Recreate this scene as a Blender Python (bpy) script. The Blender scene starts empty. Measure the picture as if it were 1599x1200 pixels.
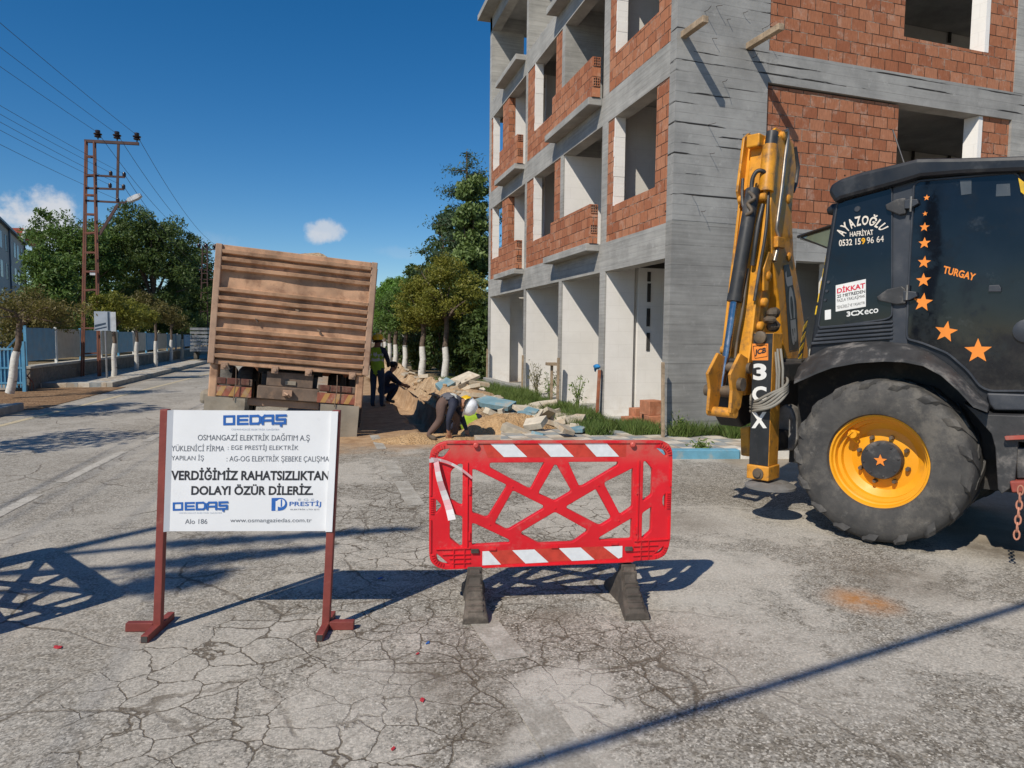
import bpy, bmesh, math, random
import numpy as np
from mathutils import Vector, Matrix
random.seed(7); rng = np.random.default_rng(7)
sc = bpy.context.scene
C = bpy.context.scene.collection
R_ = math.radians
# ------------------------------------------------------------------ camera
F, CX, CY, CAMH = 1080.0, 799.5, 600.0, 1.65
def _n(v): return v / np.linalg.norm(v)
_v1 = np.array([506 - CX, 521 - CY, F]); _v2 = np.array([1506 - CX, 531.9 - CY, F])
_Y = _n(_v1); _Z = _n(np.cross(_v1, _v2)); _Z = -_Z if _Z[1] > 0 else _Z; _X = np.cross(_Y, _Z)
RM = np.array([_X, _Y, _Z])
cam = bpy.data.cameras.new('camera'); camo = bpy.data.objects.new('camera', cam); C.objects.link(camo)
cam.sensor_width = 36; cam.lens = 36 * F / 1599; cam.clip_start = .05; cam.clip_end = 2000
mw = Matrix.Identity(4)
for i in range(3):
    mw[i][0] = RM[i][0]; mw[i][1] = -RM[i][1]; mw[i][2] = -RM[i][2]
mw[2][3] = CAMH
camo.matrix_world = mw; sc.camera = camo
# ------------------------------------------------------------------ sky, sun, exposure
SUN_AZ, SUN_EL = 48.5, 45.5          # direction the light travels, from +Y towards +X
sun = bpy.data.lights.new('sun', 'SUN'); suno = bpy.data.objects.new('sun', sun); C.objects.link(suno)
sun.energy = 4.3; sun.angle = R_(.53); sun.color = (1, .92, .80)
ld = Vector((math.sin(R_(SUN_AZ)) * math.cos(R_(SUN_EL)), math.cos(R_(SUN_AZ)) * math.cos(R_(SUN_EL)), -math.sin(R_(SUN_EL))))
suno.rotation_euler = ld.to_track_quat('-Z', 'Y').to_euler(); suno.location = (-20, -20, 30)
sc.view_settings.view_transform = 'Standard'; sc.view_settings.look = 'None'
sc.view_settings.exposure = 0.0; sc.view_settings.gamma = 1.0
wd = bpy.data.worlds.new('World'); sc.world = wd; wd.use_nodes = True
nt = wd.node_tree; N = nt.nodes; L = nt.links
bg = N['Background']; bg.inputs['Strength'].default_value = .115
sky = N.new('ShaderNodeTexSky'); sky.sky_type = 'NISHITA'; sky.sun_disc = False
sky.sun_elevation = R_(SUN_EL); sky.sun_rotation = R_(180 + SUN_AZ)
sky.altitude = 1000; sky.air_density = 1.0; sky.dust_density = .15; sky.ozone_density = 3.2
hs = N.new('ShaderNodeHueSaturation'); hs.inputs['Saturation'].default_value = 1.36; hs.inputs['Value'].default_value = .86; hs.inputs['Hue'].default_value = .5
L.new(sky.outputs[0], hs.inputs['Color'])
def wdir(px, py):
    return _n(RM @ np.array([px - CX, py - CY, F]))
tc = N.new('ShaderNodeTexCoord')
nz = N.new('ShaderNodeTexNoise'); nz.inputs['Scale'].default_value = 26; nz.inputs['Detail'].default_value = 7; nz.inputs['Roughness'].default_value = .62
L.new(tc.outputs['Generated'], nz.inputs['Vector'])
cur = hs.outputs[0]
for (px, py, rx, ry, amt) in ((66, 335, 56, 42, .95), (30, 347, 40, 20, .85), (95, 352, 30, 18, .7), (78, 405, 62, 50, .45), (512, 363, 40, 22, .75), (496, 372, 30, 12, .5), (300, 385, 80, 26, .12), (620, 395, 60, 12, .10)):
    d = wdir(px, py); up = np.array([0, 0, 1.0]); t = _n(np.cross(d, up)); u = np.cross(t, d)
    sub = N.new('ShaderNodeVectorMath'); sub.operation = 'SUBTRACT'; sub.inputs[1].default_value = tuple(d); L.new(tc.outputs['Generated'], sub.inputs[0])
    acc = None
    for ax, r in ((t, rx / F), (u, ry / F)):
        dt = N.new('ShaderNodeVectorMath'); dt.operation = 'DOT_PRODUCT'; dt.inputs[1].default_value = tuple(ax / r); L.new(sub.outputs[0], dt.inputs[0])
        sq = N.new('ShaderNodeMath'); sq.operation = 'MULTIPLY'; L.new(dt.outputs['Value'], sq.inputs[0]); L.new(dt.outputs['Value'], sq.inputs[1])
        if acc is None: acc = sq.outputs[0]
        else:
            ad = N.new('ShaderNodeMath'); ad.operation = 'ADD'; L.new(acc, ad.inputs[0]); L.new(sq.outputs[0], ad.inputs[1]); acc = ad.outputs[0]
    dd = N.new('ShaderNodeVectorMath'); dd.operation = 'DOT_PRODUCT'; dd.inputs[1].default_value = tuple(d); L.new(tc.outputs['Generated'], dd.inputs[0])
    gt = N.new('ShaderNodeMath'); gt.operation = 'GREATER_THAN'; gt.inputs[1].default_value = .7; L.new(dd.outputs['Value'], gt.inputs[0])
    # density = noise*1.6 - radius^2*.55
    m1 = N.new('ShaderNodeMath'); m1.operation = 'MULTIPLY_ADD'; m1.inputs[1].default_value = -.34; m1.inputs[2].default_value = .06; L.new(acc, m1.inputs[0])
    a2 = N.new('ShaderNodeMath'); a2.operation = 'ADD'; L.new(m1.outputs[0], a2.inputs[0]); L.new(nz.outputs['Fac'], a2.inputs[1])
    mr = N.new('ShaderNodeMapRange'); mr.interpolation_type = 'SMOOTHSTEP'; mr.inputs['From Min'].default_value = .30; mr.inputs['From Max'].default_value = .62; mr.inputs['To Max'].default_value = amt
    L.new(a2.outputs[0], mr.inputs['Value'])
    mm = N.new('ShaderNodeMath'); mm.operation = 'MULTIPLY'; L.new(mr.outputs[0], mm.inputs[0]); L.new(gt.outputs[0], mm.inputs[1])
    mx = N.new('ShaderNodeMixRGB'); mx.inputs['Color2'].default_value = (5.6, 5.8, 6.2, 1)
    L.new(mm.outputs[0], mx.inputs['Fac']); L.new(cur, mx.inputs['Color1']); cur = mx.outputs[0]
L.new(cur, bg.inputs['Color'])
sc.cycles.max_bounces = 6; sc.cycles.transparent_max_bounces = 6
sc.cycles.use_denoising = True
try: sc.cycles.denoiser = 'OPENIMAGEDENOISE'
except Exception: pass
# ------------------------------------------------------------------ pixel -> world (places measured on the photograph)
ORG = np.array([0, 0, CAMH])
def ray(px, py): return RM @ np.array([px - CX, py - CY, F])
def G(px, py, z=0.0):
    d = ray(px, py); return ORG + d * (z - CAMH) / d[2]
def onY(px, py, Y): d = ray(px, py); return ORG + d * Y / d[1]
def onX(px, py, X): d = ray(px, py); return ORG + d * X / d[0]
def onP(px, py, p0, n):
    d = ray(px, py); return ORG + d * np.dot(np.array(p0) - ORG, n) / np.dot(d, n)
# ------------------------------------------------------------------ materials
MATS = {}
class NB:
    def __init__(s, name):
        s.m = bpy.data.materials.new(name); s.m.use_nodes = True
        s.t = s.m.node_tree; s.b = s.t.nodes['Principled BSDF']; MATS[name] = s.m
        s._pos = None
    def new(s, k, **kw):
        n = s.t.nodes.new('ShaderNode' + k)
        for a, v in kw.items():
            setattr(n, a, v)
        return n
    def lk(s, a, b): s.t.links.new(a, b)
    def put(s, sock, v):
        if hasattr(v, 'is_output') or isinstance(v, bpy.types.NodeSocket): s.lk(v, sock)
        else:
            if isinstance(v, tuple) and len(v) == 3 and sock.type == 'RGBA': v = v + (1,)
            sock.default_value = v
    def pos(s, obj=False):
        if obj:
            return s.new('TexCoord').outputs['Object']
        if s._pos is None: s._pos = s.new('NewGeometry').outputs['Position']
        return s._pos
    def noise(s, scale, detail=4, rough=.55, vec=None, dist=0.0, col=False):
        n = s.new('TexNoise'); n.inputs['Scale'].default_value = scale; n.inputs['Detail'].default_value = detail
        n.inputs['Roughness'].default_value = rough; n.inputs['Distortion'].default_value = dist
        s.lk(vec if vec is not None else s.pos(), n.inputs['Vector']); return n.outputs['Color' if col else 'Fac']
    def voro(s, scale, feature='F1', out='Distance', vec=None, rnd=1.0):
        n = s.new('TexVoronoi', feature=feature); n.inputs['Scale'].default_value = scale; n.inputs['Randomness'].default_value = rnd
        s.lk(vec if vec is not None else s.pos(), n.inputs['Vector']); return n.outputs[out]
    def math(s, op, a, b=0.0, c=None):
        n = s.new('Math', operation=op); s.put(n.inputs[0], a); s.put(n.inputs[1], b)
        if c is not None: s.put(n.inputs[2], c)
        return n.outputs[0]
    def vmath(s, op, a, b=(0, 0, 0)):
        n = s.new('VectorMath', operation=op); s.put(n.inputs[0], a); s.put(n.inputs[1], b)
        return n.outputs['Value' if op in ('DISTANCE', 'DOT_PRODUCT', 'LENGTH') else 'Vector']
    def rng(s, v, a, b, c=0.0, d=1.0, smooth=True):
        n = s.new('MapRange'); n.interpolation_type = 'SMOOTHSTEP' if smooth else 'LINEAR'
        s.put(n.inputs['Value'], v)
        for k, x in zip(('From Min', 'From Max', 'To Min', 'To Max'), (a, b, c, d)): n.inputs[k].default_value = x
        return n.outputs[0]
    def mix(s, f, a, b, mode='MIX'):
        n = s.new('MixRGB', blend_type=mode); s.put(n.inputs['Fac'], f); s.put(n.inputs['Color1'], a); s.put(n.inputs['Color2'], b)
        return n.outputs[0]
    def bump(s, h, strength=.3, dist=.01, prev=None):
        n = s.new('Bump'); n.inputs['Strength'].default_value = strength; n.inputs['Distance'].default_value = dist
        s.put(n.inputs['Height'], h)
        if prev is not None: s.lk(prev, n.inputs['Normal'])
        s.lk(n.outputs[0], s.b.inputs['Normal']); return n.outputs[0]
    def out(s, col=None, rough=None, metal=None, spec=None):
        if col is not None: s.put(s.b.inputs['Base Color'], col)
        if rough is not None: s.put(s.b.inputs['Roughness'], rough)
        if metal is not None: s.put(s.b.inputs['Metallic'], metal)
        if spec is not None: s.b.inputs['Specular IOR Level'].default_value = spec
        return s.m
def mul(c, k): return tuple(min(1, x * k) for x in c[:3])
def mat(name, col, rough=.7, metal=0.0, var=.15, scale=4.0, dirt=None, damt=.5, dscale=3.0, dthr=.5, bump=0.0, bscale=60.0, spec=.5):
    b = NB(name); P = b.pos(True)
    c = b.mix(b.rng(b.noise(scale, 5, .6, P), .3, .7), mul(col, 1 - var), mul(col, 1 + var))
    if dirt is not None:
        f = b.math('MULTIPLY', b.rng(b.noise(dscale, 8, .68, P), dthr, dthr + .18), damt)
        c = b.mix(f, c, dirt)
    if bump: b.bump(b.noise(bscale, 4, .6, P), bump, .01)
    return b.out(c, b.rng(b.noise(scale * 2, 4, .6, P), .3, .7, max(0, rough - .08), min(1, rough + .08)), metal, spec)
# ------------------------------------------------------------------ mesh builder
class MB:
    def __init__(s): s.v = []; s.f = []; s.mi = []
    def add(s, vs, fs, m=0):
        o = len(s.v); s.v.extend([tuple(map(float, p)) for p in vs]); s.f.extend([tuple(i + o for i in f) for f in fs]); s.mi.extend([m] * len(fs)); return s
    def box(s, a, b, m=0, T=None):
        (x0, y0, z0), (x1, y1, z1) = a, b
        vs = [(x0, y0, z0), (x1, y0, z0), (x1, y1, z0), (x0, y1, z0), (x0, y0, z1), (x1, y0, z1), (x1, y1, z1), (x0, y1, z1)]
        if T is not None: vs = [T @ Vector(p) for p in vs]
        return s.add(vs, [(0, 3, 2, 1), (4, 5, 6, 7), (0, 1, 5, 4), (1, 2, 6, 5), (2, 3, 7, 6), (3, 0, 4, 7)], m)
    def quad(s, a, b, c, d, m=0): return s.add([a, b, c, d], [(0, 1, 2, 3)], m)
    def loft(s, rings, m=0, closed=True, caps=True):
        n = len(rings[0]); vs = [p for r in rings for p in r]; fs = []
        for i in range(len(rings) - 1):
            for j in range(n if closed else n - 1):
                k = (j + 1) % n; fs.append((i * n + j, i * n + k, (i + 1) * n + k, (i + 1) * n + j))
        if caps and closed:
            fs.append(tuple(range(n - 1, -1, -1))); fs.append(tuple((len(rings) - 1) * n + j for j in range(n)))
        return s.add(vs, fs, m)
    def prism(s, poly, fn, d0, d1, m=0):
        """poly: 2D points; fn(u, v, d) -> 3D"""
        r0 = [fn(u, v, d0) for u, v in poly]; r1 = [fn(u, v, d1) for u, v in poly]
        return s.loft([r0, r1], m)
    def tube(s, pts, r, n=8, m=0, caps=True):
        pts = [Vector(p) for p in pts]; rs = r if isinstance(r, (list, tuple)) else [r] * len(pts)
        rings = []; up = None
        for i, p in enumerate(pts):
            t = (pts[min(i + 1, len(pts) - 1)] - pts[max(i - 1, 0)])
            if t.length < 1e-9: t = Vector((0, 0, 1))
            t.normalize()
            if up is None:
                up = Vector((0, 0, 1)) if abs(t.z) < .9 else Vector((1, 0, 0))
            x = up - t * up.dot(t)
            if x.length < 1e-6: x = t.orthogonal()
            x.normalize(); y = t.cross(x); up = x
            rings.append([p + (x * math.cos(a) + y * math.sin(a)) * rs[i] for a in [2 * math.pi * k / n for k in range(n)]])
        return s.loft(rings, m, True, caps)
    def bar(s, p, q, w, h, m=0, up=(0, 0, 1)):
        p, q = Vector(p), Vector(q); t = (q - p).normalized(); u = Vector(up)
        if abs(t.dot(u)) > .98: u = Vector((1, 0, 0))
        x = t.cross(u).normalized(); y = x.cross(t)
        rs = [[c + x * (a * w / 2) + y * (b * h / 2) for a, b in ((-1, -1), (1, -1), (1, 1), (-1, 1))] for c in (p, q)]
        return s.loft(rs, m)
    def lathe(s, prof, c, ax=(0, 0, 1), n=24, m=0, caps=True):
        a = Vector(ax).normalized(); x = a.orthogonal().normalized(); y = a.cross(x); c = Vector(c)
        rings = [[c + a * h + (x * math.cos(2 * math.pi * k / n) + y * math.sin(2 * math.pi * k / n)) * max(r, 1e-4) for k in range(n)] for r, h in prof]
        return s.loft(rings, m, True, caps)
    def ellipsoid(s, c, r, n=12, k=8, m=0, jit=0.0):
        rings = []
        for i in range(1, k):
            t = math.pi * i / k
            rings.append([(c[0] + r[0] * math.sin(t) * math.cos(2 * math.pi * j / n) * (1 + random.uniform(-jit, jit)), c[1] + r[1] * math.sin(t) * math.sin(2 * math.pi * j / n) * (1 + random.uniform(-jit, jit)), c[2] - r[2] * math.cos(t) * (1 + random.uniform(-jit, jit))) for j in range(n)])
        return s.loft(rings, m)
    def build(s, name, mats, parent=None, off=None, smooth=0, bevel=0.0, T=None):
        me = bpy.data.meshes.new(name)
        vs = s.v
        if T is not None: vs = [tuple(T @ Vector(p)) for p in vs]
        if off is not None: vs = [(p[0] - off[0], p[1] - off[1], p[2] - off[2]) for p in vs]
        me.from_pydata(vs, [], s.f); me.validate()
        for m in (mats if isinstance(mats, (list, tuple)) else [mats]): me.materials.append(MATS[m] if isinstance(m, str) else m)
        if len(me.polygons) == len(s.mi): me.polygons.foreach_set('material_index', s.mi)
        bm = bmesh.new(); bm.from_mesh(me); bmesh.ops.recalc_face_normals(bm, faces=bm.faces)
        bm.to_mesh(me); bm.free()
        if smooth:
            me.polygons.foreach_set('use_smooth', [True] * len(me.polygons)); me.set_sharp_from_angle(angle=R_(smooth))
        me.update()
        o = bpy.data.objects.new(name, me); C.objects.link(o)
        if parent is not None: o.parent = parent
        if bevel:
            bv = o.modifiers.new('bevel', 'BEVEL'); bv.width = bevel; bv.segments = 2; bv.limit_method = 'ANGLE'; bv.angle_limit = R_(40)
        return o
def tag(o, label=None, cat=None, group=None, kind=None):
    if label: o['label'] = label
    if cat: o['category'] = cat
    if group: o['group'] = group
    if kind: o['kind'] = kind
    elif cat: o['kind'] = 'thing'
    return o
def thing(name, label, cat, loc=(0, 0, 0), rot=(0, 0, 0), group=None):
    o = bpy.data.objects.new(name, None); C.objects.link(o); o.empty_display_size = .2
    o.location = loc; o.rotation_euler = rot
    return tag(o, label, cat, group)
def dup(root, loc=None, rot=None, label=None, group=None, scale=None):
    r = root.copy(); C.objects.link(r)
    if loc is not None: r.location = loc
    if rot is not None: r.rotation_euler = rot
    if scale is not None: r.scale = scale
    if label: r['label'] = label
    if group: r['group'] = group
    for ch in list(root.children):
        c = ch.copy(); C.objects.link(c); c.parent = r
        for g in ch.children:
            d = g.copy(); C.objects.link(d); d.parent = c
    return r
FONT = None
from mathutils import geometry as mgeo
def glyphs(body, bold=0.0, shear=0.0, spacing=1.0):
    """outline lettering: every contour thickened by bold, then filled with the counters that lie in it"""
    cu = bpy.data.curves.new('t', 'FONT'); cu.body = body
    if FONT is not None: cu.font = FONT
    cu.size = 1; cu.shear = shear; cu.space_character = spacing; cu.resolution_u = 3
    o = bpy.data.objects.new('t', cu); C.objects.link(o)
    dg = bpy.context.evaluated_depsgraph_get(); dg.update()
    oe = o.evaluated_get(dg)
    if '4' in body:                   # this figure's outline touches itself: take Blender's own filled shape
        me = bpy.data.meshes.new_from_object(oe); vs = np.array([v.co[:] for v in me.vertices]); fs = [tuple(p.vertices) for p in me.polygons]
        bpy.data.objects.remove(o); bpy.data.curves.remove(cu); bpy.data.meshes.remove(me); return vs, fs
    cv = oe.to_curve(dg); loops = []
    for sp in cv.splines:
        pts = []
        if sp.type == 'BEZIER':
            bp = sp.bezier_points; n = len(bp)
            for i in range(n):
                p, q = bp[i], bp[(i + 1) % n]
                st = (p.handle_right - p.co).length < 1e-6 and (q.handle_left - q.co).length < 1e-6
                seg = [p.co] if st else mgeo.interpolate_bezier(p.co, p.handle_right, q.handle_left, q.co, 5)[:-1]
                pts += [Vector((s[0], s[1], 0)) for s in seg]
        else: pts = [Vector((q.co[0], q.co[1], 0)) for q in sp.points]
        cl = [q for i, q in enumerate(pts) if (q - pts[i - 1]).length > 1e-5]
        if len(cl) > 2: loops.append(cl)
    oe.to_curve_clear(); bpy.data.objects.remove(o); bpy.data.curves.remove(cu)
    area = lambda l: sum(l[i - 1].x * l[i].y - l[i].x * l[i - 1].y for i in range(len(l))) / 2
    def inside(pt, l):
        c = False
        for i in range(len(l)):
            a, b_ = l[i - 1], l[i]
            if (a.y > pt.y) != (b_.y > pt.y) and pt.x < (b_.x - a.x) * (pt.y - a.y) / (b_.y - a.y) + a.x: c = not c
        return c
    bb = [(min(p.x for p in l), max(p.x for p in l), min(p.y for p in l), max(p.y for p in l)) for l in loops]
    hole = [sum(1 for j, m in enumerate(loops) if j != k and bb[j][0] <= bb[k][0] and bb[j][1] >= bb[k][1] and inside(l[0], m)) % 2 == 1 for k, l in enumerate(loops)]
    if bold > 0:
        for k, l in enumerate(loops):
            new = []; sg = (1 if area(l) > 0 else -1) * (-1 if hole[k] else 1)
            for i in range(len(l)):
                d0 = (l[i] - l[i - 1]).normalized(); d1 = (l[(i + 1) % len(l)] - l[i]).normalized(); n0 = Vector((d0.y, -d0.x, 0)) * sg; n1 = Vector((d1.y, -d1.x, 0)) * sg
                m = n0 + n1
                if m.length < 1e-3: m = n0.copy()
                m.normalize(); new.append(l[i] + m * (bold / max(.5, m.dot(n0))))
            loops[k] = new
    vs = []; fs = []; used = set()
    for k, l in enumerate(loops):
        if hole[k]: continue
        grp = [l] + [h for j, h in enumerate(loops) if hole[j] and inside(h[0], l)]
        flat = [q for g_ in grp for q in g_]; o0 = len(vs); vs += [tuple(q) for q in flat]
        fs += [tuple(i + o0 for i in t) for t in mgeo.tessellate_polygon(grp)]
    return np.array(vs), fs
def text(mb, body, fn, u0, v0, u1, v1, bold=0.0, shear=0.0, m=0, spacing=1.0):
    """lay lettering in the box (u0,v0)-(u1,v1) of the surface fn(u, v) -> 3D"""
    vs, fs = glyphs(body, bold, shear, spacing)
    lo, hi = vs.min(0), vs.max(0); w = max(hi[0] - lo[0], 1e-6); h = max(hi[1] - lo[1], 1e-6)
    mb.add([fn(u0 + (p[0] - lo[0]) / w * (u1 - u0), v0 + (p[1] - lo[1]) / h * (v1 - v0)) for p in vs], fs, m)
def star_pts(r, rot=90, k=.42):
    return [((r if i % 2 == 0 else r * k) * math.cos(R_(rot + 36 * i)), (r if i % 2 == 0 else r * k) * math.sin(R_(rot + 36 * i))) for i in range(10)]
def grid_mesh(name, xs, ys, zf, m, smooth=True):
    nx, ny = len(xs), len(ys); X, Y = np.meshgrid(xs, ys); Z = zf(X, Y)
    vs = np.stack([X, Y, Z], -1).reshape(-1, 3)
    i = np.arange(nx * ny).reshape(ny, nx)
    fs = np.stack([i[:-1, :-1], i[:-1, 1:], i[1:, 1:], i[1:, :-1]], -1).reshape(-1, 4)
    me = bpy.data.meshes.new(name); me.from_pydata(vs.tolist(), [], fs.tolist())
    me.polygons.foreach_set('use_smooth', [smooth] * len(me.polygons)); me.materials.append(MATS[m]); me.update()
    o = bpy.data.objects.new(name, me); C.objects.link(o); return o
# cheap lattice noise for terrain and heaps
_tab = rng.random((64, 64))
def vnoise(x, y, s=1.0):
    x = np.asarray(x) * s; y = np.asarray(y) * s; xi = np.floor(x).astype(int); yi = np.floor(y).astype(int)
    fx = x - xi; fy = y - yi; fx = fx * fx * (3 - 2 * fx); fy = fy * fy * (3 - 2 * fy)
    t = lambda a, b: _tab[a % 64, b % 64]
    return (t(xi, yi) * (1 - fx) + t(xi + 1, yi) * fx) * (1 - fy) + (t(xi, yi + 1) * (1 - fx) + t(xi + 1, yi + 1) * fx) * fy
def fbm(x, y, s=1.0, o=4):
    r = 0; a = .5
    for k in range(o): r = r + a * vnoise(np.asarray(x) + 17 * k, np.asarray(y) - 9 * k, s * 2 ** k); a *= .5
    return r
# ------------------------------------------------------------------ setting materials
def m_asphalt():
    b = NB('asphalt'); P = b.pos()
    big = b.noise(.55, 8, .66, P, .6); mid = b.noise(2.3, 6, .65, P)
    xy = b.new('SeparateXYZ'); b.lk(P, xy.inputs[0]); x, y = xy.outputs[0], xy.outputs[1]
    patch = b.rng(b.math('ADD', b.math('ADD', b.math('MULTIPLY', big, .62), b.math('MULTIPLY', mid, .22)), b.math('MULTIPLY', b.noise(17, 6, .75, P), .16)), .498, .530)
    light = b.mix(b.rng(b.noise(5, 6, .7, P), .3, .7), (.385, .346, .288), (.50, .458, .392))
    dark = b.mix(b.rng(b.noise(9, 6, .7, P), .3, .7), (.14, .122, .096), (.225, .20, .16))
    st = b.voro(105, 'F1', 'Color', P); sv = b.new('SeparateColor'); b.lk(st, sv.inputs[0])
    dark = b.mix(b.math('MULTIPLY', b.rng(sv.outputs[1], .66, .74), .8), dark, b.mix(sv.outputs[2], (.34, .31, .26), (.50, .47, .41)))
    c = b.mix(patch, dark, light)
    # road on the left is a little darker and greyer, evenly worn by traffic
    lane = b.math('MULTIPLY', b.rng(x, -1.2, .6, 1, 0), .55)
    c = b.mix(lane, c, b.mix(b.rng(b.noise(1.2, 7, .7, P), .35, .65), (.275, .249, .206), (.375, .342, .29)))
    # broken lighter skin against exposed stone: ragged edge at small scale
    rag = b.rng(b.math('ADD', b.noise(14, 5, .7, P), b.math('MULTIPLY', big, .8)), .78, .92)
    c = b.mix(b.math('MULTIPLY', rag, .5), c, (.41, .385, .335))
    # aggregate
    stone = b.rng(sv.outputs[0], 0, 1, .60, 1.42, False)
    stone = b.mix(b.rng(b.math('SUBTRACT', 1, patch), 0, 1, .55, 1), (1, 1, 1), stone)
    c = b.mix(1.0, c, stone, 'MULTIPLY')
    grit = b.rng(b.noise(60, 3, .7, P), .25, .75, .78, 1.22); c = b.mix(1.0, c, grit, 'MULTIPLY')
    pit = b.rng(b.noise(38, 4, .75, P), .60, .70); c = b.mix(b.math('MULTIPLY', pit, .55), c, (.08, .07, .055))
    # crocodile cracking
    wob = b.vmath('SCALE', b.vmath('SUBTRACT', b.noise(3.2, 5, .6, P, col=True), (.5, .5, .5)))
    wob.node.inputs['Scale'].default_value = .16
    Pw = b.vmath('ADD', P, wob)
    wob2 = b.vmath('SUBTRACT', b.noise(2.6, 6, .65, P, col=True), (.5, .5, .5))
    near = None
    for (px, py, r0, r1) in ((-.1, 3.3, .6, 1.3), (.6, 3.5, .5, 1.0), (1.3, 5.8, .5, 1.9), (-.5, 2.5, .3, 1.0), (.4, 6.9, .2, 1.1), (1.45, 3.15, .25, .6)):
        d = b.rng(b.vmath('DISTANCE', P, (px, py, 0)), r0, r1, 1, 0)
        near = d if near is None else b.math('MAXIMUM', near, d)
    e1 = b.voro(4.6, 'DISTANCE_TO_EDGE', 'Distance', Pw)
    wv = b.rng(b.noise(1.7, 3, .6, P), .28, .72, .008, .040)
    e1 = b.math('ADD', e1, b.math('MULTIPLY', b.math('SUBTRACT', b.noise(34, 4, .7, P), .5), .05))
    k1 = b.math('MULTIPLY', b.rng(b.math('DIVIDE', e1, wv), .25, 1.0, 1, 0), b.rng(b.math('ADD', near, b.math('MULTIPLY', b.noise(2.6, 4, .6, P), .6)), .55, .75))
    e2 = b.voro(1.15, 'DISTANCE_TO_EDGE', 'Distance', b.vmath('ADD', P, b.vmath('SCALE', wob)))
    k2 = b.math('MULTIPLY', b.rng(e2, .003, .014, 1, 0), b.rng(b.noise(.8, 3, .6, P), .40, .58))
    k2 = b.math('MULTIPLY', k2, b.rng(x, 1.9, 2.6, 1, .15))
    crk = b.math('MAXIMUM', k1, b.math('MULTIPLY', k2, .85))
    crk = b.math('MULTIPLY', crk, b.rng(b.noise(20, 4, .7, P), .2, .5, .7, 1))
    c = b.mix(b.math('MULTIPLY', crk, .9), c, b.mix(b.noise(30, 4, .7, P), (.05, .038, .026), (.17, .137, .098)))
    # earth trodden in around the trench
    earth = b.math('MULTIPLY', b.rng(b.math('ADD', y, b.math('MULTIPLY', b.noise(1.1, 5, .6, P), 3)), 10.7, 12.2), b.rng(b.math('ADD', x, b.math('MULTIPLY', b.noise(1.3, 5, .6, P), 1.6)), .2, 1.2))
    earth = b.math('MULTIPLY', earth, b.rng(y, 34, 44, 1, 0))
    c = b.mix(earth, c, b.mix(b.rng(b.noise(4, 6, .7, P), .3, .7), (.30, .185, .10), (.47, .32, .19)))
    # dirt along the kerb on the left and far off road soil
    off = b.math('MAXIMUM', b.rng(b.math('ADD', x, b.math('MULTIPLY', b.noise(.9, 4, .6, P), .8)), -5.6, -5.1, 1, 0), b.rng(x, 5.0, 5.3))
    c = b.mix(b.math('MULTIPLY', off, .8), c, b.mix(b.rng(b.noise(3, 6, .7, P), .3, .7), (.25, .205, .145), (.36, .30, .22)))
    # rust stain, oil, brown film
    g = G(1345, 938)
    rs = b.math('MULTIPLY', b.rng(b.vmath('DISTANCE', b.vmath('ADD', P, b.vmath('SCALE', wob)), tuple(g)), .02, .30, 1, 0), b.rng(b.noise(7, 5, .7, P), .35, .6, .35, .9))
    c = b.mix(rs, c, (.44, .18, .035))
    for (px, py, rad, amt) in ((1400, 905, .55, .55), (1060, 815, .55, .5), (700, 1060, .42, .45), (870, 960, .25, .5), (1560, 860, .45, .8), (780, 1140, .3, .4)):
        g = G(px, py)
        rs = b.math('MULTIPLY', b.rng(b.vmath('DISTANCE', b.vmath('ADD', P, b.vmath('SCALE', wob)), tuple(g)), rad * .25, rad, amt, 0), b.rng(b.noise(5, 5, .7, P), .3, .6, .3, 1))
        c = b.mix(rs, c, (.13, .105, .075))
    for (px, py, rad, amt) in ((895, 1085, .36, .75), (885, 1180, .34, .6), (1110, 960, .5, .45), (1250, 1040, .7, .4), (1130, 880, .5, .4), (560, 1090, .4, .35)):
        g = G(px, py)
        rs = b.math('MULTIPLY', b.rng(b.vmath('DISTANCE', b.vmath('ADD', P, b.vmath('MULTIPLY', wob2, (.6, .6, .6))), tuple(g)), rad * .55, rad, amt, 0), b.rng(b.noise(8, 7, .75, P), .36, .50, .15, 1))
        c = b.mix(rs, c, (.54, .505, .44))
    h = b.math('ADD', b.math('MULTIPLY', b.noise(60, 4, .7, P), .5), b.math('MULTIPLY', sv.outputs[0], .35))
    h = b.math('SUBTRACT', h, b.math('MULTIPLY', crk, 1.6)); h = b.math('ADD', h, b.math('MULTIPLY', patch, .5))
    b.bump(h, .55, .006)
    b.out(c, .86, 0, .3)
m_asphalt()
def m_earth(name, c0, c1, sc_=3.0, lumps=12):
    b = NB(name); P = b.pos()
    c = b.mix(b.rng(b.noise(sc_, 8, .72, P), .32, .68), c0, c1)
    c = b.mix(b.rng(b.noise(lumps * 2, 5, .7, P), .56, .7), c, mul(c0, .6))
    b.bump(b.math('ADD', b.noise(lumps, 6, .7, P), b.math('MULTIPLY', b.voro(lumps * 1.5, 'F1', 'Distance', P), .5)), .9, .05)
    b.out(c, .95, 0, .15)
m_earth('earth', (.36, .235, .135), (.60, .44, .275)); m_earth('sand', (.44, .27, .13), (.62, .42, .23), 5, 18); m_earth('garden_soil', (.16, .12, .07), (.28, .22, .13)); m_earth('brown_soil', (.20, .12, .065), (.33, .21, .12))
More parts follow.
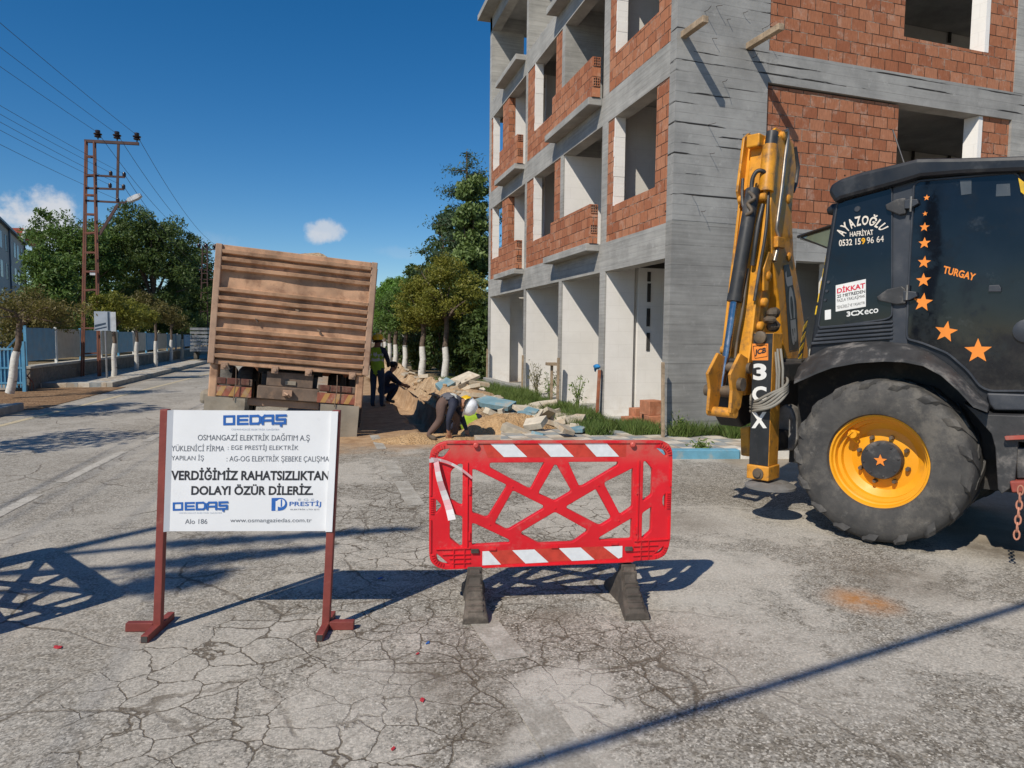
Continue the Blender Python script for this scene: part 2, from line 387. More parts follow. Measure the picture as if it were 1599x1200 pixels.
def m_tiles():
    b = NB('paving_tiles'); P = b.pos()
    ck = b.new('TexChecker'); ck.inputs['Scale'].default_value = 3.33; b.lk(P, ck.inputs['Vector'])
    w = b.mix(b.rng(b.noise(6, 6, .7, P), .3, .7), (.52, .47, .39), (.66, .61, .52)); bl = b.mix(b.rng(b.noise(7, 6, .7, P), .3, .7), (.22, .25, .26), (.37, .39, .38))
    c = b.mix(ck.outputs['Fac'], w, bl)
    br = b.new('TexBrick', offset=0.0); br.inputs['Scale'].default_value = 1; br.inputs['Brick Width'].default_value = .3; br.inputs['Row Height'].default_value = .3; br.inputs['Mortar Size'].default_value = .008; b.lk(P, br.inputs['Vector'])
    c = b.mix(b.math('MULTIPLY', br.outputs['Fac'], .7), c, (.14, .12, .09))
    c = b.mix(b.math('MULTIPLY', b.rng(b.noise(2.2, 7, .7, P), .45, .62), .75), c, (.40, .31, .21))
    b.bump(b.math('ADD', b.noise(40, 4, .6, P), b.math('MULTIPLY', br.outputs['Fac'], -1.5)), .4, .006)
    b.out(c, .88, 0, .3)
m_tiles()
def m_paint(name, col, wear=.5, base=(.33, .305, .26), sc_=7.0):
    b = NB(name); P = b.pos()
    f = b.rng(b.noise(sc_, 8, .75, P), wear - .07, wear + .07)
    f = b.math('MULTIPLY', f, b.rng(b.noise(60, 3, .7, P), .3, .6, .4, 1))
    c = b.mix(f, base, col); c = b.mix(1, c, b.rng(b.noise(70, 3, .7, P), .3, .7, .8, 1.15), 'MULTIPLY')
    b.bump(b.noise(60, 3, .7, P), .4, .005); b.out(c, .85, 0, .3)
m_paint('lane_paint', (.52, .49, .43), .46); m_paint('edge_paint', (.56, .47, .30), .38); m_paint('faded_paint', (.47, .445, .39), .52, sc_=5)
mat('kerb_concrete', (.42, .39, .33), .9, dirt=(.2, .17, .12), bump=.4); mat('kerb_blue', (.13, .33, .45), .8, dirt=(.4, .36, .28), damt=.8, bump=.3); mat('kerb_white', (.70, .67, .60), .8, dirt=(.35, .28, .2), damt=.7, bump=.3)
# ------------------------------------------------------------------ ground, road marks, pavements
def axis(lo, hi, flo, fhi, fine, far=900):
    a = list(np.arange(flo, fhi + fine / 2, fine)); s = fine; x = flo; l = []
    while x > lo: s *= 1.35; x -= s; l.append(x)
    s = fine; x = a[-1]; r = []
    while x < hi: s *= 1.35; x += s; r.append(x)
    return np.array(l[::-1] + a + r)
def trench(X, Y):
    w = (fbm(X, Y, 1.6) - .5) * .35
    def boxd(x0, x1, y0, y1): return np.minimum(np.minimum(X - x0, x1 - X), np.minimum(Y - y0, y1 - Y)) + w
    d = np.maximum(boxd(1.55, 2.55, 11.6, 44), boxd(1.75, 2.85, 10.95, 12.6))
    return -np.clip(d / .14, 0, 1) * (.62 + .15 * (fbm(X, Y, 3) - .5))
def ground_z(X, Y): return trench(X, Y)
gx = axis(-700, 700, .9, 3.2, .06); gy = axis(-500, 1100, 10.6, 27, .09)
gr = grid_mesh('ground', gx, gy, ground_z, 'asphalt'); tag(gr, 'worn grey cracked asphalt of the street with the trench cut into it', kind='structure')
def sheet(name, poly, z0, z1, m, label=None):
    mb = MB(); mb.prism(poly, lambda u, v, d: (u, v, d), z0, z1); return tag(mb.build(name, m), label, kind='structure')
def stripe(name, a, b_, w, m, z=.004):
    a = np.array(a[:2]); b_ = np.array(b_[:2]); d = _n(b_ - a); n = np.array([-d[1], d[0]]) * w / 2; mb = MB()
    k = max(2, int(np.linalg.norm(b_ - a) / .25)); e = [(random.uniform(-.012, .012), random.uniform(-.012, .012)) for _ in range(k + 1)]
    L_ = [a + (b_ - a) * i / k + n * (1 + e[i][0] * 6) for i in range(k + 1)]; Q = [a + (b_ - a) * i / k - n * (1 + e[i][1] * 6) for i in range(k + 1)]
    for i in range(k): mb.quad((*L_[i], z), (*Q[i], z), (*Q[i + 1], z), (*L_[i + 1], z))
    return tag(mb.build(name, m), kind='structure')
yd = _n((G(272, 597.6) - G(62, 650))[:2]); y0 = G(62, 650)[:2]
stripe('road_marking', y0 - yd * 8, y0 + yd * 60, .13, 'edge_paint')
for (p, q) in (((-30, 818), (58, 773)), ((95, 754), (192, 706)), ((228, 690), (262, 672)), ((290, 652), (318, 637))):
    stripe('road_marking', G(*p), G(*q), .12, 'lane_paint')
for (p, q, w) in (((606, 722), (622, 745), .16), ((626, 752), (650, 790), .17), ((735, 945), (800, 1030), .17), ((826, 1090), (905, 1215), .17), ((584, 680), (596, 702), .14)):
    stripe('road_marking', G(*p), G(*q), w, 'faded_paint')
# left pavement, near piece and far piece either side of the entrance
KX = -6.0
def kerb_run(x0, x1, y0, y1, z, m, lab):
    mb = MB(); n = max(1, int(round((y1 - y0) / .8)));
    for i in range(n):
        a = y0 + (y1 - y0) * i / n; e = y0 + (y1 - y0) * (i + 1) / n - .012; j = random.uniform(-.008, .008)
        mb.box((x0 + j, a, -.02), (x1 + j, e, z + random.uniform(-.006, .006)), 1 if m == 'alt' and i % 2 else 0)
    return tag(mb.build('kerb', ['kerb_concrete', 'kerb_blue'] if m == 'alt' else m, bevel=.012), lab, kind='structure')
kerb_run(KX - .16, KX, 8, 16.4, .15, 'kerb_concrete', 'dusty kerb of the left pavement'); sheet('pavement', [(-12, 2), (KX - .165, 2), (KX - .165, 16.4), (-12, 16.4)], -.02, .14, 'paving_tiles', 'tiled pavement left of the street')
kerb_run(KX - .16, KX, 22.6, 90, .15, 'kerb_concrete', 'dusty kerb of the left pavement'); sheet('pavement', [(-8.0, 22.6), (KX - .165, 22.6), (KX - .165, 90), (-8.0, 90)], -.02, .14, 'paving_tiles', 'tiled pavement left of the street')
sheet('driveway', [(-12, 16.42), (KX + .25, 16.42), (KX + .35, 22.58), (-12, 22.58)], -.02, .012, 'brown_soil', 'dirt entrance strip across the left pavement')
sheet('school_yard', [(-120, 22.0), (-8.3, 22.0), (-8.3, 160), (-120, 160)], -.02, .45, 'garden_soil', 'soil of the raised yard behind the stone wall')
# right pavement in front of the building
sheet('pavement', [(2.35, 9.25), (3.2, 8.85), (4.5, 8.62), (9.5, 7.6), (12, 7.4), (12, 9.6), (5.22, 9.82), (4.3, 10.9), (2.75, 10.75)], -.02, .105, 'paving_tiles', 'blue and white tiled pavement at the building corner')
pts = [(2.2, 9.2), (3.15, 8.72), (4.5, 8.48), (6.5, 8.08), (9.5, 7.45)]
mbk = MB(); 
for (a, b_) in zip(pts[:-1], pts[1:]):
    a = Vector((*a, .05)); b_ = Vector((*b_, .05)); n = max(1, int((b_ - a).length / .75))
    for i in range(n):
        p = a.lerp(b_, i / n); q = a.lerp(b_, (i + .985) / n)
        mbk.bar(p, q, .15, .15, (0 if (p.x < 4.68) else (0 if p.x < 5.2 else 1)) if p.x < 6 else i % 2)
tag(mbk.build('kerb', ['kerb_blue', 'kerb_white'], bevel=.012), 'blue and white painted kerb at the building corner', kind='structure')
sheet('soil', [(3.0, 10.8), (4.3, 10.85), (5.2, 9.83), (5.35, 9.83), (5.35, 26), (3.0, 26)], -.02, .06, 'garden_soil', 'bare soil strip along the foot of the building')
sheet('soil', [(3.1, 26.02), (60, 26.02), (60, 120), (3.1, 120)], -.02, .06, 'garden_soil', 'bare soil behind the row of trees')
# ------------------------------------------------------------------ building
def m_brick(name, w=.29, h=.19, c0=(.32, .112, .056), c1=(.42, .168, .086), c2=(.50, .235, .135)):
    b = NB(name); P = b.pos(); sp = b.new('SeparateXYZ'); b.lk(P, sp.inputs[0])
    nn = b.new('NewGeometry'); sn = b.new('SeparateXYZ'); b.lk(nn.outputs['True Normal'], sn.inputs[0])
    isx = b.rng(b.math('ABSOLUTE', sn.outputs[0]), .55, .56, 0, 1, False)
    u = b.math('ADD', b.math('MULTIPLY', isx, sp.outputs[1]), b.math('MULTIPLY', b.math('SUBTRACT', 1, isx), sp.outputs[0]))
    cb = b.new('CombineXYZ'); b.lk(u, cb.inputs[0]); b.lk(b.math('ADD', sp.outputs[2], .03), cb.inputs[1])
    wob = b.vmath('SCALE', b.vmath('SUBTRACT', b.noise(6, 4, .6, P, col=True), (.5, .5, .5))); wob.node.inputs['Scale'].default_value = .018
    vec = b.vmath('ADD', cb.outputs[0], wob)
    br = b.new('TexBrick', offset=.5); br.inputs['Scale'].default_value = 1; br.inputs['Brick Width'].default_value = w; br.inputs['Row Height'].default_value = h
    br.inputs['Mortar Size'].default_value = .0075; br.inputs['Mortar Smooth'].default_value = .25; br.inputs['Color1'].default_value = (0, 0, 0, 1); br.inputs['Color2'].default_value = (1, 1, 1, 1); br.inputs['Mortar'].default_value = (.5, .5, .5, 1); b.lk(vec, br.inputs['Vector'])
    t = b.math('ADD', b.math('MULTIPLY', br.outputs['Color'], .62), b.math('MULTIPLY', b.noise(1.6, 5, .6, P), .36))
    cr = b.new('ValToRGB'); e = cr.color_ramp.elements; e[0].position = .12; e[0].color = (*c0, 1); e[1].position = .95; e[1].color = (*c2, 1)
    m_ = e.new(.55); m_.color = (*c1, 1); b.lk(t, cr.inputs[0])
    c = b.mix(b.math('MULTIPLY', b.rng(b.noise(5, 7, .7, P), .52, .68), .35), cr.outputs[0], (.55, .42, .33))
    # vertical combing of hollow clay blocks
    stv = b.new('CombineXYZ'); b.lk(b.math('MULTIPLY', u, 3.0), stv.inputs[0]); b.lk(b.math('MULTIPLY', sp.outputs[2], .6), stv.inputs[1])
    c = b.mix(1, c, b.rng(b.noise(14, 3, .6, stv.outputs[0]), .3, .7, .86, 1.1), 'MULTIPLY')
    gap = b.rng(b.noise(3.2, 4, .7, P), .36, .52)
    mort = b.mix(gap, (.34, .26, .20), (.05, .03, .02))
    c = b.mix(br.outputs['Fac'], c, mort)
    hole = b.math('MULTIPLY', b.rng(b.voro(2.1, 'F1', 'Distance', vec), .03, .05, 1, 0), 1.0)
    c = b.mix(hole, c, (.03, .018, .012))
    b.bump(b.math('SUBTRACT', b.math('MULTIPLY', b.noise(22, 4, .6, P), .3), b.math('MULTIPLY', br.outputs['Fac'], 1.2)), .6, .014)
    b.out(c, .88, 0, .25)
m_brick('clay_brick'); m_brick('clay_brick_dull', .30, .19, (.29, .10, .05), (.38, .15, .076), (.46, .21, .12))
def m_conc(name, c0, c1, board=.13, gaps=0.0, streak=.5):
    b = NB(name); P = b.pos(); sp = b.new('SeparateXYZ'); b.lk(P, sp.inputs[0])
    c = b.mix(b.rng(b.noise(1.3, 8, .68, P), .3, .7), c0, c1)
    sv = b.new('CombineXYZ'); b.lk(b.math('MULTIPLY', sp.outputs[0], .5), sv.inputs[0]); b.lk(b.math('MULTIPLY', sp.outputs[1], .5), sv.inputs[1]); b.lk(b.math('MULTIPLY', sp.outputs[2], 9), sv.inputs[2])
    c = b.mix(1, c, b.rng(b.noise(2.4, 5, .6, sv.outputs[0]), .3, .7, 1 - .28 * streak, 1 + .22 * streak), 'MULTIPLY')
    wz = b.math('ADD', sp.outputs[2], b.math('MULTIPLY', b.noise(.6, 2, .5, P), .012))
    fr = b.math('FRACT', b.math('DIVIDE', wz, board)); dl = b.math('ABSOLUTE', b.math('SUBTRACT', fr, .5))
    ln = b.rng(dl, .455, .49)
    c = b.mix(b.math('MULTIPLY', ln, b.rng(b.noise(2.5, 4, .6, P), .35, .6, .15, .6)), c, mul(c0, .55))
    hgt = b.math('MULTIPLY', b.noise(30, 5, .65, P), .4)
    if gaps:
        gp = b.math('MULTIPLY', b.rng(dl, .385, .44), b.rng(b.noise(1.25, 4, .6, sv.outputs[0]), .545, .575))
        c = b.mix(b.math('MULTIPLY', gp, gaps), c, (.03, .028, .026)); hgt = b.math('SUBTRACT', hgt, gp)
    c = b.mix(b.math('MULTIPLY', b.rng(b.noise(7, 7, .7, P), .58, .7), .4), c, mul(c1, 1.3))
    b.bump(hgt, .45, .012); b.out(c, .9, 0, .25)
m_conc('concrete', (.30, .295, .275), (.43, .42, .39)); m_conc('board_concrete', (.25, .247, .235), (.37, .365, .345), .155, 1.0, .22); m_conc('smooth_concrete', (.225, .22, .205), (.31, .305, .285), .31, 0, .5)
def m_plaster(name, c0, c1):
    b = NB(name); P = b.pos(); c = b.mix(b.rng(b.noise(1.5, 7, .65, P), .3, .7), c0, c1)
    br = b.new('TexBrick'); br.inputs['Scale'].default_value = 1; br.inputs['Brick Width'].default_value = .6; br.inputs['Row Height'].default_value = .25; br.inputs['Mortar Size'].default_value = .006
    sp = b.new('SeparateXYZ'); b.lk(P, sp.inputs[0]); cb = b.new('CombineXYZ'); b.lk(b.math('ADD', sp.outputs[0], sp.outputs[1]), cb.inputs[0]); b.lk(sp.outputs[2], cb.inputs[1]); b.lk(cb.outputs[0], br.inputs['Vector'])
    c = b.mix(b.math('MULTIPLY', br.outputs['Fac'], .12), c, (.45, .42, .37))
    c = b.mix(b.math('MULTIPLY', b.rng(sp.outputs[2], .1, .75, 1, 0), b.rng(b.noise(4, 6, .7, P), .4, .7, 0, .4)), c, (.55, .47, .36))
    b.bump(b.noise(25, 5, .65, P), .3, .008); b.out(c, .92, 0, .2)
m_plaster('white_plaster', (.80, .775, .73), (.88, .855, .81)); m_plaster('grey_plaster', (.68, .66, .61), (.77, .75, .70))
mat('dark_recess', (.05, .047, .043), .95, var=.3)
mat('weathered_timber', (.36, .27, .18), .85, var=.3, scale=9, bump=.4, dirt=(.2, .15, .1)); mat('red_timber', (.35, .12, .06), .85, var=.3, dirt=(.4, .33, .26), damt=.8)
mat('rebar', (.07, .045, .032), .7, .4)
FX = 5.22
BP0 = np.array([5.22, 9.85]); BD = np.array([.998, .061]); BN = np.array([.061, -.998])
bld = thing('unfinished_building', 'unfinished concrete frame building with red hollow brick infill at the street corner', 'building', (FX, 9.85, 0))
boff = (FX, 9.85, 0)
def bpart(name, mb, m, **k):
    return mb.build(name, m, bld, off=boff, **k)
def f2(s, d, z):                      # right hand facade: s along it, d outwards
    p = BP0 + BD * s + BN * d; return (p[0], p[1], z)
ZB = [2.895, 5.70, 8.53, 11.72]; ZT = [3.447, 6.226, 9.06, 11.9]
COLS = [(12.47, 12.74), (15.0, 15.2), (17.93, 18.1), (22.05, 22.3)]
bays = [(10.05, 12.47), (12.74, 15.0), (15.2, 17.93), (18.1, 22.05)]
# corner shear wall: rough boarded above, smooth below
for (z0, z1, m, s1, e) in ((-.1, 3.47, 'smooth_concrete', 2.38, 0.0), (3.47, 12.2, 'board_concrete', 1.69, .004)):
    mb = MB(); mb.prism([(0, e), (s1, e), (s1, -.2), (.012, -.2)], lambda u, v, d: f2(u, v, d), z0, z1); bpart('corner_wall', mb, m)
for i, (a, b_) in enumerate(COLS):
    dep = .03
    mb = MB(); mb.box((FX, a, -.1), (FX + dep, b_, ZB[1]), 0); mb.box((FX, a, ZB[1]), (FX + (.9 if i == 1 else dep), b_, ZB[2])); bpart('column', mb, 'concrete')
    mb = MB(); mb.box((FX, a, ZB[2]), (FX + (.55 if i == 0 else 1.05), b_, ZB[3]), 0); bpart('column', mb, 'concrete')
for k in range(4):
    for (a, b_) in bays:
        if k == 3: continue
        mb = MB(); mb.box((FX - random.uniform(0, .006), a, ZB[k]), (FX + .28, b_, ZT[k])); bpart('beam', mb, 'concrete')
    if k < 3:
        mb = MB(); mb.prism([(FX + .285, 10.15), f2(11.9, -.285, 0)[:2], (16.5, 22.04), (FX + .285, 22.04)], lambda u, v, d: (u, v, d), ZT[k] - .16, ZT[k] - .002); bpart('floor_slab', mb, 'concrete')
mb = MB(); mb.box((4.84, 9.4, ZB[3]), (17.4, 22.5, ZB[3] + .16)); mb.box((FX, 9.85, ZB[3] - .42), (FX + .28, 22.3, ZB[3])); mb.box((FX + .285, 22.04, ZB[3] - .42), (12, 22.3, ZB[3])); bpart('roof_slab', mb, 'concrete')
mb = MB(); mb.prism([(FX + .05, 10.06), f2(2.5, -.05, 0)[:2], f2(11.9, -.05, 0)[:2], (16.5, 22), (FX + .05, 22)], lambda u, v, d: (u, v, d), -.05, .10); bpart('floor_slab', mb, 'concrete')
# cross walls and inner walls
def wallbox(name, a, b_, m): mb = MB(); mb.box(a, b_); return bpart(name, mb, m)
for k in range(3):
    z0, z1 = (.101 if k == 0 else ZT[k - 1]), ZB[k] if k == 0 else ZB[k]
    wt = 'white_plaster'
    zz = ZT[k] - .165
    if k == 0:
        wallbox('cross_wall', (FX + .031, 12.472, .1), (FX + .62, 12.73, zz), wt); wallbox('cross_wall', (FX + .71, 12.48, .1), (13.5, 12.73, zz), wt)
        wallbox('cross_wall', (FX + .031, 15.002, .1), (12, 15.19, zz), wt); wallbox('cross_wall', (FX + .031, 17.932, .1), (12, 18.09, zz), wt)
        wallbox('cross_wall', (FX + .031, 22.052, .1), (FX + .68, 22.29, zz), wt); wallbox('cross_wall', (FX + .77, 22.4, .1), (12, 22.6, zz), wt)
    else:
        wallbox('cross_wall', (FX + .215, 12.49, z0), (9.0, 12.6, zz), 'grey_plaster'); wallbox('cross_wall', (FX + .031 if k == 1 else FX + 1.051, 15.003, z0), (9.0, 15.15, zz), wt if k == 1 else 'grey_plaster')
        wallbox('cross_wall', (FX + .52, 17.95, z0), (9.0, 18.05, zz), 'grey_plaster'); wallbox('cross_wall', (FX + .205, 19.885, z0), (9.0, 20.0, zz), wt)
    wallbox('inner_wall', (9.1 if k else 10.1, 10.9, z0), (9.25 if k else 10.25, 22.03, zz), 'grey_plaster')
    wallbox('end_wall', (FX + .505, 22.06 if k else 22.61, z0), (12, 22.28 if k else 22.8, zz), 'grey_plaster')
mb = MB()
for (px, y0_, y1_) in ((1013.5, 425, 440), (1013.5, 443, 472), (1012.5, 482, 510), (1012, 520, 548)):
    p = onY(px, y0_, 12.48); q = onY(px, y1_, 12.48); mb.box((p[0] - .035, 12.465, q[2]), (p[0] + .035, 12.479, p[2]))
q = onY(1013, 415, 12.48); mb.box((q[0] - .35, 12.46, q[2] - .05), (q[0] + .5, 12.479, q[2] + .2)); bpart('pipe_chase', mb, 'dark_recess')
# brick infill of the street facade
def window_bay(Y0, Y1, w0, w1, k, top=True):
    z0 = ZT[k]; zs = z0 + .635; z1 = ZB[k + 1]
    mb = MB(); e = .012
    mb.box((FX + e, Y0, z0), (FX + .2, Y1, zs));
    mb.box((FX + e, Y0, zs), (FX + .2, w0, z1)); mb.box((FX + e, w1, zs), (FX + .2, Y1, z1))
    w = bpart('brick_wall', mb, 'clay_brick')
    r = MB(); n = 9
    for i in range(n):
        a = zs + (z1 - zs) * i / n; b2 = zs + (z1 - zs) * (i + 1) / n
        r.box((FX + random.uniform(-.004, .010), w1 - .03 - random.uniform(0, .006), a), (FX + .215, w1 - .001, b2 - .002))
    r.build('window_reveal', 'white_plaster', w, off=boff)
    r = MB(); r.box((FX + .03, w0, zs), (FX + .21, w1 - .035, zs + .018)); r.build('window_sill', 'clay_brick', w, off=boff)
def loggia(Y0, Y1, k, par=True):
    z0 = ZT[k]
    mb = MB(); mb.prism([(4.94, Y0 + .05), (4.94, Y1 + .55), (FX - .002, Y1 + .55), (FX - .002, Y0 + .05)], lambda u, v, d: (u, v, d), z0 - .13, z0 + .015)
    bpart('balcony_slab', mb, 'concrete', bevel=.01)
    if not par: return
    mb = MB(); mb.box((5.0, Y0 + .03, z0 + .016), (5.17, Y1 + .2, z0 + .765)); mb.box((5.172, Y1 + .02, z0 + .016), (FX + .02, Y1 + .2, z0 + .765))
    pp = bpart('parapet', mb, 'clay_brick')
    for c in (0, 2):
        zc = z0 + .03 + .19 * c + .19; y = Y0 + .028
        h = MB(); h.box((5.02, y - .002, zc), (5.15, y + .02, zc + .15), 1)
        for t in range(4):
            x = 5.02 + .13 * t / 3; h.box((x - .006, y - .012, zc), (x + .006, y - .002, zc + .15)); z = zc + .15 * t / 3; h.box((5.02, y - .014, z - .006), (5.15, y - .003, z + .006))
        h.build('hollow_brick', ['clay_brick', 'dark_recess'], pp, off=boff)
for k in (0, 1):
    window_bay(10.05, 12.47, 10.49, 12.18, k)
    window_bay(15.2, 17.93, 15.65, 17.29, k)
    window_bay(19.88, 22.05, 20.6, 21.8, k)
    loggia(12.74, 15.0, k); loggia(18.1, 19.88, k)
loggia(12.74, 15.0, 2, False); loggia(18.1, 19.88, 2, False)
# right hand facade
for k in range(4):
    z0, z1 = ZB[k], ZT[k]
    mb = MB(); mb.prism([((2.38 if k == 0 else 1.69), 0), (12, 0), (12, -.28), ((2.38 if k == 0 else 1.69), -.28)], lambda u, v, d: f2(u, v, d), z0 + .05, z1 + .02)
    bpart('beam', mb, 'board_concrete')
    if k < 3:
        for (s0, s1) in ((7.16, 7.62), (11.2, 11.6)):
            mb = MB(); mb.prism([(s0, .004), (s1, .004), (s1, -.35), (s0, -.35)], lambda u, v, d: f2(u, v, d), (-.1 if k == 0 else ZT[k - 1] + .02), z0 + .05); bpart('column', mb, 'concrete')
for k in (0, 1, 2):
    z0 = ZT[k] + .021; z1 = ZB[k + 1] + .049; zs = z0 + .62; mb = MB(); e = -.045 if k == 0 else -.012
    if k == 2: z1 += .0
    P_ = lambda s0, s1, a, b2: mb.prism([(s0, e), (s1, e), (s1, e - .19), (s0, e - .19)], lambda u, v, d: f2(u, v, d), a, b2)
    zt = z1 - (.03 if k == 0 else 0)
    P_(1.691, 4.48, z0, zt); P_(4.48, 6.48, z0, zs); P_(6.48, 7.159, z0, z1)
    w = bpart('brick_wall', mb, 'clay_brick_dull')
    r = MB(); r.prism([(6.38, e + .004), (6.479, e + .004), (6.479, e - .23), (6.31, e - .23)], lambda u, v, d: f2(u, v, d), zs + .001, z1 - .002); r.build('window_reveal', 'white_plaster', w, off=boff)
    r = MB(); r.prism([(7.63, e), (11.19, e), (11.19, e - .19), (7.63, e - .19)], lambda u, v, d: f2(u, v, d), z0, z1); bpart('brick_wall', r, 'clay_brick_dull')
# rooms behind the right facade: a back wall with chases
for k in range(3):
    z0 = .1 if k == 0 else ZT[k - 1]
    mb = MB(); mb.prism([(4.1, -3.2), (12, -3.2), (12, -3.4), (4.1, -3.4)], lambda u, v, d: f2(u, v, d), z0, ZT[k] - .17); bpart('inner_wall', mb, 'grey_plaster')
for (px, py0, py1, k) in ((1485, 10, 68, 2), (1427, 208, 262, 1), (1484, 205, 250, 1)):
    p0 = np.array([*(BP0 + BN * -3.19), 0]); n = np.array([*BN, 0]); a = onP(px, py0, p0, n); c = onP(px, py1, p0, n)
    mb = MB(); mb.box((a[0] - .04, a[1] - .02, c[2]), (a[0] + .04, a[1], a[2])); bpart('pipe_chase', mb, 'dark_recess')
mb = MB(); mb.prism([(2.381, -.9), (7.15, -.9), (7.15, -1.1), (2.381, -1.1)], lambda u, v, d: f2(u, v, d), .1, 2.9); bpart('inner_wall', mb, 'grey_plaster')
mb = MB(); mb.prism([(3.05, -.02), (7.15, -.02), (7.15, -.2), (3.05, -.2)], lambda u, v, d: f2(u, v, d), .0, 2.94); bpart('inner_wall', mb, 'grey_plaster')
mb = MB(); mb.box((5.0, 18.25, 0), (5.2, 22.0, .28)); bpart('plinth', mb, 'concrete', bevel=.01)
# rebar and tie wires sticking out of the boarded wall
for (x, y) in ((1100, 18), (1118, 10), (1135, 30), (1160, 20), (1105, 195), (1108, 240), (1160, 210), (1080, 305), (1150, 330), (1190, 45), (1175, 90), (1095, 330), (1128, 128), (1112, 60)):
    p = onP(x, y, (*BP0, 0), np.array([*BN, 0])); mb = MB(); d = Vector((*BN, 0))
    l = random.uniform(.08, .30); mb.tube([Vector(p) - d * .02, Vector(p) + d * l * .5 + Vector((0, 0, -.02)), Vector(p) + d * l + Vector((random.uniform(-.05, .05), 0, -random.uniform(.0, .05)))], .004, 5)
    bpart('tie_wire', mb, 'rebar')
# timber put-logs left in the wall
for (b0, ln, s, lab) in (((5.334, 9.857, 6.254), .58, .1, 'grey timber beam end jutting from the concrete corner of the building'), ((6.515, 9.93, 6.25), .76, .1, 'longer grey timber beam jutting from the wall beside the red brick')):
    mb = MB(); p = Vector(b0) - Vector((*BN, 0)) * .1; q = Vector(b0) + Vector((*BN, 0)) * ln; mb.bar(p, q, s, s * .95); o = mb.build('timber_beam', 'weathered_timber', off=b0, bevel=.006); o.location = b0; tag(o, lab, 'timber beam', 'timber beams stuck in the wall')
# props, blocks
def prop(px, py0, py1, w, m, lab, dx=.0, cap=False):
    a = onX(px, py1, FX - .12 - dx); z1 = onX(px + (609 - px) * -.0, py0, FX - .12 - dx)[2]
    loc = (a[0], a[1], .05); mb = MB(); mb.bar((0, 0, 0), (random.uniform(-.03, .03), random.uniform(-.03, .03), z1 - .05), w, w * .7)
    if cap: mb.box((-.12, -.12, z1 - .05), (.12, .12, z1 + .02))
    o = mb.build('timber_prop', m, bevel=.004); o.location = loc; return tag(o, lab, 'timber prop', 'timber props along the facade')
prop(870.5, 559, 626, .07, 'weathered_timber', 'pale weathered timber prop leaning in front of the white bays, tallest of the weedy ones'); prop(861, 571, 612, .07, 'weathered_timber', 'short timber prop with a flat head piece', cap=True)
pb = prop(932, 578, 644, .065, 'red_timber', 'reddish timber prop with a blue bag on its top')
prop(815, 555, 610, .06, 'weathered_timber', 'thin timber prop beside the third column'); prop(760, 545, 603, .06, 'weathered_timber', 'thin timber prop at the far end of the facade')
prop(1036, 566, 652, .055, 'weathered_timber', 'weathered board standing against the building corner', dx=.05)
mat('blue_plastic', (.03, .22, .50), .4)
p = onX(932, 573, FX - .12); mb = MB(); mb.ellipsoid((0, 0, 0), (.06, .11, .05), 12, 8, jit=.18); mb.tube([(0, 0, 0), (.0, .08, -.05), (.01, .10, -.10)], [.03, .03, .012], 7); o = mb.build('plastic_bag', 'blue_plastic', smooth=60); o.location = p; tag(o, 'blue plastic bag caught on top of the reddish timber prop', 'bag')
def block(px, py, X, rz, lab, zb=.1, size=(.19, .29, .19)):
    p = onX(px, py, X); mb = MB(); a, b_, c = size
    mb.box((-a / 2, -b_ / 2, 0), (a / 2, b_ / 2, c)); o = mb.build('clay_block', 'clay_plain', bevel=.006); o.location = (X, p[1], zb); o.rotation_euler = (0, 0, rz); return tag(o, lab, 'brick', 'clay blocks on the shop floor')
mat('clay_plain', (.46, .19, .10), .9, var=.2, scale=8, bump=.3, dirt=(.6, .4, .28), damt=.5)
block(986, 645, 5.32, .2, 'hollow clay block lying flat, lowest at the left', size=(.29, .24, .12)); block(996, 640, 5.5, .1, 'hollow clay block standing behind the flat one', size=(.24, .24, .26)); block(1012, 644, 5.45, .3, 'reddish clay block at the foot of the two block stack', size=(.2, .2, .22)); block(1021, 644, 5.40, -.1, 'pale clay block leaning by the corner post', size=(.26, .26, .22)); block(1018, 630, 5.43, .15, 'clay block topmost of the stack', zb=.325, size=(.3, .3, .24))
# ------------------------------------------------------------------ notice sign on steel legs
mat('red_oxide', (.215, .045, .035), .6, var=.12, scale=10, dirt=(.34, .16, .11), damt=.5, dscale=14, dthr=.56, bump=.15)
mat('sign_white', (.78, .79, .80), .35, var=.03, scale=3, dirt=(.55, .53, .48), damt=.35, dscale=5, dthr=.6)
mat('print_black', (.03, .03, .035), .5, var=.05); mat('print_grey', (.16, .17, .19), .5, var=.05); mat('print_blue', (.02, .12, .42), .5, var=.05); mat('print_pale', (.45, .50, .58), .5, var=.05)
s0, s1 = G(247, 985), G(499, 983)
sd = _n((s1 - s0)[:2]); SW = float(np.linalg.norm(s1 - s0)) + .035
sgn = thing('notice_sign', 'white printed notice board on two dark red steel legs standing on the road', 'sign', tuple(s0), (0, 0, math.atan2(sd[1], sd[0])))
LEAN = Matrix(((1, 0, math.tan(R_(3.2)), 0), (0, 1, 0, 0), (0, 0, 1, 0), (0, 0, 0, 1)))
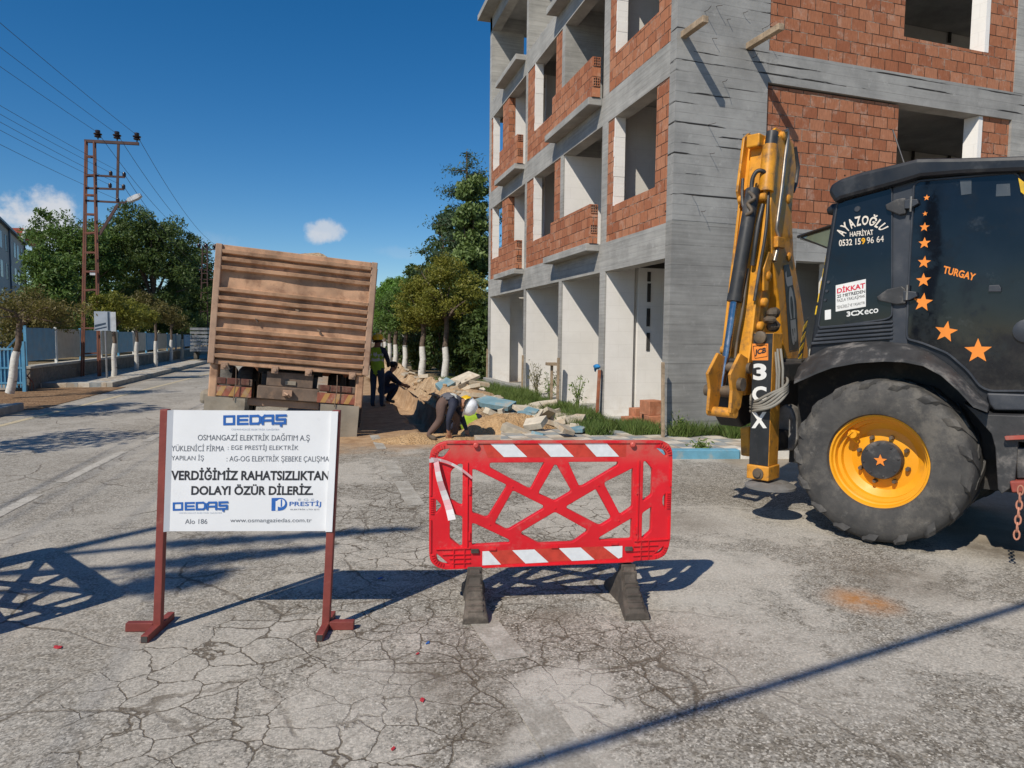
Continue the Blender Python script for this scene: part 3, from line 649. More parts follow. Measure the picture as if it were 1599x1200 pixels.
# local: x along board, -y towards the viewer, z up
for x in (0.0, SW):
    mb = MB(); mb.box((x - .021, -.021, .02), (x + .021, .021, 1.232)); leg = mb.build('leg', 'red_oxide', sgn, bevel=.004, T=LEAN)
    f = MB(); f.box((x - .02, -.16, 0), (x + .02, .16, .042)); 
    if x == 0: f.box((-.17, -.02, .002), (-.0215, .02, .05))
    else: f.box((x + .0215, -.02, .002), (x + .155, .02, .05))
    f.build('foot', 'red_oxide', leg, bevel=.003, T=LEAN)
    h = MB(); h.box((x - .016, -.163, .005), (x + .016, -.1601, .037)); h.build('tube_end', 'dark_recess', leg, T=LEAN)
zb, zt = .562, 1.228
bw = MB(); x0, x1 = .0215, SW + .013
bw.loft([[(x0, -.026, z), (x0 + .026, -.010, z), (x1 - .0365, -.010, z), (x1 - .0365, -.027, z), (x1, -.0285, z), (x1, -.0225, z), (x1 - .0345, -.0225, z), (x1 - .0345, -.006, z), (x0 + .027, -.006, z), (x0, -.022, z)] for z in (zb, zt)], 0)
board = bw.build('board', 'sign_white', sgn, T=LEAN)
def zq(x, y): # zoomed-photo pixel -> board coordinates
    t = (y - 55 - 20 * (x - 270) / 765) / 585.0; xl = 275 - 17 * t; u = (x - xl) / 765.0
    return x0 + u * (x1 - x0), zt - t * (zt - zb)
def sline(body, xa, xb, ya, yb, m, bold=0, name='lettering', **k):
    ua, va = zq(xa, yb); ub, vb = zq(xb, yb); uc, vc = zq(xa, ya)
    mb = MB(); text(mb, body, lambda u, v: (u, -.0115, v), ua, va, ub, vc, bold, **k)
    return mb.build(name, m, board, T=LEAN)
def strokes(mb, segs, fn, w):
    for i, (p, q) in enumerate(segs):
        p = np.array(p, float); q = np.array(q, float); d = _n(q - p); n = np.array([-d[1], d[0]]) * w / 2; e = d * w * .5
        cs = [p - e + n, p - e - n, q + e - n, q + e + n]; mb.add([fn(c[0], c[1], i * .00012) for c in cs], [(0, 1, 2, 3)])
def square_logo(xa, xb, ya, yb, wz):
    mb = MB(); W = (xb - xa); H = yb - ya; lw = W / 5; segs = []
    def L_(k, pts):
        for a, b_ in zip(pts[:-1], pts[1:]):
            segs.append(((xa + (k + .08 + a[0] * .78) * lw, ya + a[1] * H), (xa + (k + .08 + b_[0] * .78) * lw, ya + b_[1] * H)))
    L_(0, [(0, .06), (.95, .06), (.95, .94), (0, .94), (0, .06)]); L_(1, [(1, .06), (.08, .06), (.08, .94), (1, .94)]); L_(1, [(.08, .5), (.95, .5)])
    L_(2, [(.05, .94), (.05, .06), (.8, .06), (1, .22), (1, .78), (.8, .94), (.05, .94)]); L_(3, [(0, .98), (0, .25), (.2, .06), (1, .06), (1, .98)]); L_(3, [(0, .6), (1, .6)])
    L_(4, [(1, .06), (.1, .06), (.1, .5), (.95, .5), (.95, .94), (0, .94)]); L_(4, [(.55, .96), (.55, 1.22)])
    def fn(x, y, e):
        u, v = zq(x, y); return (u, -.0118 - e, v)
    strokes(mb, segs, fn, wz); return mb.build('logo', 'print_blue', board, T=LEAN)
square_logo(520, 808, 88, 130, 11); sline('OSMANGAZİ ELEKTRİK DAĞITIM', 556, 770, 146, 157, 'print_pale', name='lettering')
sline('OSMANGAZİ ELEKTRİK DAĞITIM A.Ş', 405, 910, 166, 210, 'print_grey', .004)
sline('YÜKLENİCİ FİRMA', 288, 525, 216, 252, 'print_grey', 0); sline(': EGE PRESTİJ ELEKTRİK', 540, 860, 222, 258, 'print_grey', 0)
sline('YAPILAN İŞ', 287, 433, 266, 302, 'print_grey', 0); sline(': AG-OG ELEKTRİK ŞEBEKE ÇALIŞMA', 535, 1000, 272, 314, 'print_grey', 0)
sline('VERDİĞİMİZ RAHATSIZLIKTAN', 286, 1003, 330, 392, 'print_black', .03); sline('DOLAYI ÖZÜR DİLERİZ.', 377, 930, 408, 466, 'print_black', .03); sline('.', 268, 274, 360, 370, 'print_black', .03)
square_logo(295, 548, 502, 538, 9); sline('OSMANGAZİ ELEKTRİK DAĞITIM', 322, 515, 546, 555, 'print_pale')
mb = MB()
def bq(x, y, e=0.0): u, v = zq(x, y); return (u, -.0115 - e, v)
mb.add([bq(741, 490), bq(741, 553), bq(781, 553), bq(781, 490)], [(0, 1, 2, 3)], 0)
mb.add([bq(782 + 30 * math.cos(R_(a)), 521 + 31 * math.sin(R_(a)), .0003) for a in range(0, 360, 15)], [tuple(range(24))], 0)
mb.add([bq(783 + 20 * math.cos(R_(a)), 516 + 20 * math.sin(R_(a)), .0006) for a in range(0, 360, 15)], [tuple(range(24))], 1)
mb.add([bq(760, 505, .0008), bq(760, 553, .0008), bq(770, 553, .0008), bq(770, 505, .0008)], [(0, 1, 2, 3)], 1)
mb.add([bq(783, 498, .0008), bq(783, 534, .0008), bq(790, 534, .0008), bq(790, 498, .0008)], [(0, 1, 2, 3)], 0)
mb.build('logo', ['print_blue', 'sign_white'], board, T=LEAN)
sline('E G E', 862, 935, 496, 506, 'print_pale'); sline('PRESTİJ', 822, 967, 503, 538, 'print_blue', .012); sline('ELEKTRİK LTD ŞTİ', 828, 960, 543, 553, 'print_grey')
sline('Alo 186', 350, 450, 582, 606, 'print_grey', 0); sline('www.osmangaziedas.com.tr', 554, 925, 584, 610, 'print_grey', 0)
# ------------------------------------------------------------------ red plastic barrier
def m_plastic(name, c):
    b = NB(name); P = b.pos(True)
    cc = b.mix(b.rng(b.noise(3, 6, .65, P), .3, .7), mul(c, .88), mul(c, 1.08)); cc = b.mix(b.math('MULTIPLY', b.rng(b.noise(7, 9, .78, P), .53, .68), .42), cc, (.50, .17, .14))
    sp = b.new('SeparateXYZ'); b.lk(P, sp.inputs[0])
    cc = b.mix(b.math('MULTIPLY', b.rng(sp.outputs[2], .85, 1.0), b.rng(b.noise(6, 7, .7, P), .40, .6, 0, .55)), cc, (.40, .20, .14))
    b.bump(b.noise(90, 3, .6, P), .08, .004); b.out(cc, b.rng(b.noise(8, 5, .7, P), .3, .7, .34, .55), 0, .45)
m_plastic('red_plastic', (.70, .012, .022)); mat('reflective_white', (.74, .76, .77), .4, var=.05, scale=30, dirt=(.5, .47, .42), damt=.4, dscale=9, dthr=.55); mat('reflective_red', (.55, .05, .03), .45, var=.15, scale=20); mat('old_rubber', (.075, .062, .05), .85, var=.3, scale=12, dirt=(.17, .14, .11), damt=.8, dscale=5, bump=.4)
mat('tape_white', (.75, .70, .70), .45, var=.06); mat('tape_pink', (.72, .42, .44), .45, var=.1)
BW, BH, BZ = 1.47, .768, .248
def bz(x, y): return (x - 115) / 1387.0 * BW, BZ + (862 - y) / 770.0 * BH
def rounded(pts, r, seg=4):
    out = []; n = len(pts)
    for i in range(n):
        p = np.array(pts[i], float); a = np.array(pts[i - 1], float) - p; c = np.array(pts[(i + 1) % n], float) - p
        la, lc = np.linalg.norm(a), np.linalg.norm(c); k = min(r, la * .45, lc * .45); pa = p + a / la * k; pc = p + c / lc * k
        for t in [j / seg for j in range(seg + 1)]: out.append((1 - t) ** 2 * pa + 2 * t * (1 - t) * p + t * t * pc)
    return out
HOLES = [[(447, 215), (768, 215), (688, 384), (668, 380), (447, 252)], [(893, 213), (1190, 213), (1190, 240), (985, 370), (962, 370)], [(350, 253), (372, 256), (548, 350), (548, 372), (445, 553), (425, 556), (350, 525)],
 [(818, 228), (835, 232), (922, 392), (915, 406), (825, 462), (730, 415), (730, 395)], [(1278, 250), (1280, 500), (1215, 548), (1200, 540), (1108, 360), (1108, 340)], [(582, 383), (762, 480), (766, 505), (565, 632), (545, 632), (483, 595), (483, 575)],
 [(1062, 378), (1158, 560), (1155, 577), (1097, 614), (1078, 612), (890, 505), (890, 485)], [(350, 583), (372, 586), (572, 690), (572, 716), (350, 726)], [(826, 518), (1018, 633), (1016, 655), (935, 717), (735, 722), (632, 662), (632, 640)],
 [(1278, 560), (1278, 702), (1085, 707), (1082, 682)], [(228, 268), (275, 220), (302, 223), (302, 478), (283, 480), (225, 440)], [(224, 520), (302, 540), (302, 730), (285, 735), (224, 680)], [(1332, 213), (1350, 210), (1393, 262), (1393, 427), (1342, 464), (1332, 458)],
 [(1332, 533), (1393, 490), (1393, 652), (1345, 697), (1332, 692)], [(146, 428), (182, 470), (182, 490), (146, 532)], [(1450, 430), (1474, 405), (1474, 522), (1450, 482)],
 [(152, 186), (164, 152), (190, 134), (236, 128), (192, 192)], [(1398, 128), (1440, 134), (1466, 152), (1476, 182), (1462, 188)], [(150, 760), (236, 842), (190, 842), (162, 826), (150, 800)], [(1400, 800), (1472, 735), (1470, 770), (1450, 792)]]
OUT = [(115, 200), (122, 150), (150, 115), (205, 92), (1440, 92), (1480, 110), (1500, 150), (1502, 200), (1502, 375), (1502, 705), (1492, 760), (1475, 800), (1430, 826), (1300, 832), (1285, 838), (390, 862), (200, 866), (155, 850), (122, 815), (115, 765), (115, 555), (115, 420)]
def plate(splines, ext, bev, name, m, parent, y=0.0):
    cu = bpy.data.curves.new('c', 'CURVE'); cu.dimensions = '2D'; cu.fill_mode = 'BOTH'; cu.extrude = ext; cu.bevel_depth = bev; cu.bevel_resolution = 1
    for pts in splines:
        sp = cu.splines.new('POLY'); sp.points.add(len(pts) - 1); sp.use_cyclic_u = True
        for i, p in enumerate(pts): sp.points[i].co = (p[0], p[1], 0, 1)
    o = bpy.data.objects.new('c', cu); C.objects.link(o); dg = bpy.context.evaluated_depsgraph_get(); dg.update()
    me = bpy.data.meshes.new_from_object(o.evaluated_get(dg)); vs = [(v.co[0], y - v.co[2], v.co[1]) for v in me.vertices]; fs = [tuple(p.vertices) for p in me.polygons]
    bpy.data.objects.remove(o); bpy.data.curves.remove(cu); bpy.data.meshes.remove(me)
    mb = MB(); mb.add(vs, fs); return mb.build(name, m, parent, smooth=35)
def make_barrier(label, loc, rz):
    t = thing('road_barrier', label, 'barrier', loc, (0, 0, rz), 'red plastic road barriers')
    sp = [[bz(*p) for p in rounded(OUT, 26)]] + [[bz(*p) for p in rounded(h, 16)] for h in HOLES]
    pan = plate(sp, .017, .004, 'panel', 'red_plastic', t)
    # raised ribs: rims, corner ladders, slot edges, knobs
    r = MB()
    for (a, b_, w) in (((205, 96), (1440, 96), 10), ((120, 205), (120, 415), 9), ((120, 560), (120, 760), 9), ((1498, 205), (1498, 370), 9), ((1498, 560), (1498, 700), 9), ((326, 215), (326, 735), 5), ((1308, 205), (1308, 715), 5), ((150, 742), (345, 738), 6), ((1290, 708), (1490, 700), 6), ((185, 775), (345, 772), 5), ((225, 800), (345, 798), 5), ((240, 828), (345, 826), 5), ((1285, 740), (1430, 735), 5), ((1285, 770), (1410, 766), 5), ((1285, 800), (1395, 796), 5), ((310, 740), (310, 850), 5), ((250, 742), (250, 850), 5), ((1330, 705), (1330, 825), 5), ((1375, 705), (1375, 825), 5), ((230, 862), (1285, 836), 7)):
        p, q = bz(*a), bz(*b_); r.bar((p[0], -.023, p[1]), (q[0], -.023, q[1]), w / 1387 * BW, .012, up=(0, 1, 0))
    for k in range(7):
        for cx_, cy_, a0 in ((200, 190, 180), (1420, 180, 270), (200, 770, 90), (1410, 740, 0)):
            a = R_(a0 + 8 + k * 12.5); p = bz(cx_ + 78 * math.cos(a), cy_ + 78 * math.sin(a)); q = bz(cx_ + 58 * math.cos(a), cy_ + 58 * math.sin(a)); r.bar((p[0], -.0225, p[1]), (q[0], -.0225, q[1]), .007, .010, up=(0, 1, 0))
    for k in range(8):
        for xx, yy in ((128, 432), (1486, 412)):
            p = bz(xx - 9, yy + 13 * k); q = bz(xx + 9, yy + 13 * k); r.bar((p[0], -.0225, p[1]), (q[0], -.0225, q[1]), .006, .012, up=(0, 1, 0))
    for (x, y) in ((372, 112), (1268, 110)): p = bz(x, y); r.lathe([(.018, 0), (.017, .018), (.010, .024)], (p[0], -.02, p[1]), (0, -1, 0), 12)
    for (x, y) in ((580, 366), (1076, 362), (828, 500), (455, 596), (1200, 580)): p = bz(x, y); r.lathe([(.006, 0), (.005, .004)], (p[0], -.0205, p[1]), (0, -1, 0), 8)
    for (x, y) in ((470, 745), (827, 737), (1175, 722), (338, 385), (338, 665), (1302, 390), (1302, 640)):
        p = bz(x, y); w, h = ((.045, .014) if y > 700 else (.012, .05)); r.box((p[0] - w / 2, -.03, p[1] - h / 2), (p[0] + w / 2, -.021, p[1] + h / 2))
    r.build('rib', 'red_plastic', pan)
    ty = -.0215
    st = MB(); rd = MB()
    def para(pts, mb, e=0):
        q = MB(); q.add([(bz(*p)[0], ty - e, bz(*p)[1]) for p in pts], [(0, 1, 2, 3)]); q.build('reflective_strip', 'reflective_red' if mb is rd else 'reflective_white', pan)
    para([(408, 100), (1232, 97), (1232, 186), (440, 188)], rd); para([(413, 757), (1222, 737), (1222, 815), (413, 845)], rd)
    for d in (0, 270, 535): para([(452 + d, 103 - d * .004), (580 + d, 101 - d * .004), (662 + d - d * .01, 184), (530 + d - d * .01, 184)], st, .0015)
    para([(413, 759), (450, 758), (520, 842), (413, 845)], st, .0015)
    for d in (0, 268): para([(583 + d, 755 - d * .03), (710 + d, 752 - d * .03), (793 + d, 833 - d * .04), (660 + d, 838 - d * .04)], st, .0015)
    para([(1110, 742), (1222, 738), (1222, 808), (1200, 817)], st, .0015)
    
    ms = MB()
    for xa in (585, 1025):
        p, q = bz(xa, 207), bz(xa + 48, 196); text(ms, 'SERIE', lambda u, v: (u, -.0216, v), p[0], p[1], q[0], q[1], .02)
    # feet
    for k, cx_ in enumerate((370, 1258)):
        xc = bz(cx_, 0)[0]; f = MB(); prof = [(-.26, .045), (-.23, .075), (-.18, .10), (-.14, .15), (-.10, .165), (-.05, .245), (0, .26), (.05, .245), (.10, .17), (.15, .15), (.21, .10), (.27, .075), (.31, .045)]
        rings = []
        for (yy, zz) in prof:
            w = .048 + .03 * min(1, abs(yy) / .26) ; rings.append([(xc - w, yy, 0), (xc + w, yy, 0), (xc + w * .92, yy, zz * .7), (xc + w * .55, yy, zz), (xc - w * .55, yy, zz), (xc - w * .92, yy, zz * .7)])
        f.loft(rings)
        for j in range(7):
            yy = -.235 + j * .034; zz = float(np.interp(yy, [p[0] for p in prof], [p[1] for p in prof])); f.box((xc - .045, yy - .008, zz * .72), (xc + .045, yy + .008, zz + .008))
        f.build('foot', 'old_rubber', t, bevel=.006)
        cb = MB(); p = bz(cx_ - 22, 768); q = bz(cx_ + 22, 742); cb.box((p[0], -.036, p[1]), (q[0], -.022, q[1])); cb.build('clip', 'old_rubber', t, bevel=.003)
    return t
bA = np.array([.604, 4.066]); bB = np.array([2.05, 3.80])
brz = math.atan2(bB[1] - bA[1], bB[0] - bA[0])
bar = make_barrier('red plastic road barrier with white stripes and lattice openings on two rubber feet', (bA[0], bA[1], 0), brz)
cA = np.array([-1.95, 4.04]); cB = np.array([-2.75, 5.22])
dup(bar, (cA[0] + (cB - cA)[0] * 0, cA[1], 0), (0, 0, math.atan2(cB[1] - cA[1], cB[0] - cA[0])), label='red road barrier at the left whose lattice shadow falls on the road')
# tape tied to the barrier
def btp(x, y, d): 
    u, v = bz(x, y); c, s = math.cos(brz), math.sin(brz); return (bA[0] + u * c + d * s, bA[1] + u * s - d * c, v)
tp = MB()
def ribbon(mb, cl, w0, w1, m0):
    n = len(cl); 
    for i in range(n - 1):
        (xa, ya, da), (xb, yb, db) = cl[i], cl[i + 1]; dx, dy = xb - xa, yb - ya; l = math.hypot(dx, dy); nx, ny = -dy / l, dx / l
        wa = w0 + (w1 - w0) * i / (n - 1); wb = w0 + (w1 - w0) * (i + 1) / (n - 1)
        mb.quad(btp(xa + nx * wa, ya + ny * wa, da), btp(xb + nx * wb, yb + ny * wb, db), btp(xb - nx * wb, yb - ny * wb, db + .006), btp(xa - nx * wa, ya - ny * wa, da + .006), (m0 if (i // 2) % 2 == 0 else 1 - m0))
ribbon(tp, [(150 + 84 * t - 6 * math.sin(t * 5), 205 + 350 * t, .045 + .012 * math.sin(t * 7)) for t in [k / 12 for k in range(13)]], 14, 22, 1)
ribbon(tp, [(120 + 232 * t, 192 + 30 * t * t + 82 * t * t, .035 + .02 * t) for t in [k / 8 for k in range(9)]], 10, 7, 0)
ribbon(tp, [(112 + 50 * t, 200 - 8 * t, .05) for t in (0, .25, .5, .75, 1)], 12, 12, 0)
tag(tp.build('barrier_tape', ['tape_white', 'tape_pink'], smooth=60), 'red and white warning tape knotted to the barrier and hanging down', 'tape')
# ------------------------------------------------------------------ backhoe loader
# local frame: x forward, y from the near side inwards, z up; origin under the near rear wheel
JO = np.array([4.30, 4.40, 0.0]); JA = R_(-60); JF = np.array([math.cos(JA), math.sin(JA), 0]); JI = np.array([-JF[1], JF[0], 0])
def jl(p): d = np.array(p) - JO; return np.array([d @ JF, d @ JI, d[2]])
jc = jl(ORG)
def jray(px, py): d = ray(px, py); return np.array([d @ JF, d @ JI, d[2]])
def J(px, py, y=0.0): d = jray(px, py); t = (y - jc[1]) / d[1]; q = jc + d * t; return (q[0], q[2])       # on a side plane -> (x, z)
def JS(px, py, x): d = jray(px, py); t = (x - jc[0]) / d[0]; q = jc + d * t; return (q[1], q[2])            # on a cross plane -> (y, z)
def JP(px, py, p0, n): d = jray(px, py); n = np.array(n, float); return jc + d * (np.dot(np.array(p0) - jc, n) / np.dot(d, n))
mat('machine_yellow', (.68, .295, .018), .45, var=.18, scale=4, dirt=(.15, .085, .04), damt=.8, dscale=4.5, dthr=.485, bump=.06, bscale=30)
mat('rim_yellow', (.85, .37, .012), .42, var=.06, scale=4, dirt=(.45, .22, .06), damt=.35, dscale=5, dthr=.55)
mat('worn_yellow', (.62, .27, .03), .5, var=.2, scale=5, dirt=(.13, .08, .05), damt=.75, dscale=8, dthr=.5, bump=.15)
mat('cab_black', (.014, .016, .020), .40, var=.2, scale=3, dirt=(.10, .10, .10), damt=.3, dscale=5, dthr=.52)
mat('dusty_black', (.045, .045, .046), .55, var=.3, scale=4, dirt=(.24, .22, .20), damt=.8, dscale=4, dthr=.5, bump=.1)
mat('pillar_black', (.040, .045, .055), .45, var=.15, scale=3, dirt=(.13, .13, .13), damt=.3)
mat('chassis_black', (.028, .027, .026), .7, var=.3, dirt=(.10, .08, .06), damt=.7, dscale=5)
def m_tyre():
    b = NB('tyre_rubber'); P = b.pos(True)
    c = b.mix(b.rng(b.noise(4, 7, .7, P), .35, .7), (.050, .049, .048), (.095, .090, .083))
    c = b.mix(b.math('MULTIPLY', b.rng(b.noise(2.6, 8, .72, P), .47, .64), .6), c, (.19, .172, .145))
    c = b.mix(b.math('MULTIPLY', b.rng(b.noise(11, 6, .75, P), .6, .7), .5), c, (.2, .19, .175))
    b.bump(b.noise(30, 5, .65, P), .25, .01); b.out(c, .8, 0, .35)
m_tyre()
def m_glass():
    b = NB('tinted_glass'); P = b.pos(True)
    c = b.mix(b.rng(b.noise(1.6, 5, .6, P), .35, .7), (.004, .006, .010), (.009, .012, .018))
    c = b.mix(b.math('MULTIPLY', b.rng(b.noise(4, 8, .75, P), .6, .78), .35), c, (.09, .10, .11))
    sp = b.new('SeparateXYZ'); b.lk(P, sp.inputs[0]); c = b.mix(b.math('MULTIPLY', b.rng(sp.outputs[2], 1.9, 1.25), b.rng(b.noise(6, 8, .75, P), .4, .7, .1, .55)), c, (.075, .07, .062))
    b.bump(b.noise(1.1, 2, .5, P), .10, .08)
    b.out(c, b.rng(b.noise(5, 6, .7, P), .45, .7, .04, .22), 0, .5)
m_glass()
mat('reflection_tone', (.07, .08, .09), .2); mat('chrome', (.42, .42, .43), .24, 1.0, var=.15); mat('steel', (.33, .30, .26), .42, .8, var=.25, dirt=(.15, .10, .07), damt=.6); mat('grease', (.11, .085, .06), .6, var=.3, dirt=(.25, .17, .09), damt=.5); mat('bucket_steel', (.26, .25, .235), .6, .3, var=.25, dirt=(.12, .10, .08), damt=.6)  # first tone is for the reflections painted on the door
mat('decal_black', (.022, .024, .026), .45, dirt=(.2, .18, .16), damt=.35, dscale=12, dthr=.56); mat('decal_white', (.78, .78, .75), .5, var=.05, dirt=(.45, .42, .38), damt=.4, dscale=20, dthr=.6); mat('decal_grey', (.36, .37, .38), .5, var=.05); mat('decal_orange', (.88, .27, .035), .5, var=.05); mat('decal_cream', (.75, .68, .58), .5, var=.04); mat('decal_yellow', (.85, .42, .01), .5); mat('decal_red', (.60, .02, .05), .5); mat('cable_grey', (.24, .225, .19), .7, var=.2); mat('hose_black', (.03, .03, .03), .5, var=.2, dirt=(.15, .13, .11), damt=.5); mat('chain_rust', (.46, .20, .13), .7, var=.2); mat('step_red', (.33, .07, .05), .7, var=.3, dirt=(.25, .18, .15), damt=.6); mat('hazard_yellow', (.80, .50, .01), .5, dirt=(.2, .15, .1), damt=.4); mat('pale_glass', (.17, .22, .17), .12, var=.1)
jcb = thing('backhoe_loader', 'yellow and black backhoe loader with orange star stickers on its cab', 'backhoe loader', tuple(JO), (0, 0, JA))
def jb(name, mb, m, par=None, **k): return mb.build(name, m, par or jcb, **k)
def side(pts, y): return [J(px, py, y) for px, py in pts]
def sfn(u, v, d): return (u, d, v)
# wheels
def make_wheel(cx_, cz, R, w, rr, lugs, parent, flip=False):
    s = 1 if not flip else -1
    h = w / 2; A = (0, s, 0); o = (cx_, 0, cz)
    k = R / .68
    ty = MB(); e = [(rr, .035), (rr + .012, .0), (rr + .05 * k, -.012), (.56 * k, -.018), (.615 * k, .0), (.645 * k, .03), (.652 * k, .10), (.655 * k, h)]
    prof = e + [(r, w - q) for r, q in e[::-1]] + [(rr, w - .035)]
    ty.lathe(prof[:-1] + [(rr, w - .035)], (cx_, 0, cz), A, 64, 0, False)
    t = ty.build('tyre', 'tyre_rubber', parent, smooth=50)
    lg = MB()
    for i in range(lugs):
        for sd_ in (0, 1):
            a0 = 2 * math.pi * (i + .5 * sd_) / lugs; rings = []
            for q in range(8):
                f = q / 7
                if f < .72: yy = h + .02 - (h + .02) * (f / .72) - .0; r0 = .648 * k; dr = .017 * k * (.8 + .2 * math.sin(f * 9 + i)) * (1 - .45 * f)
                else: g_ = (f - .72) / .28; yy = -.012 + .0 * g_; r0 = (.645 - .085 * g_) * k; dr = .010 * (1 - g_) + .002
                a = a0 + f * .30; wd_ = (.036 + .012 * f) * k / R
                if sd_: yy = w - yy
                if f < .72: pts = [(r0 - .02, a - wd_), (r0 + dr, a - wd_ * .8), (r0 + dr, a + wd_ * .8), (r0 - .02, a + wd_)]; rings.append([(cx_ + r * math.cos(b_), s * yy, cz + r * math.sin(b_)) for r, b_ in pts])
                else:
                    o_ = -dr if not sd_ else dr; i_ = .02 if not sd_ else -.02
                    rings.append([(cx_ + (r0) * math.cos(a - wd_), s * (yy + i_), cz + r0 * math.sin(a - wd_)), (cx_ + (r0 + .03) * math.cos(a - wd_ * .8), s * (yy + o_), cz + (r0 + .03) * math.sin(a - wd_ * .8)), (cx_ + (r0 + .03) * math.cos(a + wd_ * .8), s * (yy + o_), cz + (r0 + .03) * math.sin(a + wd_ * .8)), (cx_ + r0 * math.cos(a + wd_), s * (yy + i_), cz + r0 * math.sin(a + wd_))])
            lg.loft(rings)
    lo = lg.build('tread', 'tyre_rubber', t, smooth=40)
    rm = MB(); rm.lathe([(rr + .012, .02), (rr + .012, .028), (rr - .012, .032), (rr - .02, .06), (rr - .032, .065), (rr - .035, .12), (rr - .06, .125), (rr - .065, .17), (.25 * k, .20), (.17 * k, .185), (.0, .185)], o, A, 56, 0, False)
    ri = rm.build('rim', 'rim_yellow', t, smooth=35)
    hb = MB(); hb.lathe([(.155 * k, .190), (.155 * k, .122), (.148 * k, .110), (.10 * k, .106), (0, .105)], o, A, 36)
    for i in range(8):
        a = 2 * math.pi * i / 8 + .2; hb.lathe([(.011, .0), (.011, .012), (.007, .016)], (cx_ + .13 * k * math.cos(a), s * .118, cz + .13 * k * math.sin(a)), (0, -s, 0), 6)
    hb.build('hub', 'dusty_black', t, smooth=35)
    nt_ = MB()
    for i in range(8):
        a = 2 * math.pi * i / 8 + .5; nt_.lathe([(.02, 0), (.02, .02), (.014, .045), (.0, .045)], (cx_ + .192 * k * math.cos(a), s * .19, cz + .192 * k * math.sin(a)), (0, -s, 0), 6)
    nt_.build('wheel_nut', 'grease', t)
    return t
w1 = make_wheel(-.12, .675, .68, .43, .372, 17, jcb)
st = MB(); st.add([(-.12 + x, .098, .675 + z) for x, z in star_pts(.052, 92)], [tuple(range(10))]); st.build('star_sticker', 'decal_orange', w1)
br = MB(); br.tube([(-.32, .15, .80), (-.36, .07, .86), (-.345, .07, .89), (-.30, .12, .88)], .014, 8); br.lathe([(.035, 0), (.035, .05)], (-.335, .075, .87), (0, 1, 0), 12); br.build('valve_bracket', 'rim_yellow', w1, smooth=40)
wl = make_wheel(-.12, .675, .68, .43, .372, 17, jcb, True); wl.location = (0, 2.24, 0)
for y, fl in ((.28, False), (1.96, True)):
    w = make_wheel(2.15, .46, .46, .3, .25, 16, jcb, fl); w.location = (0, y, 0)
# chassis and body
mb = MB(); mb.box((-1.05, .55, .48), (2.7, 1.7, .95)); mb.box((-.9, .50, .95), (.95, 1.74, 1.32)); mb.lathe([(.12, .05), (.12, 1.75)], (-.12, .2, .675), (0, 1, 0), 16); jb('chassis', mb, 'chassis_black')
mb = MB(); mb.prism([(1.02, .95), (2.75, .95), (2.85, 1.25), (2.7, 1.62), (1.02, 1.78)], sfn, .60, 1.64); jb('bonnet', mb, 'machine_yellow', bevel=.03)
mb = MB()
for y in (.42, 1.7): mb.bar((1.15, y + .06, 1.5), (3.1, y + .06, .75), .12, .2)
mb.box((3.0, -.02, .25), (3.55, 2.26, .85)); jb('loader_arm', mb, 'machine_yellow', bevel=.02)
mb = MB(); mb.lathe([(.03, 0), (.03, .9)], (1.5, .75, 1.7), (0, 0, 1), 10); jb('exhaust', mb, 'chassis_black')
# cab shell
CYN = .34                                     # near side plane of the cab
shell = side([(1302, 318), (1394, 290), (1432, 274), (1600, 258), (1640, 262), (1660, 640), (1535, 640), (1440, 560), (1262, 560), (1268, 520)], CYN + .012)
mb = MB(); mb.prism(shell, sfn, CYN + .012, 1.90); cab = jb('cab', mb, 'cab_black', bevel=.02)
roof = side([(1292, 300), (1296, 288), (1312, 279), (1345, 268), (1405, 254), (1432, 247), (1500, 246), (1600, 243), (1680, 246), (1684, 268), (1600, 268), (1500, 272), (1437, 277), (1400, 288), (1312, 312), (1303, 318)], CYN - .07)
mb = MB(); mb.prism(roof, sfn, CYN - .07, 2.0); jb('cab_roof', mb, 'cab_black', bevel=.035)
mb = MB(); p = J(1304, 322, CYN - .04); mb.lathe([(.05, 0), (.055, .03), (.03, .08)], (p[0] - .03, CYN + .1, p[1] + .0), (-1, 0, -.2), 12); jb('work_light', mb, 'cab_black', smooth=40)
mb = MB(); p = J(1402, 254, CYN); mb.tube([(p[0], CYN + .2, p[1]), (p[0] - .14, CYN + .3, p[1] + .35)], .006, 6); mb.lathe([(.02, 0), (.018, .03)], (p[0], CYN + .2, p[1] - .01), (0, 0, 1), 8); jb('aerial', mb, 'hose_black')
def flat(name, pts, y, m, par, th=.006, **k):
    mb = MB(); mb.prism(side(pts, y), sfn, y, y + th); return jb(name, mb, m, par, **k)
QW = [(1308, 316), (1316, 309), (1386, 291), (1393, 296), (1393, 494), (1384, 499), (1283, 513), (1278, 509)]
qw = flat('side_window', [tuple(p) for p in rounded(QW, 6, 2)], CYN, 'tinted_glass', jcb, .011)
mb = MB(); mb.tube([(u, CYN - .002, v) for u, v in side([tuple(p) for p in rounded(QW, 6, 2)] + [tuple(rounded(QW, 6, 2)[0])], CYN)], .0075, 6); jb('seal', mb, 'pillar_black', qw)
pl = flat('pillar', [(1395, 292), (1434, 276), (1428, 300), (1420, 420), (1416, 555), (1388, 540), (1394, 500)], CYN + .002, 'pillar_black', jcb, .01)
DR = [(1427, 290), (1434, 283), (1584, 270), (1592, 276), (1606, 330), (1640, 420), (1640, 611), (1545, 611), (1530, 604), (1512, 580), (1480, 552), (1440, 536), (1417, 530), (1416, 520), (1419, 440)]
dr = flat('door', [tuple(p) for p in rounded(DR, 8, 2)], CYN - .004, 'tinted_glass', jcb, .014)
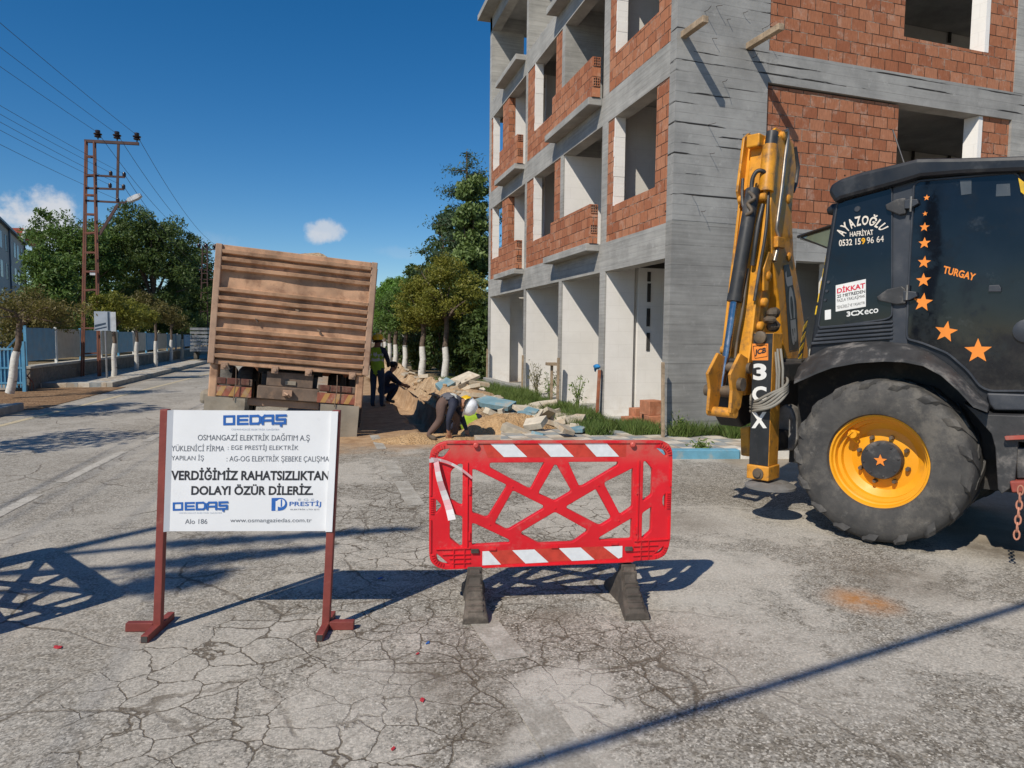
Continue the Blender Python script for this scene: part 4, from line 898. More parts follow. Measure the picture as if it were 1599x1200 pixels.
mb = MB(); rr_ = [tuple(p) for p in rounded(DR, 8, 2)]; mb.tube([(u, CYN - .006, v) for u, v in side(rr_ + [rr_[0]], CYN - .004)], .009, 6); jb('seal', mb, 'pillar_black', dr)
mb = MB(); mb.prism(side([(1601, 282), (1612, 282), (1660, 440), (1660, 620), (1648, 620), (1648, 440)], CYN - .01), sfn, CYN - .01, CYN + .02); jb('pillar', mb, 'cab_black')
flat('hazard_mark', [(1590, 278), (1600, 285), (1600, 305), (1594, 300)], CYN - .02, 'hazard_yellow', dr, .004)
flat('door_handle', [(1544, 446), (1560, 445), (1563, 450), (1563, 456), (1543, 456)], CYN - .022, 'pillar_black', dr, .02, bevel=.004)
flat('door_reflection_plate', [(1499, 282), (1517, 281), (1517, 303), (1501, 305)], CYN - .0075, 'reflection_tone', dr, .002).name = 'painted_reflection'  # flat plate that paints a reflection onto the door glass
flat('painted_reflection', [(1556, 288), (1577, 287), (1578, 306), (1555, 307)], CYN - .0075, 'reflection_tone', dr, .002)  # second reflection in the door glass, put on as a plate
mb = MB(); c = J(1603, 517, CYN - .02); mb.lathe([(.085, 0), (.085, .015), (.06, .025)], (c[0], CYN - .004, c[1]), (0, -1, 0), 24); jb('speaker_grille', mb, 'pillar_black', dr, smooth=40)
for (pts, arm) in (([(1382, 320), (1400, 311), (1414, 309), (1414, 334), (1404, 336), (1384, 328)], [(1412, 312), (1432, 311), (1434, 318), (1420, 326), (1412, 326)]), ([(1368, 464), (1385, 452), (1408, 447), (1414, 452), (1414, 474), (1400, 476), (1372, 470)], [(1410, 454), (1430, 456), (1432, 463), (1420, 469), (1410, 470)])):
    h = flat('hinge', pts, CYN - .035, 'dusty_black', jcb, .034, bevel=.008); flat('hinge_arm', arm, CYN - .045, 'pillar_black', h, .04, bevel=.005)
    c = J(pts[2][0] + 8, pts[2][1] + 10, CYN - .05); mb = MB(); mb.lathe([(.009, -.06), (.009, .06)], (c[0], CYN - .045, c[1]), (0, 0, 1), 8); jb('hinge_pin', mb, 'steel', h)
for i in range(5):
    y_ = 506 + i * 6.2; mb = MB(); p = side([(1280 - i * 3.2, y_ + 4), (1394, y_ - 5), (1394, y_ - 1.5), (1279 - i * 3.2, y_ + 8)], CYN - .01); mb.prism(p, sfn, CYN - .012, CYN + .012); jb('vent_slat', mb, 'pillar_black', bevel=.004)
for k_ in range(3):
    c = J(1294 - k_ * 2.5, 441 + 14 * k_, CYN); mb = MB(); mb.lathe([(.014, 0), (.012, .012)], (c[0], CYN, c[1]), (0, -1, 0), 10); jb('latch_knob', mb, 'pillar_black', qw, smooth=40)
c = J(1339, 327, CYN); mb = MB(); mb.lathe([(.026, 0), (.022, .01)], (c[0], CYN, c[1]), (0, -1, 0), 14); jb('latch_knob', mb, 'pillar_black', qw, smooth=40)
# stickers and lettering on the cab
def star(px, py, r, y, rot, par):
    c = J(px, py, y); k = abs(J(px + r, py, y)[0] - c[0]); mb = MB(); mb.add([(c[0] + a * .95, y, c[1] + b_) for a, b_ in star_pts(k, rot)], [tuple(range(10))]); jb('star_sticker', mb, 'decal_orange', par)
for (x, y, r, ro) in ((1447, 309, 5.5, 88), (1444.5, 334, 4.5, 94), (1443.5, 355, 8.5, 86), (1443.5, 380, 10.5, 90), (1443, 410, 11.5, 84), (1442, 438, 13, 92), (1441, 472.5, 17, 84), (1477, 518.5, 20, 82), (1527, 548.5, 24, 92)): star(x, y, r, CYN - .0075, ro, dr)
def lay(name, body, quad, y, m, par, bold=0, **k):
    (a, b_, c, d) = [np.array(J(*q, y)) for q in quad]   # bottom-left, bottom-right, top-right, top-left
    def fn(u, v): q = (a * (1 - u) + b_ * u) * (1 - v) + (d * (1 - u) + c * u) * v; return (q[0], y, q[1])
    mb = MB(); text(mb, body, fn, 0, 0, 1, 1, bold, **k); return jb(name, mb, m, par)
word = 'AYAZOĞLU'; W_ = [1.0, .98, 1.0, .9, 1.06, 1.12, .8, 1.0]; tot = sum(W_); acc = 0
mb = MB()
for i, ch in enumerate(word):
    t0, t1 = acc / tot, (acc + W_[i] * .84) / tot; acc += W_[i]; tm = (t0 + t1) / 2
    def arc(t, rr): a = R_(158 - 136 * t); return (1346.5 + (30.5 + rr) * math.cos(a) * 1.0, 378 - 8 * t - (22 + rr) * math.sin(a))
    H = 15 if ch != 'Ğ' else 19
    q = [arc(t0, 0), arc(t1, 0), arc(t1, H), arc(t0, H)]; (a, b_, c, d) = [np.array(J(*p, CYN - .003)) for p in q]
    text(mb, ch, lambda u, v: ((lambda Q: (Q[0], CYN - .003, Q[1]))((a * (1 - u) + b_ * u) * (1 - v) + (d * (1 - u) + c * u) * v)), 0, 0, 1, 1, .03)
jb('lettering', mb, 'decal_cream', qw)
lay('lettering', 'HAFRİYAT', [(1327, 370), (1364, 367), (1363, 356), (1327, 360)], CYN - .003, 'decal_cream', qw, .02)
lay('lettering', '0532 15', [(1310, 385), (1344, 382), (1344, 372), (1310, 375)], CYN - .003, 'decal_cream', qw, .02)
lay('lettering', '9', [(1345, 382), (1351, 381.5), (1351, 371.5), (1345, 372)], CYN - .003, 'decal_yellow', qw, .03); lay('lettering', '96 64', [(1353.5, 381), (1380, 378), (1380, 368), (1353.5, 371)], CYN - .003, 'decal_cream', qw, .02)
nq = flat('warning_sticker', [(1305, 446), (1352, 436), (1352, 479), (1305, 487)], CYN - .003, 'decal_white', qw, .002)
ys = CYN - .0042
lay('lettering', 'DİKKAT', [(1307, 459), (1351, 450), (1351, 439), (1307, 448.5)], ys, 'decal_red', nq, .03); lay('lettering', '25 METREDEN', [(1307, 466), (1351, 457.5), (1351, 452.5), (1307, 461)], ys, 'decal_black', nq, .02)
lay('lettering', 'FAZLA YAKLAŞMAK', [(1307, 474), (1351, 466), (1351, 459.5), (1307, 467.5)], ys, 'decal_black', nq); lay('lettering', 'TEHLİKELİ VE YASAKTIR', [(1306.5, 483), (1350.5, 475), (1350.5, 469.5), (1306.5, 476.5)], ys, 'decal_black', nq)
lay('lettering', '3CX', [(1322, 495), (1349, 491.5), (1349, 483.5), (1322, 487)], CYN - .003, 'decal_white', qw, .04); lay('lettering', 'eco', [(1350, 491.5), (1371.5, 488.5), (1371.5, 481.5), (1350, 484.5)], CYN - .003, 'decal_white', qw, .015)
flat('paper_label', [(1288, 485), (1297.5, 483.5), (1297.5, 498.5), (1288, 500)], CYN - .003, 'decal_white', qw, .002)
lay('lettering', 'TURGAY', [(1472, 427), (1521, 439), (1524.5, 428), (1474.5, 415)], CYN - .0075, 'decal_orange', dr, .03, shear=.0)
# open tailgate pane at the back of the cab
p0, p1, p2, p3 = J(1246, 372, .9), J(1248, 366, .9), J(1303, 350, .5), J(1294, 388, .5)
mb = MB(); A_ = [(J(1247, 370, 1.0)[0], 1.0, J(1247, 370, 1.0)[1]), (J(1304, 352, .45)[0], .45, J(1304, 352, .45)[1]), (J(1293, 388, .45)[0], .45, J(1293, 388, .45)[1])]
pn = MB(); pn.add([A_[0], A_[1], A_[2], tuple(np.array(A_[0]) + np.array([.02, 0, -.03]))], [(0, 1, 2, 3)]); po = jb('tailgate_pane', pn, 'pale_glass')
fr = MB(); fr.tube([A_[0], A_[1]], .018, 8); fr.tube([A_[0], A_[2]], .008, 6); jb('pane_frame', fr, 'cab_black', po)
hz = MB()
for k_ in range(9):
    a = (1306 - k_ * 3.75, 322 + k_ * 19.5); p = side([(a[0] - 1.5, a[1]), (a[0] + 1.2, a[1] - 1), (a[0] - 1.2, a[1] + 13), (a[0] - 3.9, a[1] + 14)], CYN + .02); hz.prism(p, sfn, CYN + .02, CYN + .03)
hz.build('hazard_stripe', 'hazard_yellow', cab)
# fender
top = [(1240, 592), (1246, 574), (1262, 557), (1290, 543), (1330, 535), (1375, 533), (1418, 537), (1452, 550), (1484, 572), (1512, 598), (1534, 622), (1545, 637)]
low = [(1240, 596), (1256, 589), (1276, 580), (1300, 571), (1340, 563.5), (1380, 561), (1412, 562), (1442, 568), (1470, 583), (1496, 606), (1520, 632), (1542, 640)]
mb = MB(); ra = [(*J(*t, CYN), CYN) for t in top]; rb = [(*J(*t, -.01), -.01) for t in low]
rings = []
for (a, b_) in zip(ra, rb):
    A1 = np.array([a[0], a[2], a[1]]); B1 = np.array([b_[0], b_[2], b_[1]]); M1 = A1 * .45 + B1 * .55 + np.array([0, 0, .035]); rings.append([A1, M1, B1, B1 + [0, .0, -.02], M1 + [0, .02, -.05], A1 + [0, 0, -.05]])
mb.loft(rings); jb('fender', mb, 'dusty_black', smooth=40)
mb = MB(); mb.prism([J(px, py, CYN + .01) for px, py in ((1240, 600), (1300, 560), (1400, 555), (1470, 575), (1550, 640), (1560, 720), (1240, 720))], sfn, CYN + .1, .6); jb('wheel_arch', mb, 'chassis_black')
# step and side box
mb = MB(); mb.prism(side([(1540, 614), (1660, 618), (1660, 642), (1552, 641), (1545, 632)], CYN - .03), sfn, CYN - .03, .7); jb('sill', mb, 'pillar_black', bevel=.012)
YS = .16
mb = MB(); mb.prism(side([(1504, 629), (1512, 634), (1542, 648), (1660, 652), (1660, 700), (1590, 690), (1584, 758), (1564, 772), (1558, 764), (1554, 700), (1548, 678)], YS), sfn, YS, .62); jb('side_panel', mb, 'dusty_black', bevel=.012)
mb = MB(); mb.prism(side([(1586, 700), (1680, 700), (1680, 745), (1588, 748)], YS + .02), sfn, YS + .02, .6); jb('tool_box', mb, 'dusty_black', bevel=.01)
mb = MB(); mb.prism(side([(1568, 682), (1680, 677), (1680, 683), (1570, 688)], YS - .06), sfn, YS - .06, YS + .1); jb('step', mb, 'step_red', bevel=.004)
mb = MB(); mb.prism(side([(1576, 752), (1680, 750), (1680, 762), (1580, 770)], YS - .04), sfn, YS - .04, YS + .25); jb('step', mb, 'step_red', bevel=.01)
ch = MB(); 
for i in range(7):
    c = J(1593.5 - i * 1.0, 766 + i * 11.6, YS - .1); k_ = .034
    pts = [(c[0] + (math.cos(t) * .017 if i % 2 == 0 else 0), YS - .1 + (0 if i % 2 == 0 else math.cos(t) * .017), c[1] + math.sin(t) * k_) for t in [2 * math.pi * j / 12 for j in range(13)]]; ch.tube(pts, .0065, 6)
jb('chain', ch, 'chain_rust', smooth=50)
# stabiliser leg
sx0, sx1 = J(1172, 640, 0)[0], J(1203, 640, 0)[0]; sz1 = J(1188, 520, 0)[1]; sz0 = J(1188, 728, 0)[1]
mb = MB(); mb.box((sx0, .004, sz0), (sx1, .20, sz1)); sl = jb('stabiliser_leg', mb, 'worn_yellow', bevel=.008)
mb = MB(); mb.box((sx0 + .004, 0, sz0 + .005), (sx1 - .004, .0035, sz1 - .005)); dp = jb('decal', mb, 'decal_black', sl)
mb = MB(); mb.box((sx0 - .012, -.015, J(1188, 750, 0)[1]), (sx1 + .012, .215, sz0 + .002)); ft = jb('stabiliser_foot', mb, 'worn_yellow', sl, bevel=.01)
mb = MB(); c = J(1184, 740, -.015); mb.lathe([(.05, 0), (.05, .012), (.03, .014), (.03, .03), (0, .03)], (c[0], -.014, c[1]), (0, -1, 0), 16); jb('pin', mb, 'grease', ft, smooth=40)
mb = MB(); c = J(1203, 756, .1); mb.lathe([(.22, -.02), (.22, .0), (.16, .03), (.0, .03)], (c[0], .1, c[1] - .01), (0, 0, 1), 24); jb('foot_pad', mb, 'bucket_steel', sl, smooth=40)
def lq(body, x0_, x1_, ya, yb, m, bold=.04): lay('lettering', body, [(x0_, yb), (x1_, yb), (x1_, ya), (x0_, ya)], -.0012, m, dp, bold)
flat('logo', [(1174.5, 537), (1199.5, 537), (1199.5, 563), (1174, 563)], -.0008, 'decal_orange', dp, .001); lay('logo_lettering', 'JCB', [(1178, 557.5), (1196.5, 553.5), (1196, 542.5), (1178, 546.5)], -.002, 'decal_black', dp, .05, shear=.1)
mb = MB(); bx = [(1176, 541), (1197.5, 539), (1198, 557), (1179, 560)]; q_ = [(*J(*p, -.002), 0) for p in bx]; mb.tube([(p[0], -.002, p[1]) for p in q_ + [q_[0]]], .003, 4); jb('logo_outline', mb, 'decal_black', dp)
lq('3', 1176, 1197, 568, 594, 'decal_white'); lq('C', 1174.5, 1197, 603.5, 628, 'decal_white'); lq('X', 1173.5, 1197.5, 643.5, 669, 'decal_white')
mb = MB(); c = J(1187, 527, 0); mb.lathe([(.055, 0), (.055, .03), (.03, .04)], (c[0] + .01, .0, c[1]), (0, -1, 0), 16); jb('pin', mb, 'grease', sl, smooth=40)
cb = MB()
for k_ in range(5):
    n_ = 26; pts = []
    for j in range(n_ + 1):
        a = 2 * math.pi * j / n_; cx_ = 1201 + 29 * math.cos(a); cy_ = 609 + k_ * 4.5 + 9 * math.sin(a) - 14 * math.cos(a) + 2 * math.sin(3 * a + k_); yy = -.05 - .012 * k_ if math.sin(a) > 0 else .26
        yy = .105 - (.155 + .01 * k_) * math.sin(a); q = J(cx_, cy_, yy); pts.append((q[0], yy, q[1]))
    cb.tube(pts, .013, 7)
for (a, b_) in (((1214, 545), (1216, 610)), ((1219, 545), (1222, 605)), ((1211, 550), (1212, 620))):
    q = J(*a, .05); r_ = J((a[0] + b_[0]) / 2 + 2, (a[1] + b_[1]) / 2, .03); s_ = J(*b_, .02); cb.tube([(q[0], .05, q[1]), (r_[0], .03, r_[1]), (s_[0], .02, s_[1])], .011, 7)
jb('cable_coil', cb, 'cable_grey', smooth=60)
sl2 = MB(); sl2.box((sx0, 2.04, .45), (sx1, 2.24, sz1)); sl2.box((sx0 - .02, 2.02, .36), (sx1 + .02, 2.26, .45)); jb('stabiliser_leg', sl2, 'worn_yellow', bevel=.008)
# rear frame and king post
mb = MB(); mb.box((-1.18, .25, .62), (-1.02, 2.0, .80)); mb.box((-1.18, .25, 1.25), (-1.02, 2.0, 1.42)); mb.box((-1.3, .75, .6), (-1.05, 1.25, 1.45)); jb('rear_frame', mb, 'chassis_black', bevel=.01)
mb = MB(); q = [J(px, py, .62) for px, py in ((1216, 668), (1224, 640), (1236, 630), (1248, 636), (1256, 660), (1257, 684), (1250, 701), (1216, 702))]; mb.prism(q, sfn, .45, .62); jb('bucket_part', mb, 'bucket_steel', bevel=.02)  # grey steel piece that stands for part of the bucket
mb = MB(); q = [J(px, py, .95) for px, py in ((1155, 668), (1170, 666), (1172, 714), (1156, 712))]; mb.prism(q, sfn, .95, 1.1); jb('lamp_housing', mb, 'machine_yellow', bevel=.02)
# dipper (near side, carries the ram) and boom behind it, swung across the back of the machine
X1 = -1.30; XW = .27
ye = lambda z: .56 + (z - 3.63) * .175
def dn(px, py, off=0.0):                       # on the dipper's outer face, lifted by off
    n = np.array([0, -1, .175]); p = JP(px, py, (X1, .56 - off, 3.63), n); return p
D0 = JS(1212, 206, X1); D1 = JS(1172, 540, X1); D2 = JS(1157, 610, X1)
def dface(z, x, off=0): return (x, ye(z) - off, z)
zt_, zm, zl = D0[1] - .05, D1[1], 1.12
back = {zt_: .34, zt_ - .25: .42, zt_ - .9: .34, zm: .24, zl: .16}
mb = MB(); rings = []
for z, dpt in back.items(): rings.append([(X1 - XW, ye(z), z), (X1, ye(z), z), (X1, ye(z) + dpt, z), (X1 - XW, ye(z) + dpt, z)])
mb.loft(rings); dip = jb('dipper', mb, 'machine_yellow', bevel=.01)
for x in (X1 - XW - .012, X1 - .014):
    mb = MB(); rings = []
    for z, o, dpt in ((zt_ + .08, .02, .15), (zt_ + .02, .10, .3), (zt_ - .5, .11, .2), (zt_ - .62, .03, .1), (zm, .02, .08), (zl + .3, .03, .05)):
        rings.append([(x, ye(z) - o, z), (x + .026, ye(z) - o, z), (x + .026, ye(z) + dpt, z), (x, ye(z) + dpt, z)])
    mb.loft(rings); jb('side_plate', mb, 'machine_yellow', dip, bevel=.006)
    for (px, py) in ((1236, 222), (1228, 312), (1222, 400)):
        pass
def pin(mbn, c, r, l, ax=(1, 0, 0)): mbn.lathe([(r, 0), (r, l * .8), (r * .7, l)], c, ax, 14)
for (px, py) in ((1221, 213), (1228, 312), (1229, 402), (1197, 432), (1192, 473), (1186, 510)):
    y_, z_ = JS(px, py, X1 + .02); pn = MB(); pin(pn, (X1 + .008, y_, z_), .045, .05); jb('pin', pn, 'worn_yellow', dip, smooth=40)
for (px, py) in ((1184, 309), (1152, 313), (1124, 547)):
    c = dn(px, py, .06); pl_ = MB(); pin(pl_, (c[0] + .02, c[1], c[2]), .04, .06); jb('pin', pl_, 'worn_yellow', dip, smooth=40)
# ram
def rampt(px, py, off): return dn(px, py, off)
a, b_, c = rampt(1176, 296, .13), rampt(1147, 468, .13), rampt(1127, 606, .13)
mb = MB(); mb.tube([a, b_], .064, 18); ram = jb('ram', mb, 'hose_black', smooth=50)
e_ = np.array(b_) - np.array(a); e_ = e_ / np.linalg.norm(e_)
mb = MB(); mb.tube([np.array(b_) - e_ * .05, np.array(b_) + e_ * .02], .070, 18); jb('ram_gland', mb, 'hose_black', ram, smooth=50)
mb = MB(); mb.tube([b_, c], .036, 16); jb('ram_rod', mb, 'chrome', ram, smooth=50)
mb = MB(); mb.tube([np.array(c) + [-.16, 0, -.03], np.array(c) + [.16, 0, -.03]], .055, 14); jb('ram_eye', mb, 'grease', ram, smooth=50)
mb = MB()
a2, b2 = rampt(1203, 228, .05), rampt(1196, 300, .04); mb.tube([a2, b2], .07, 16); jb('cylinder_cover', mb, 'machine_yellow', dip, smooth=50)
mb = MB(); a2, b2 = rampt(1206, 207, .05), rampt(1203, 232, .05); mb.tube([a2, b2], .055, 14); jb('cylinder_head', mb, 'hose_black', dip, smooth=50)
mb = MB(); c2 = rampt(1180, 220, .1); mb.box((c2[0] - .08, c2[1] - .03, c2[2] - .06), (c2[0] + .05, c2[1] + .1, c2[2] + .06)); jb('lug', mb, 'machine_yellow', dip, bevel=.012)
def hose(pts, r, m, off, name='hose', par=None):
    mb = MB(); P_ = [rampt(x, y, o) for x, y, o in pts]; Q = []
    for i in range(len(P_) - 1):
        p0_, p1_, p2_, p3_ = P_[max(i - 1, 0)], P_[i], P_[i + 1], P_[min(i + 2, len(P_) - 1)]
        for t in (0, .25, .5, .75): Q.append(.5 * ((2 * p1_) + (-p0_ + p2_) * t + (2 * p0_ - 5 * p1_ + 4 * p2_ - p3_) * t * t + (-p0_ + 3 * p1_ - 3 * p2_ + p3_) * t ** 3))
    Q.append(P_[-1]); mb.tube(Q, r, 8); return jb(name, mb, m, par or dip, smooth=60)
hose([(1198, 276, .06), (1192, 268, .12), (1182, 268, .15), (1175, 280, .16), (1173, 300, .15)], .02, 'hose_black', 0)
hose([(1160, 280, .1), (1159, 300, .13), (1160, 320, .15), (1166, 330, .16)], .016, 'hose_black', 0); hose([(1191, 320, .04), (1184, 350, .07), (1178, 390, .07), (1175, 415, .05)], .022, 'hose_black', 0)
hose([(1200, 300, .03), (1196, 360, .06), (1186, 420, .05), (1178, 470, .05)], .015, 'hose_black', 0); hose([(1178, 270, .12), (1170, 330, .14), (1163, 400, .1), (1150, 470, .08), (1142, 540, .07)], .012, 'hose_black', 0); hose([(1168, 420, .05), (1160, 480, .07), (1150, 540, .06), (1146, 585, .08)], .014, 'grease', 0)
hose([(1170, 300, .18), (1178, 310, .2), (1168, 318, .2), (1174, 330, .19), (1165, 336, .19)], .018, 'grease', 0, 'fitting')
# linkage plates at the foot of the dipper
LP = [(1131, 565), (1140, 556), (1165, 560), (1160, 600), (1156, 640), (1140, 652), (1134, 640), (1136, 600)]
for dx in (0.0, -.215):
    xx = X1 + .02 + dx; base_ = [JS(px, py, X1 + .02) for px, py in [(1152, 552), (1164, 560), (1158, 600), (1152, 636), (1144, 648), (1136, 645), (1139, 610), (1136, 585)]]
    mb = MB(); mb.prism(base_, lambda u, v, d: (d, u, v), xx, xx + .03); jb('link_plate', mb, 'worn_yellow', bevel=.006)
mb = MB(); y_, z_ = JS(1141, 645, X1); mb.tube([(X1 - .22, y_, z_), (X1 + .05, y_, z_)], .045, 14); jb('link_pin', mb, 'worn_yellow', smooth=50)
mb = MB(); y_, z_ = JS(1146, 600, X1); mb.tube([(X1 + .0, y_, z_), (X1 + .09, y_, z_)], .06, 14); y_, z_ = JS(1160, 575, X1); mb.tube([(X1 - .2, y_, z_), (X1 + .08, y_, z_)], .05, 14); y2, z2 = JS(1190, 612, X1); mb.tube([(X1 + .05, y2 - .1, z2), (X1 + .12, y2, z2)], .06, 12); jb('link_pin', mb, 'grease', smooth=50)
mb = MB(); mb.prism([JS(px, py, X1 - .06) for px, py in ((1150, 560), (1195, 560), (1196, 650), (1160, 668), (1150, 650))], lambda u, v, d: (d, u, v), X1 - .3, X1 - .06); jb('bucket', mb, 'chassis_black', bevel=.02)
# boom
XB = -1.26
bo = [JS(px, py, XB) for px, py in ((1214, 214), (1228, 205), (1240, 226), (1244, 262), (1237, 330), (1240, 400), (1252, 470), (1262, 545), (1264, 600), (1228, 612), (1224, 560), (1216, 470), (1206, 400), (1203, 320))]
mb = MB(); mb.prism(bo, lambda u, v, d: (d, u, v), XB - .26, XB); boom = jb('boom', mb, 'machine_yellow', bevel=.015)
def onb(quad, body, m, par, bold=.03, x=XB + .004, rot=True):
    (a, b_, c, d) = [np.array(JS(*q, x)) for q in quad]
    def fn(u, v): q = (a * (1 - u) + b_ * u) * (1 - v) + (d * (1 - u) + c * u) * v; return (x, q[0], q[1])
    mb = MB(); text(mb, body, fn, 0, 0, 1, 1, bold); return jb('lettering', mb, m, par)
def bflat(name, pts, m, par, x): mb = MB(); mb.prism([JS(px, py, x) for px, py in pts], lambda u, v, d: (d, u, v), x, x + .002); return jb(name, mb, m, par)
dd = bflat('decal', [(1223, 415), (1232, 413), (1243, 470), (1247, 545), (1232, 548), (1228, 480)], 'decal_black', boom, XB + .002)
onb([(1229.5, 424), (1240, 538), (1246, 536), (1236.5, 421)][0:0] or [(1236.5, 420), (1245.5, 538), (1234.5, 540), (1226, 424)][3:] + [(1234.5, 540), (1245.5, 538), (1236, 420)], 'JCB', 'decal_grey', dd, .05, XB + .006)
d2 = bflat('decal', [(1211, 224), (1216.5, 222), (1211, 292), (1199, 303)], 'decal_black', dip, X1 + .016)
onb([(1201, 291), (1209.5, 224), (1215.5, 222), (1209.5, 280)], '3CX', 'decal_grey', d2, .05, X1 + .020)
def onbx(px, py, x): y_, z_ = JS(px, py, x); return (x, y_, z_)
mb = MB(); mb.tube([onbx(1224, 206, X1 + .05), onbx(1229, 203, X1 + .05), onbx(1230, 215, X1 + .05), onbx(1226, 245, X1 + .05), onbx(1220, 300, X1 + .05), onbx(1214, 345, X1 + .05), onbx(1212, 358, X1 + .05), onbx(1217, 373, X1 + .05), onbx(1214, 388, X1 + .05), onbx(1209, 408, X1 + .05)], .018, 10); jb('hydraulic_pipe', mb, 'steel', smooth=60)
mb = MB(); y_, z_ = JS(1208, 380, X1); mb.box((X1 + .014, y_ - .08, z_ - .05), (X1 + .08, y_ + .08, z_ + .05)); jb('pipe_bracket', mb, 'worn_yellow', bevel=.006)
mb = MB(); pts = [onbx(1241, 230, XB - .1), onbx(1246, 262, XB - .1), onbx(1243, 285, XB - .1), onbx(1238, 300, XB - .1)]; mb.tube(pts, .022, 8); jb('hose', mb, 'hose_black', smooth=60)
mb = MB(); mb.prism([JS(px, py, X1 + .015) for px, py in ((1197, 393), (1203, 397), (1197, 440), (1196, 455), (1189, 455), (1189, 420))], lambda u, v, d: (d, u, v), X1 + .015, X1 + .04); jb('guide_plate', mb, 'machine_yellow', bevel=.008)
mb = MB()
for (px, py, r) in ((1208, 489, .055), (1207, 509, .06), (1202, 500, .04)):
    y_, z_ = JS(px, py, X1 + .1); mb.ellipsoid((X1 + .1, y_, z_), (.06, r * 1.3, r), 10, 7, jit=.12)
jb('grease_block', mb, 'grease')
mb = MB(); hb_ = [(1256, 502), (1262, 496), (1251, 566), (1243, 572)]; mb.prism([JS(px, py, XB + .1) for px, py in hb_], lambda u, v, d: (d, u, v), XB + .1, XB + .106); hzb = jb('hazard_plate', mb, 'decal_black')
for k_ in range(4):
    t = .06 + k_ * .25; a = np.array([1255.5, 503]) * (1 - t) + np.array([1243.5, 571]) * t; c = np.array([1261.5, 497]) * (1 - t) + np.array([1250.5, 565]) * t
    d_ = np.array([-1.5, 8.5]); mb = MB(); mb.prism([JS(*(a + [0, 3]), XB + .107), JS(*c, XB + .107), JS(*(c + d_), XB + .107), JS(*(a + d_ + [0, 3]), XB + .107)], lambda u, v, d: (d, u, v), XB + .107, XB + .109); jb('hazard_stripe', mb, 'hazard_yellow', hzb)
# ------------------------------------------------------------------ tipper truck, leaning to the right
mat('dusty_tan', (.38, .245, .165), .75, var=.16, scale=5, dirt=(.26, .14, .085), damt=.7, dscale=4, dthr=.5, bump=.2, bscale=25)
mat('dusty_tan_light', (.46, .275, .165), .75, var=.28, scale=3, dirt=(.24, .125, .07), damt=.75, dscale=4, dthr=.48, bump=.15)
mat('mud_flap', (.30, .26, .20), .85, var=.15, scale=3, dirt=(.18, .14, .09), damt=.6, dscale=2.5, dthr=.5, bump=.2)
mat('board_red', (.28, .085, .05), .55, var=.2, dirt=(.42, .30, .2), damt=.6, dscale=7, dthr=.45); mat('board_yellow', (.42, .23, .07), .55, var=.2, dirt=(.42, .30, .2), damt=.6, dscale=7, dthr=.45); mat('tail_lamp', (.13, .045, .03), .4, var=.2, dirt=(.3, .2, .13), damt=.6); mat('truck_cab_paint', (.45, .16, .07), .45, var=.15, dirt=(.4, .28, .18), damt=.6)
mat('dark_rust', (.155, .11, .08), .8, var=.3, dirt=(.30, .19, .12), damt=.6, dscale=6, dthr=.5)
TR = thing('tipper_truck', 'dusty tan tipper truck with a ribbed tailgate leaning to its right at the roadside', 'truck', (-.61, 11.35, 0), (0, R_(4.9), 0))
def tk(name, mb, m, par=None, **k): return mb.build(name, m, par or TR, **k)
z0, z1, hw = 1.14, 2.88, 1.18
bd = MB(); 
for x in (-hw, hw - .05): bd.box((x, .08, z0), (x + .05, 4.35, z1 - .03))
bd.box((-hw + .05, 4.29, z0), (hw - .05, 4.35, z1 + .1)); bd.box((-hw + .05, .09, z0), (hw - .05, 4.29, z0 + .06))
body = tk('body', bd, 'dusty_tan', bevel=.01)
for j in range(7):
    for sx in (-1, 1):
        r = MB(); y = .25 + j * .6; r.box((sx * hw + (0 if sx > 0 else -.05), y, z0 + .02), (sx * hw + (.05 if sx > 0 else 0), y + .1, z1 - .05)); tk('side_rib', r, 'dusty_tan', body, bevel=.008)
# ribbed tailgate: one pressed sheet, profile swept across, dented here and there
prof = [(z0 + .02, 0)]
ribs = [1.22, 1.36, 1.49, 1.62, 1.84, 1.97, 2.09, 2.22, 2.55, 2.68, 2.79]
for c in ribs: prof += [(c - .05, 0.012), (c - .026, -.066), (c + .022, -.075), (c + .036, 0.0)]
prof.append((z1 - .05, 0)); prof.sort()
tg = MB(); nx = 40; rings = []
for i in range(nx + 1):
    x = -hw + .075 + (2 * hw - .15) * i / nx
    rings.append([(x, d * (.80 + .5 * float(fbm(x * 2.2 + 9, z * 1.7, 1.0))) - .03 + .05 * (float(fbm(x * 1.1 + 3, z * 1.2 + 5, 1.0)) - .5), z + .022 * (float(fbm(x * 1.6, z * 2, 1.0)) - .5)) for z, d in prof])
tg.loft(rings, 0, False, False)
gate = tk('tailgate', tg, 'dusty_tan_light', smooth=28)
b2 = MB(); b2.box((-hw + .05, .03, z0), (hw - .05, .075, z1 - .03)); tk('back_plate', b2, 'dusty_tan', gate)
for x0_, x1_ in ((-hw - .01, -hw + .085), (hw - .075, hw + .02)):
    p = MB(); p.box((x0_, -.11, z0 - .05), (x1_, .078, z1 + .01)); tk('post', p, 'dusty_tan', gate, bevel=.012)
p = MB(); p.box((-hw + .086, -.075, z1 - .075), (hw - .076, .07, z1 + .005)); tk('top_rail', p, 'dusty_tan_light', gate, bevel=.01)
p = MB(); p.box((-hw + .086, -.06, z0 - .06), (hw - .076, .07, z0 + .015)); tk('bottom_rail', p, 'dusty_tan_light', gate, bevel=.01)
for (x, z) in ((.06, 2.0), (-.55, 1.82), (.4, 1.72)):
    p = MB(); p.tube([(x - .04, -.065, z + .02), (x, -.09, z), (x + .03, -.075, z - .05)], .018, 6); tk('hook', p, 'dark_rust', gate)
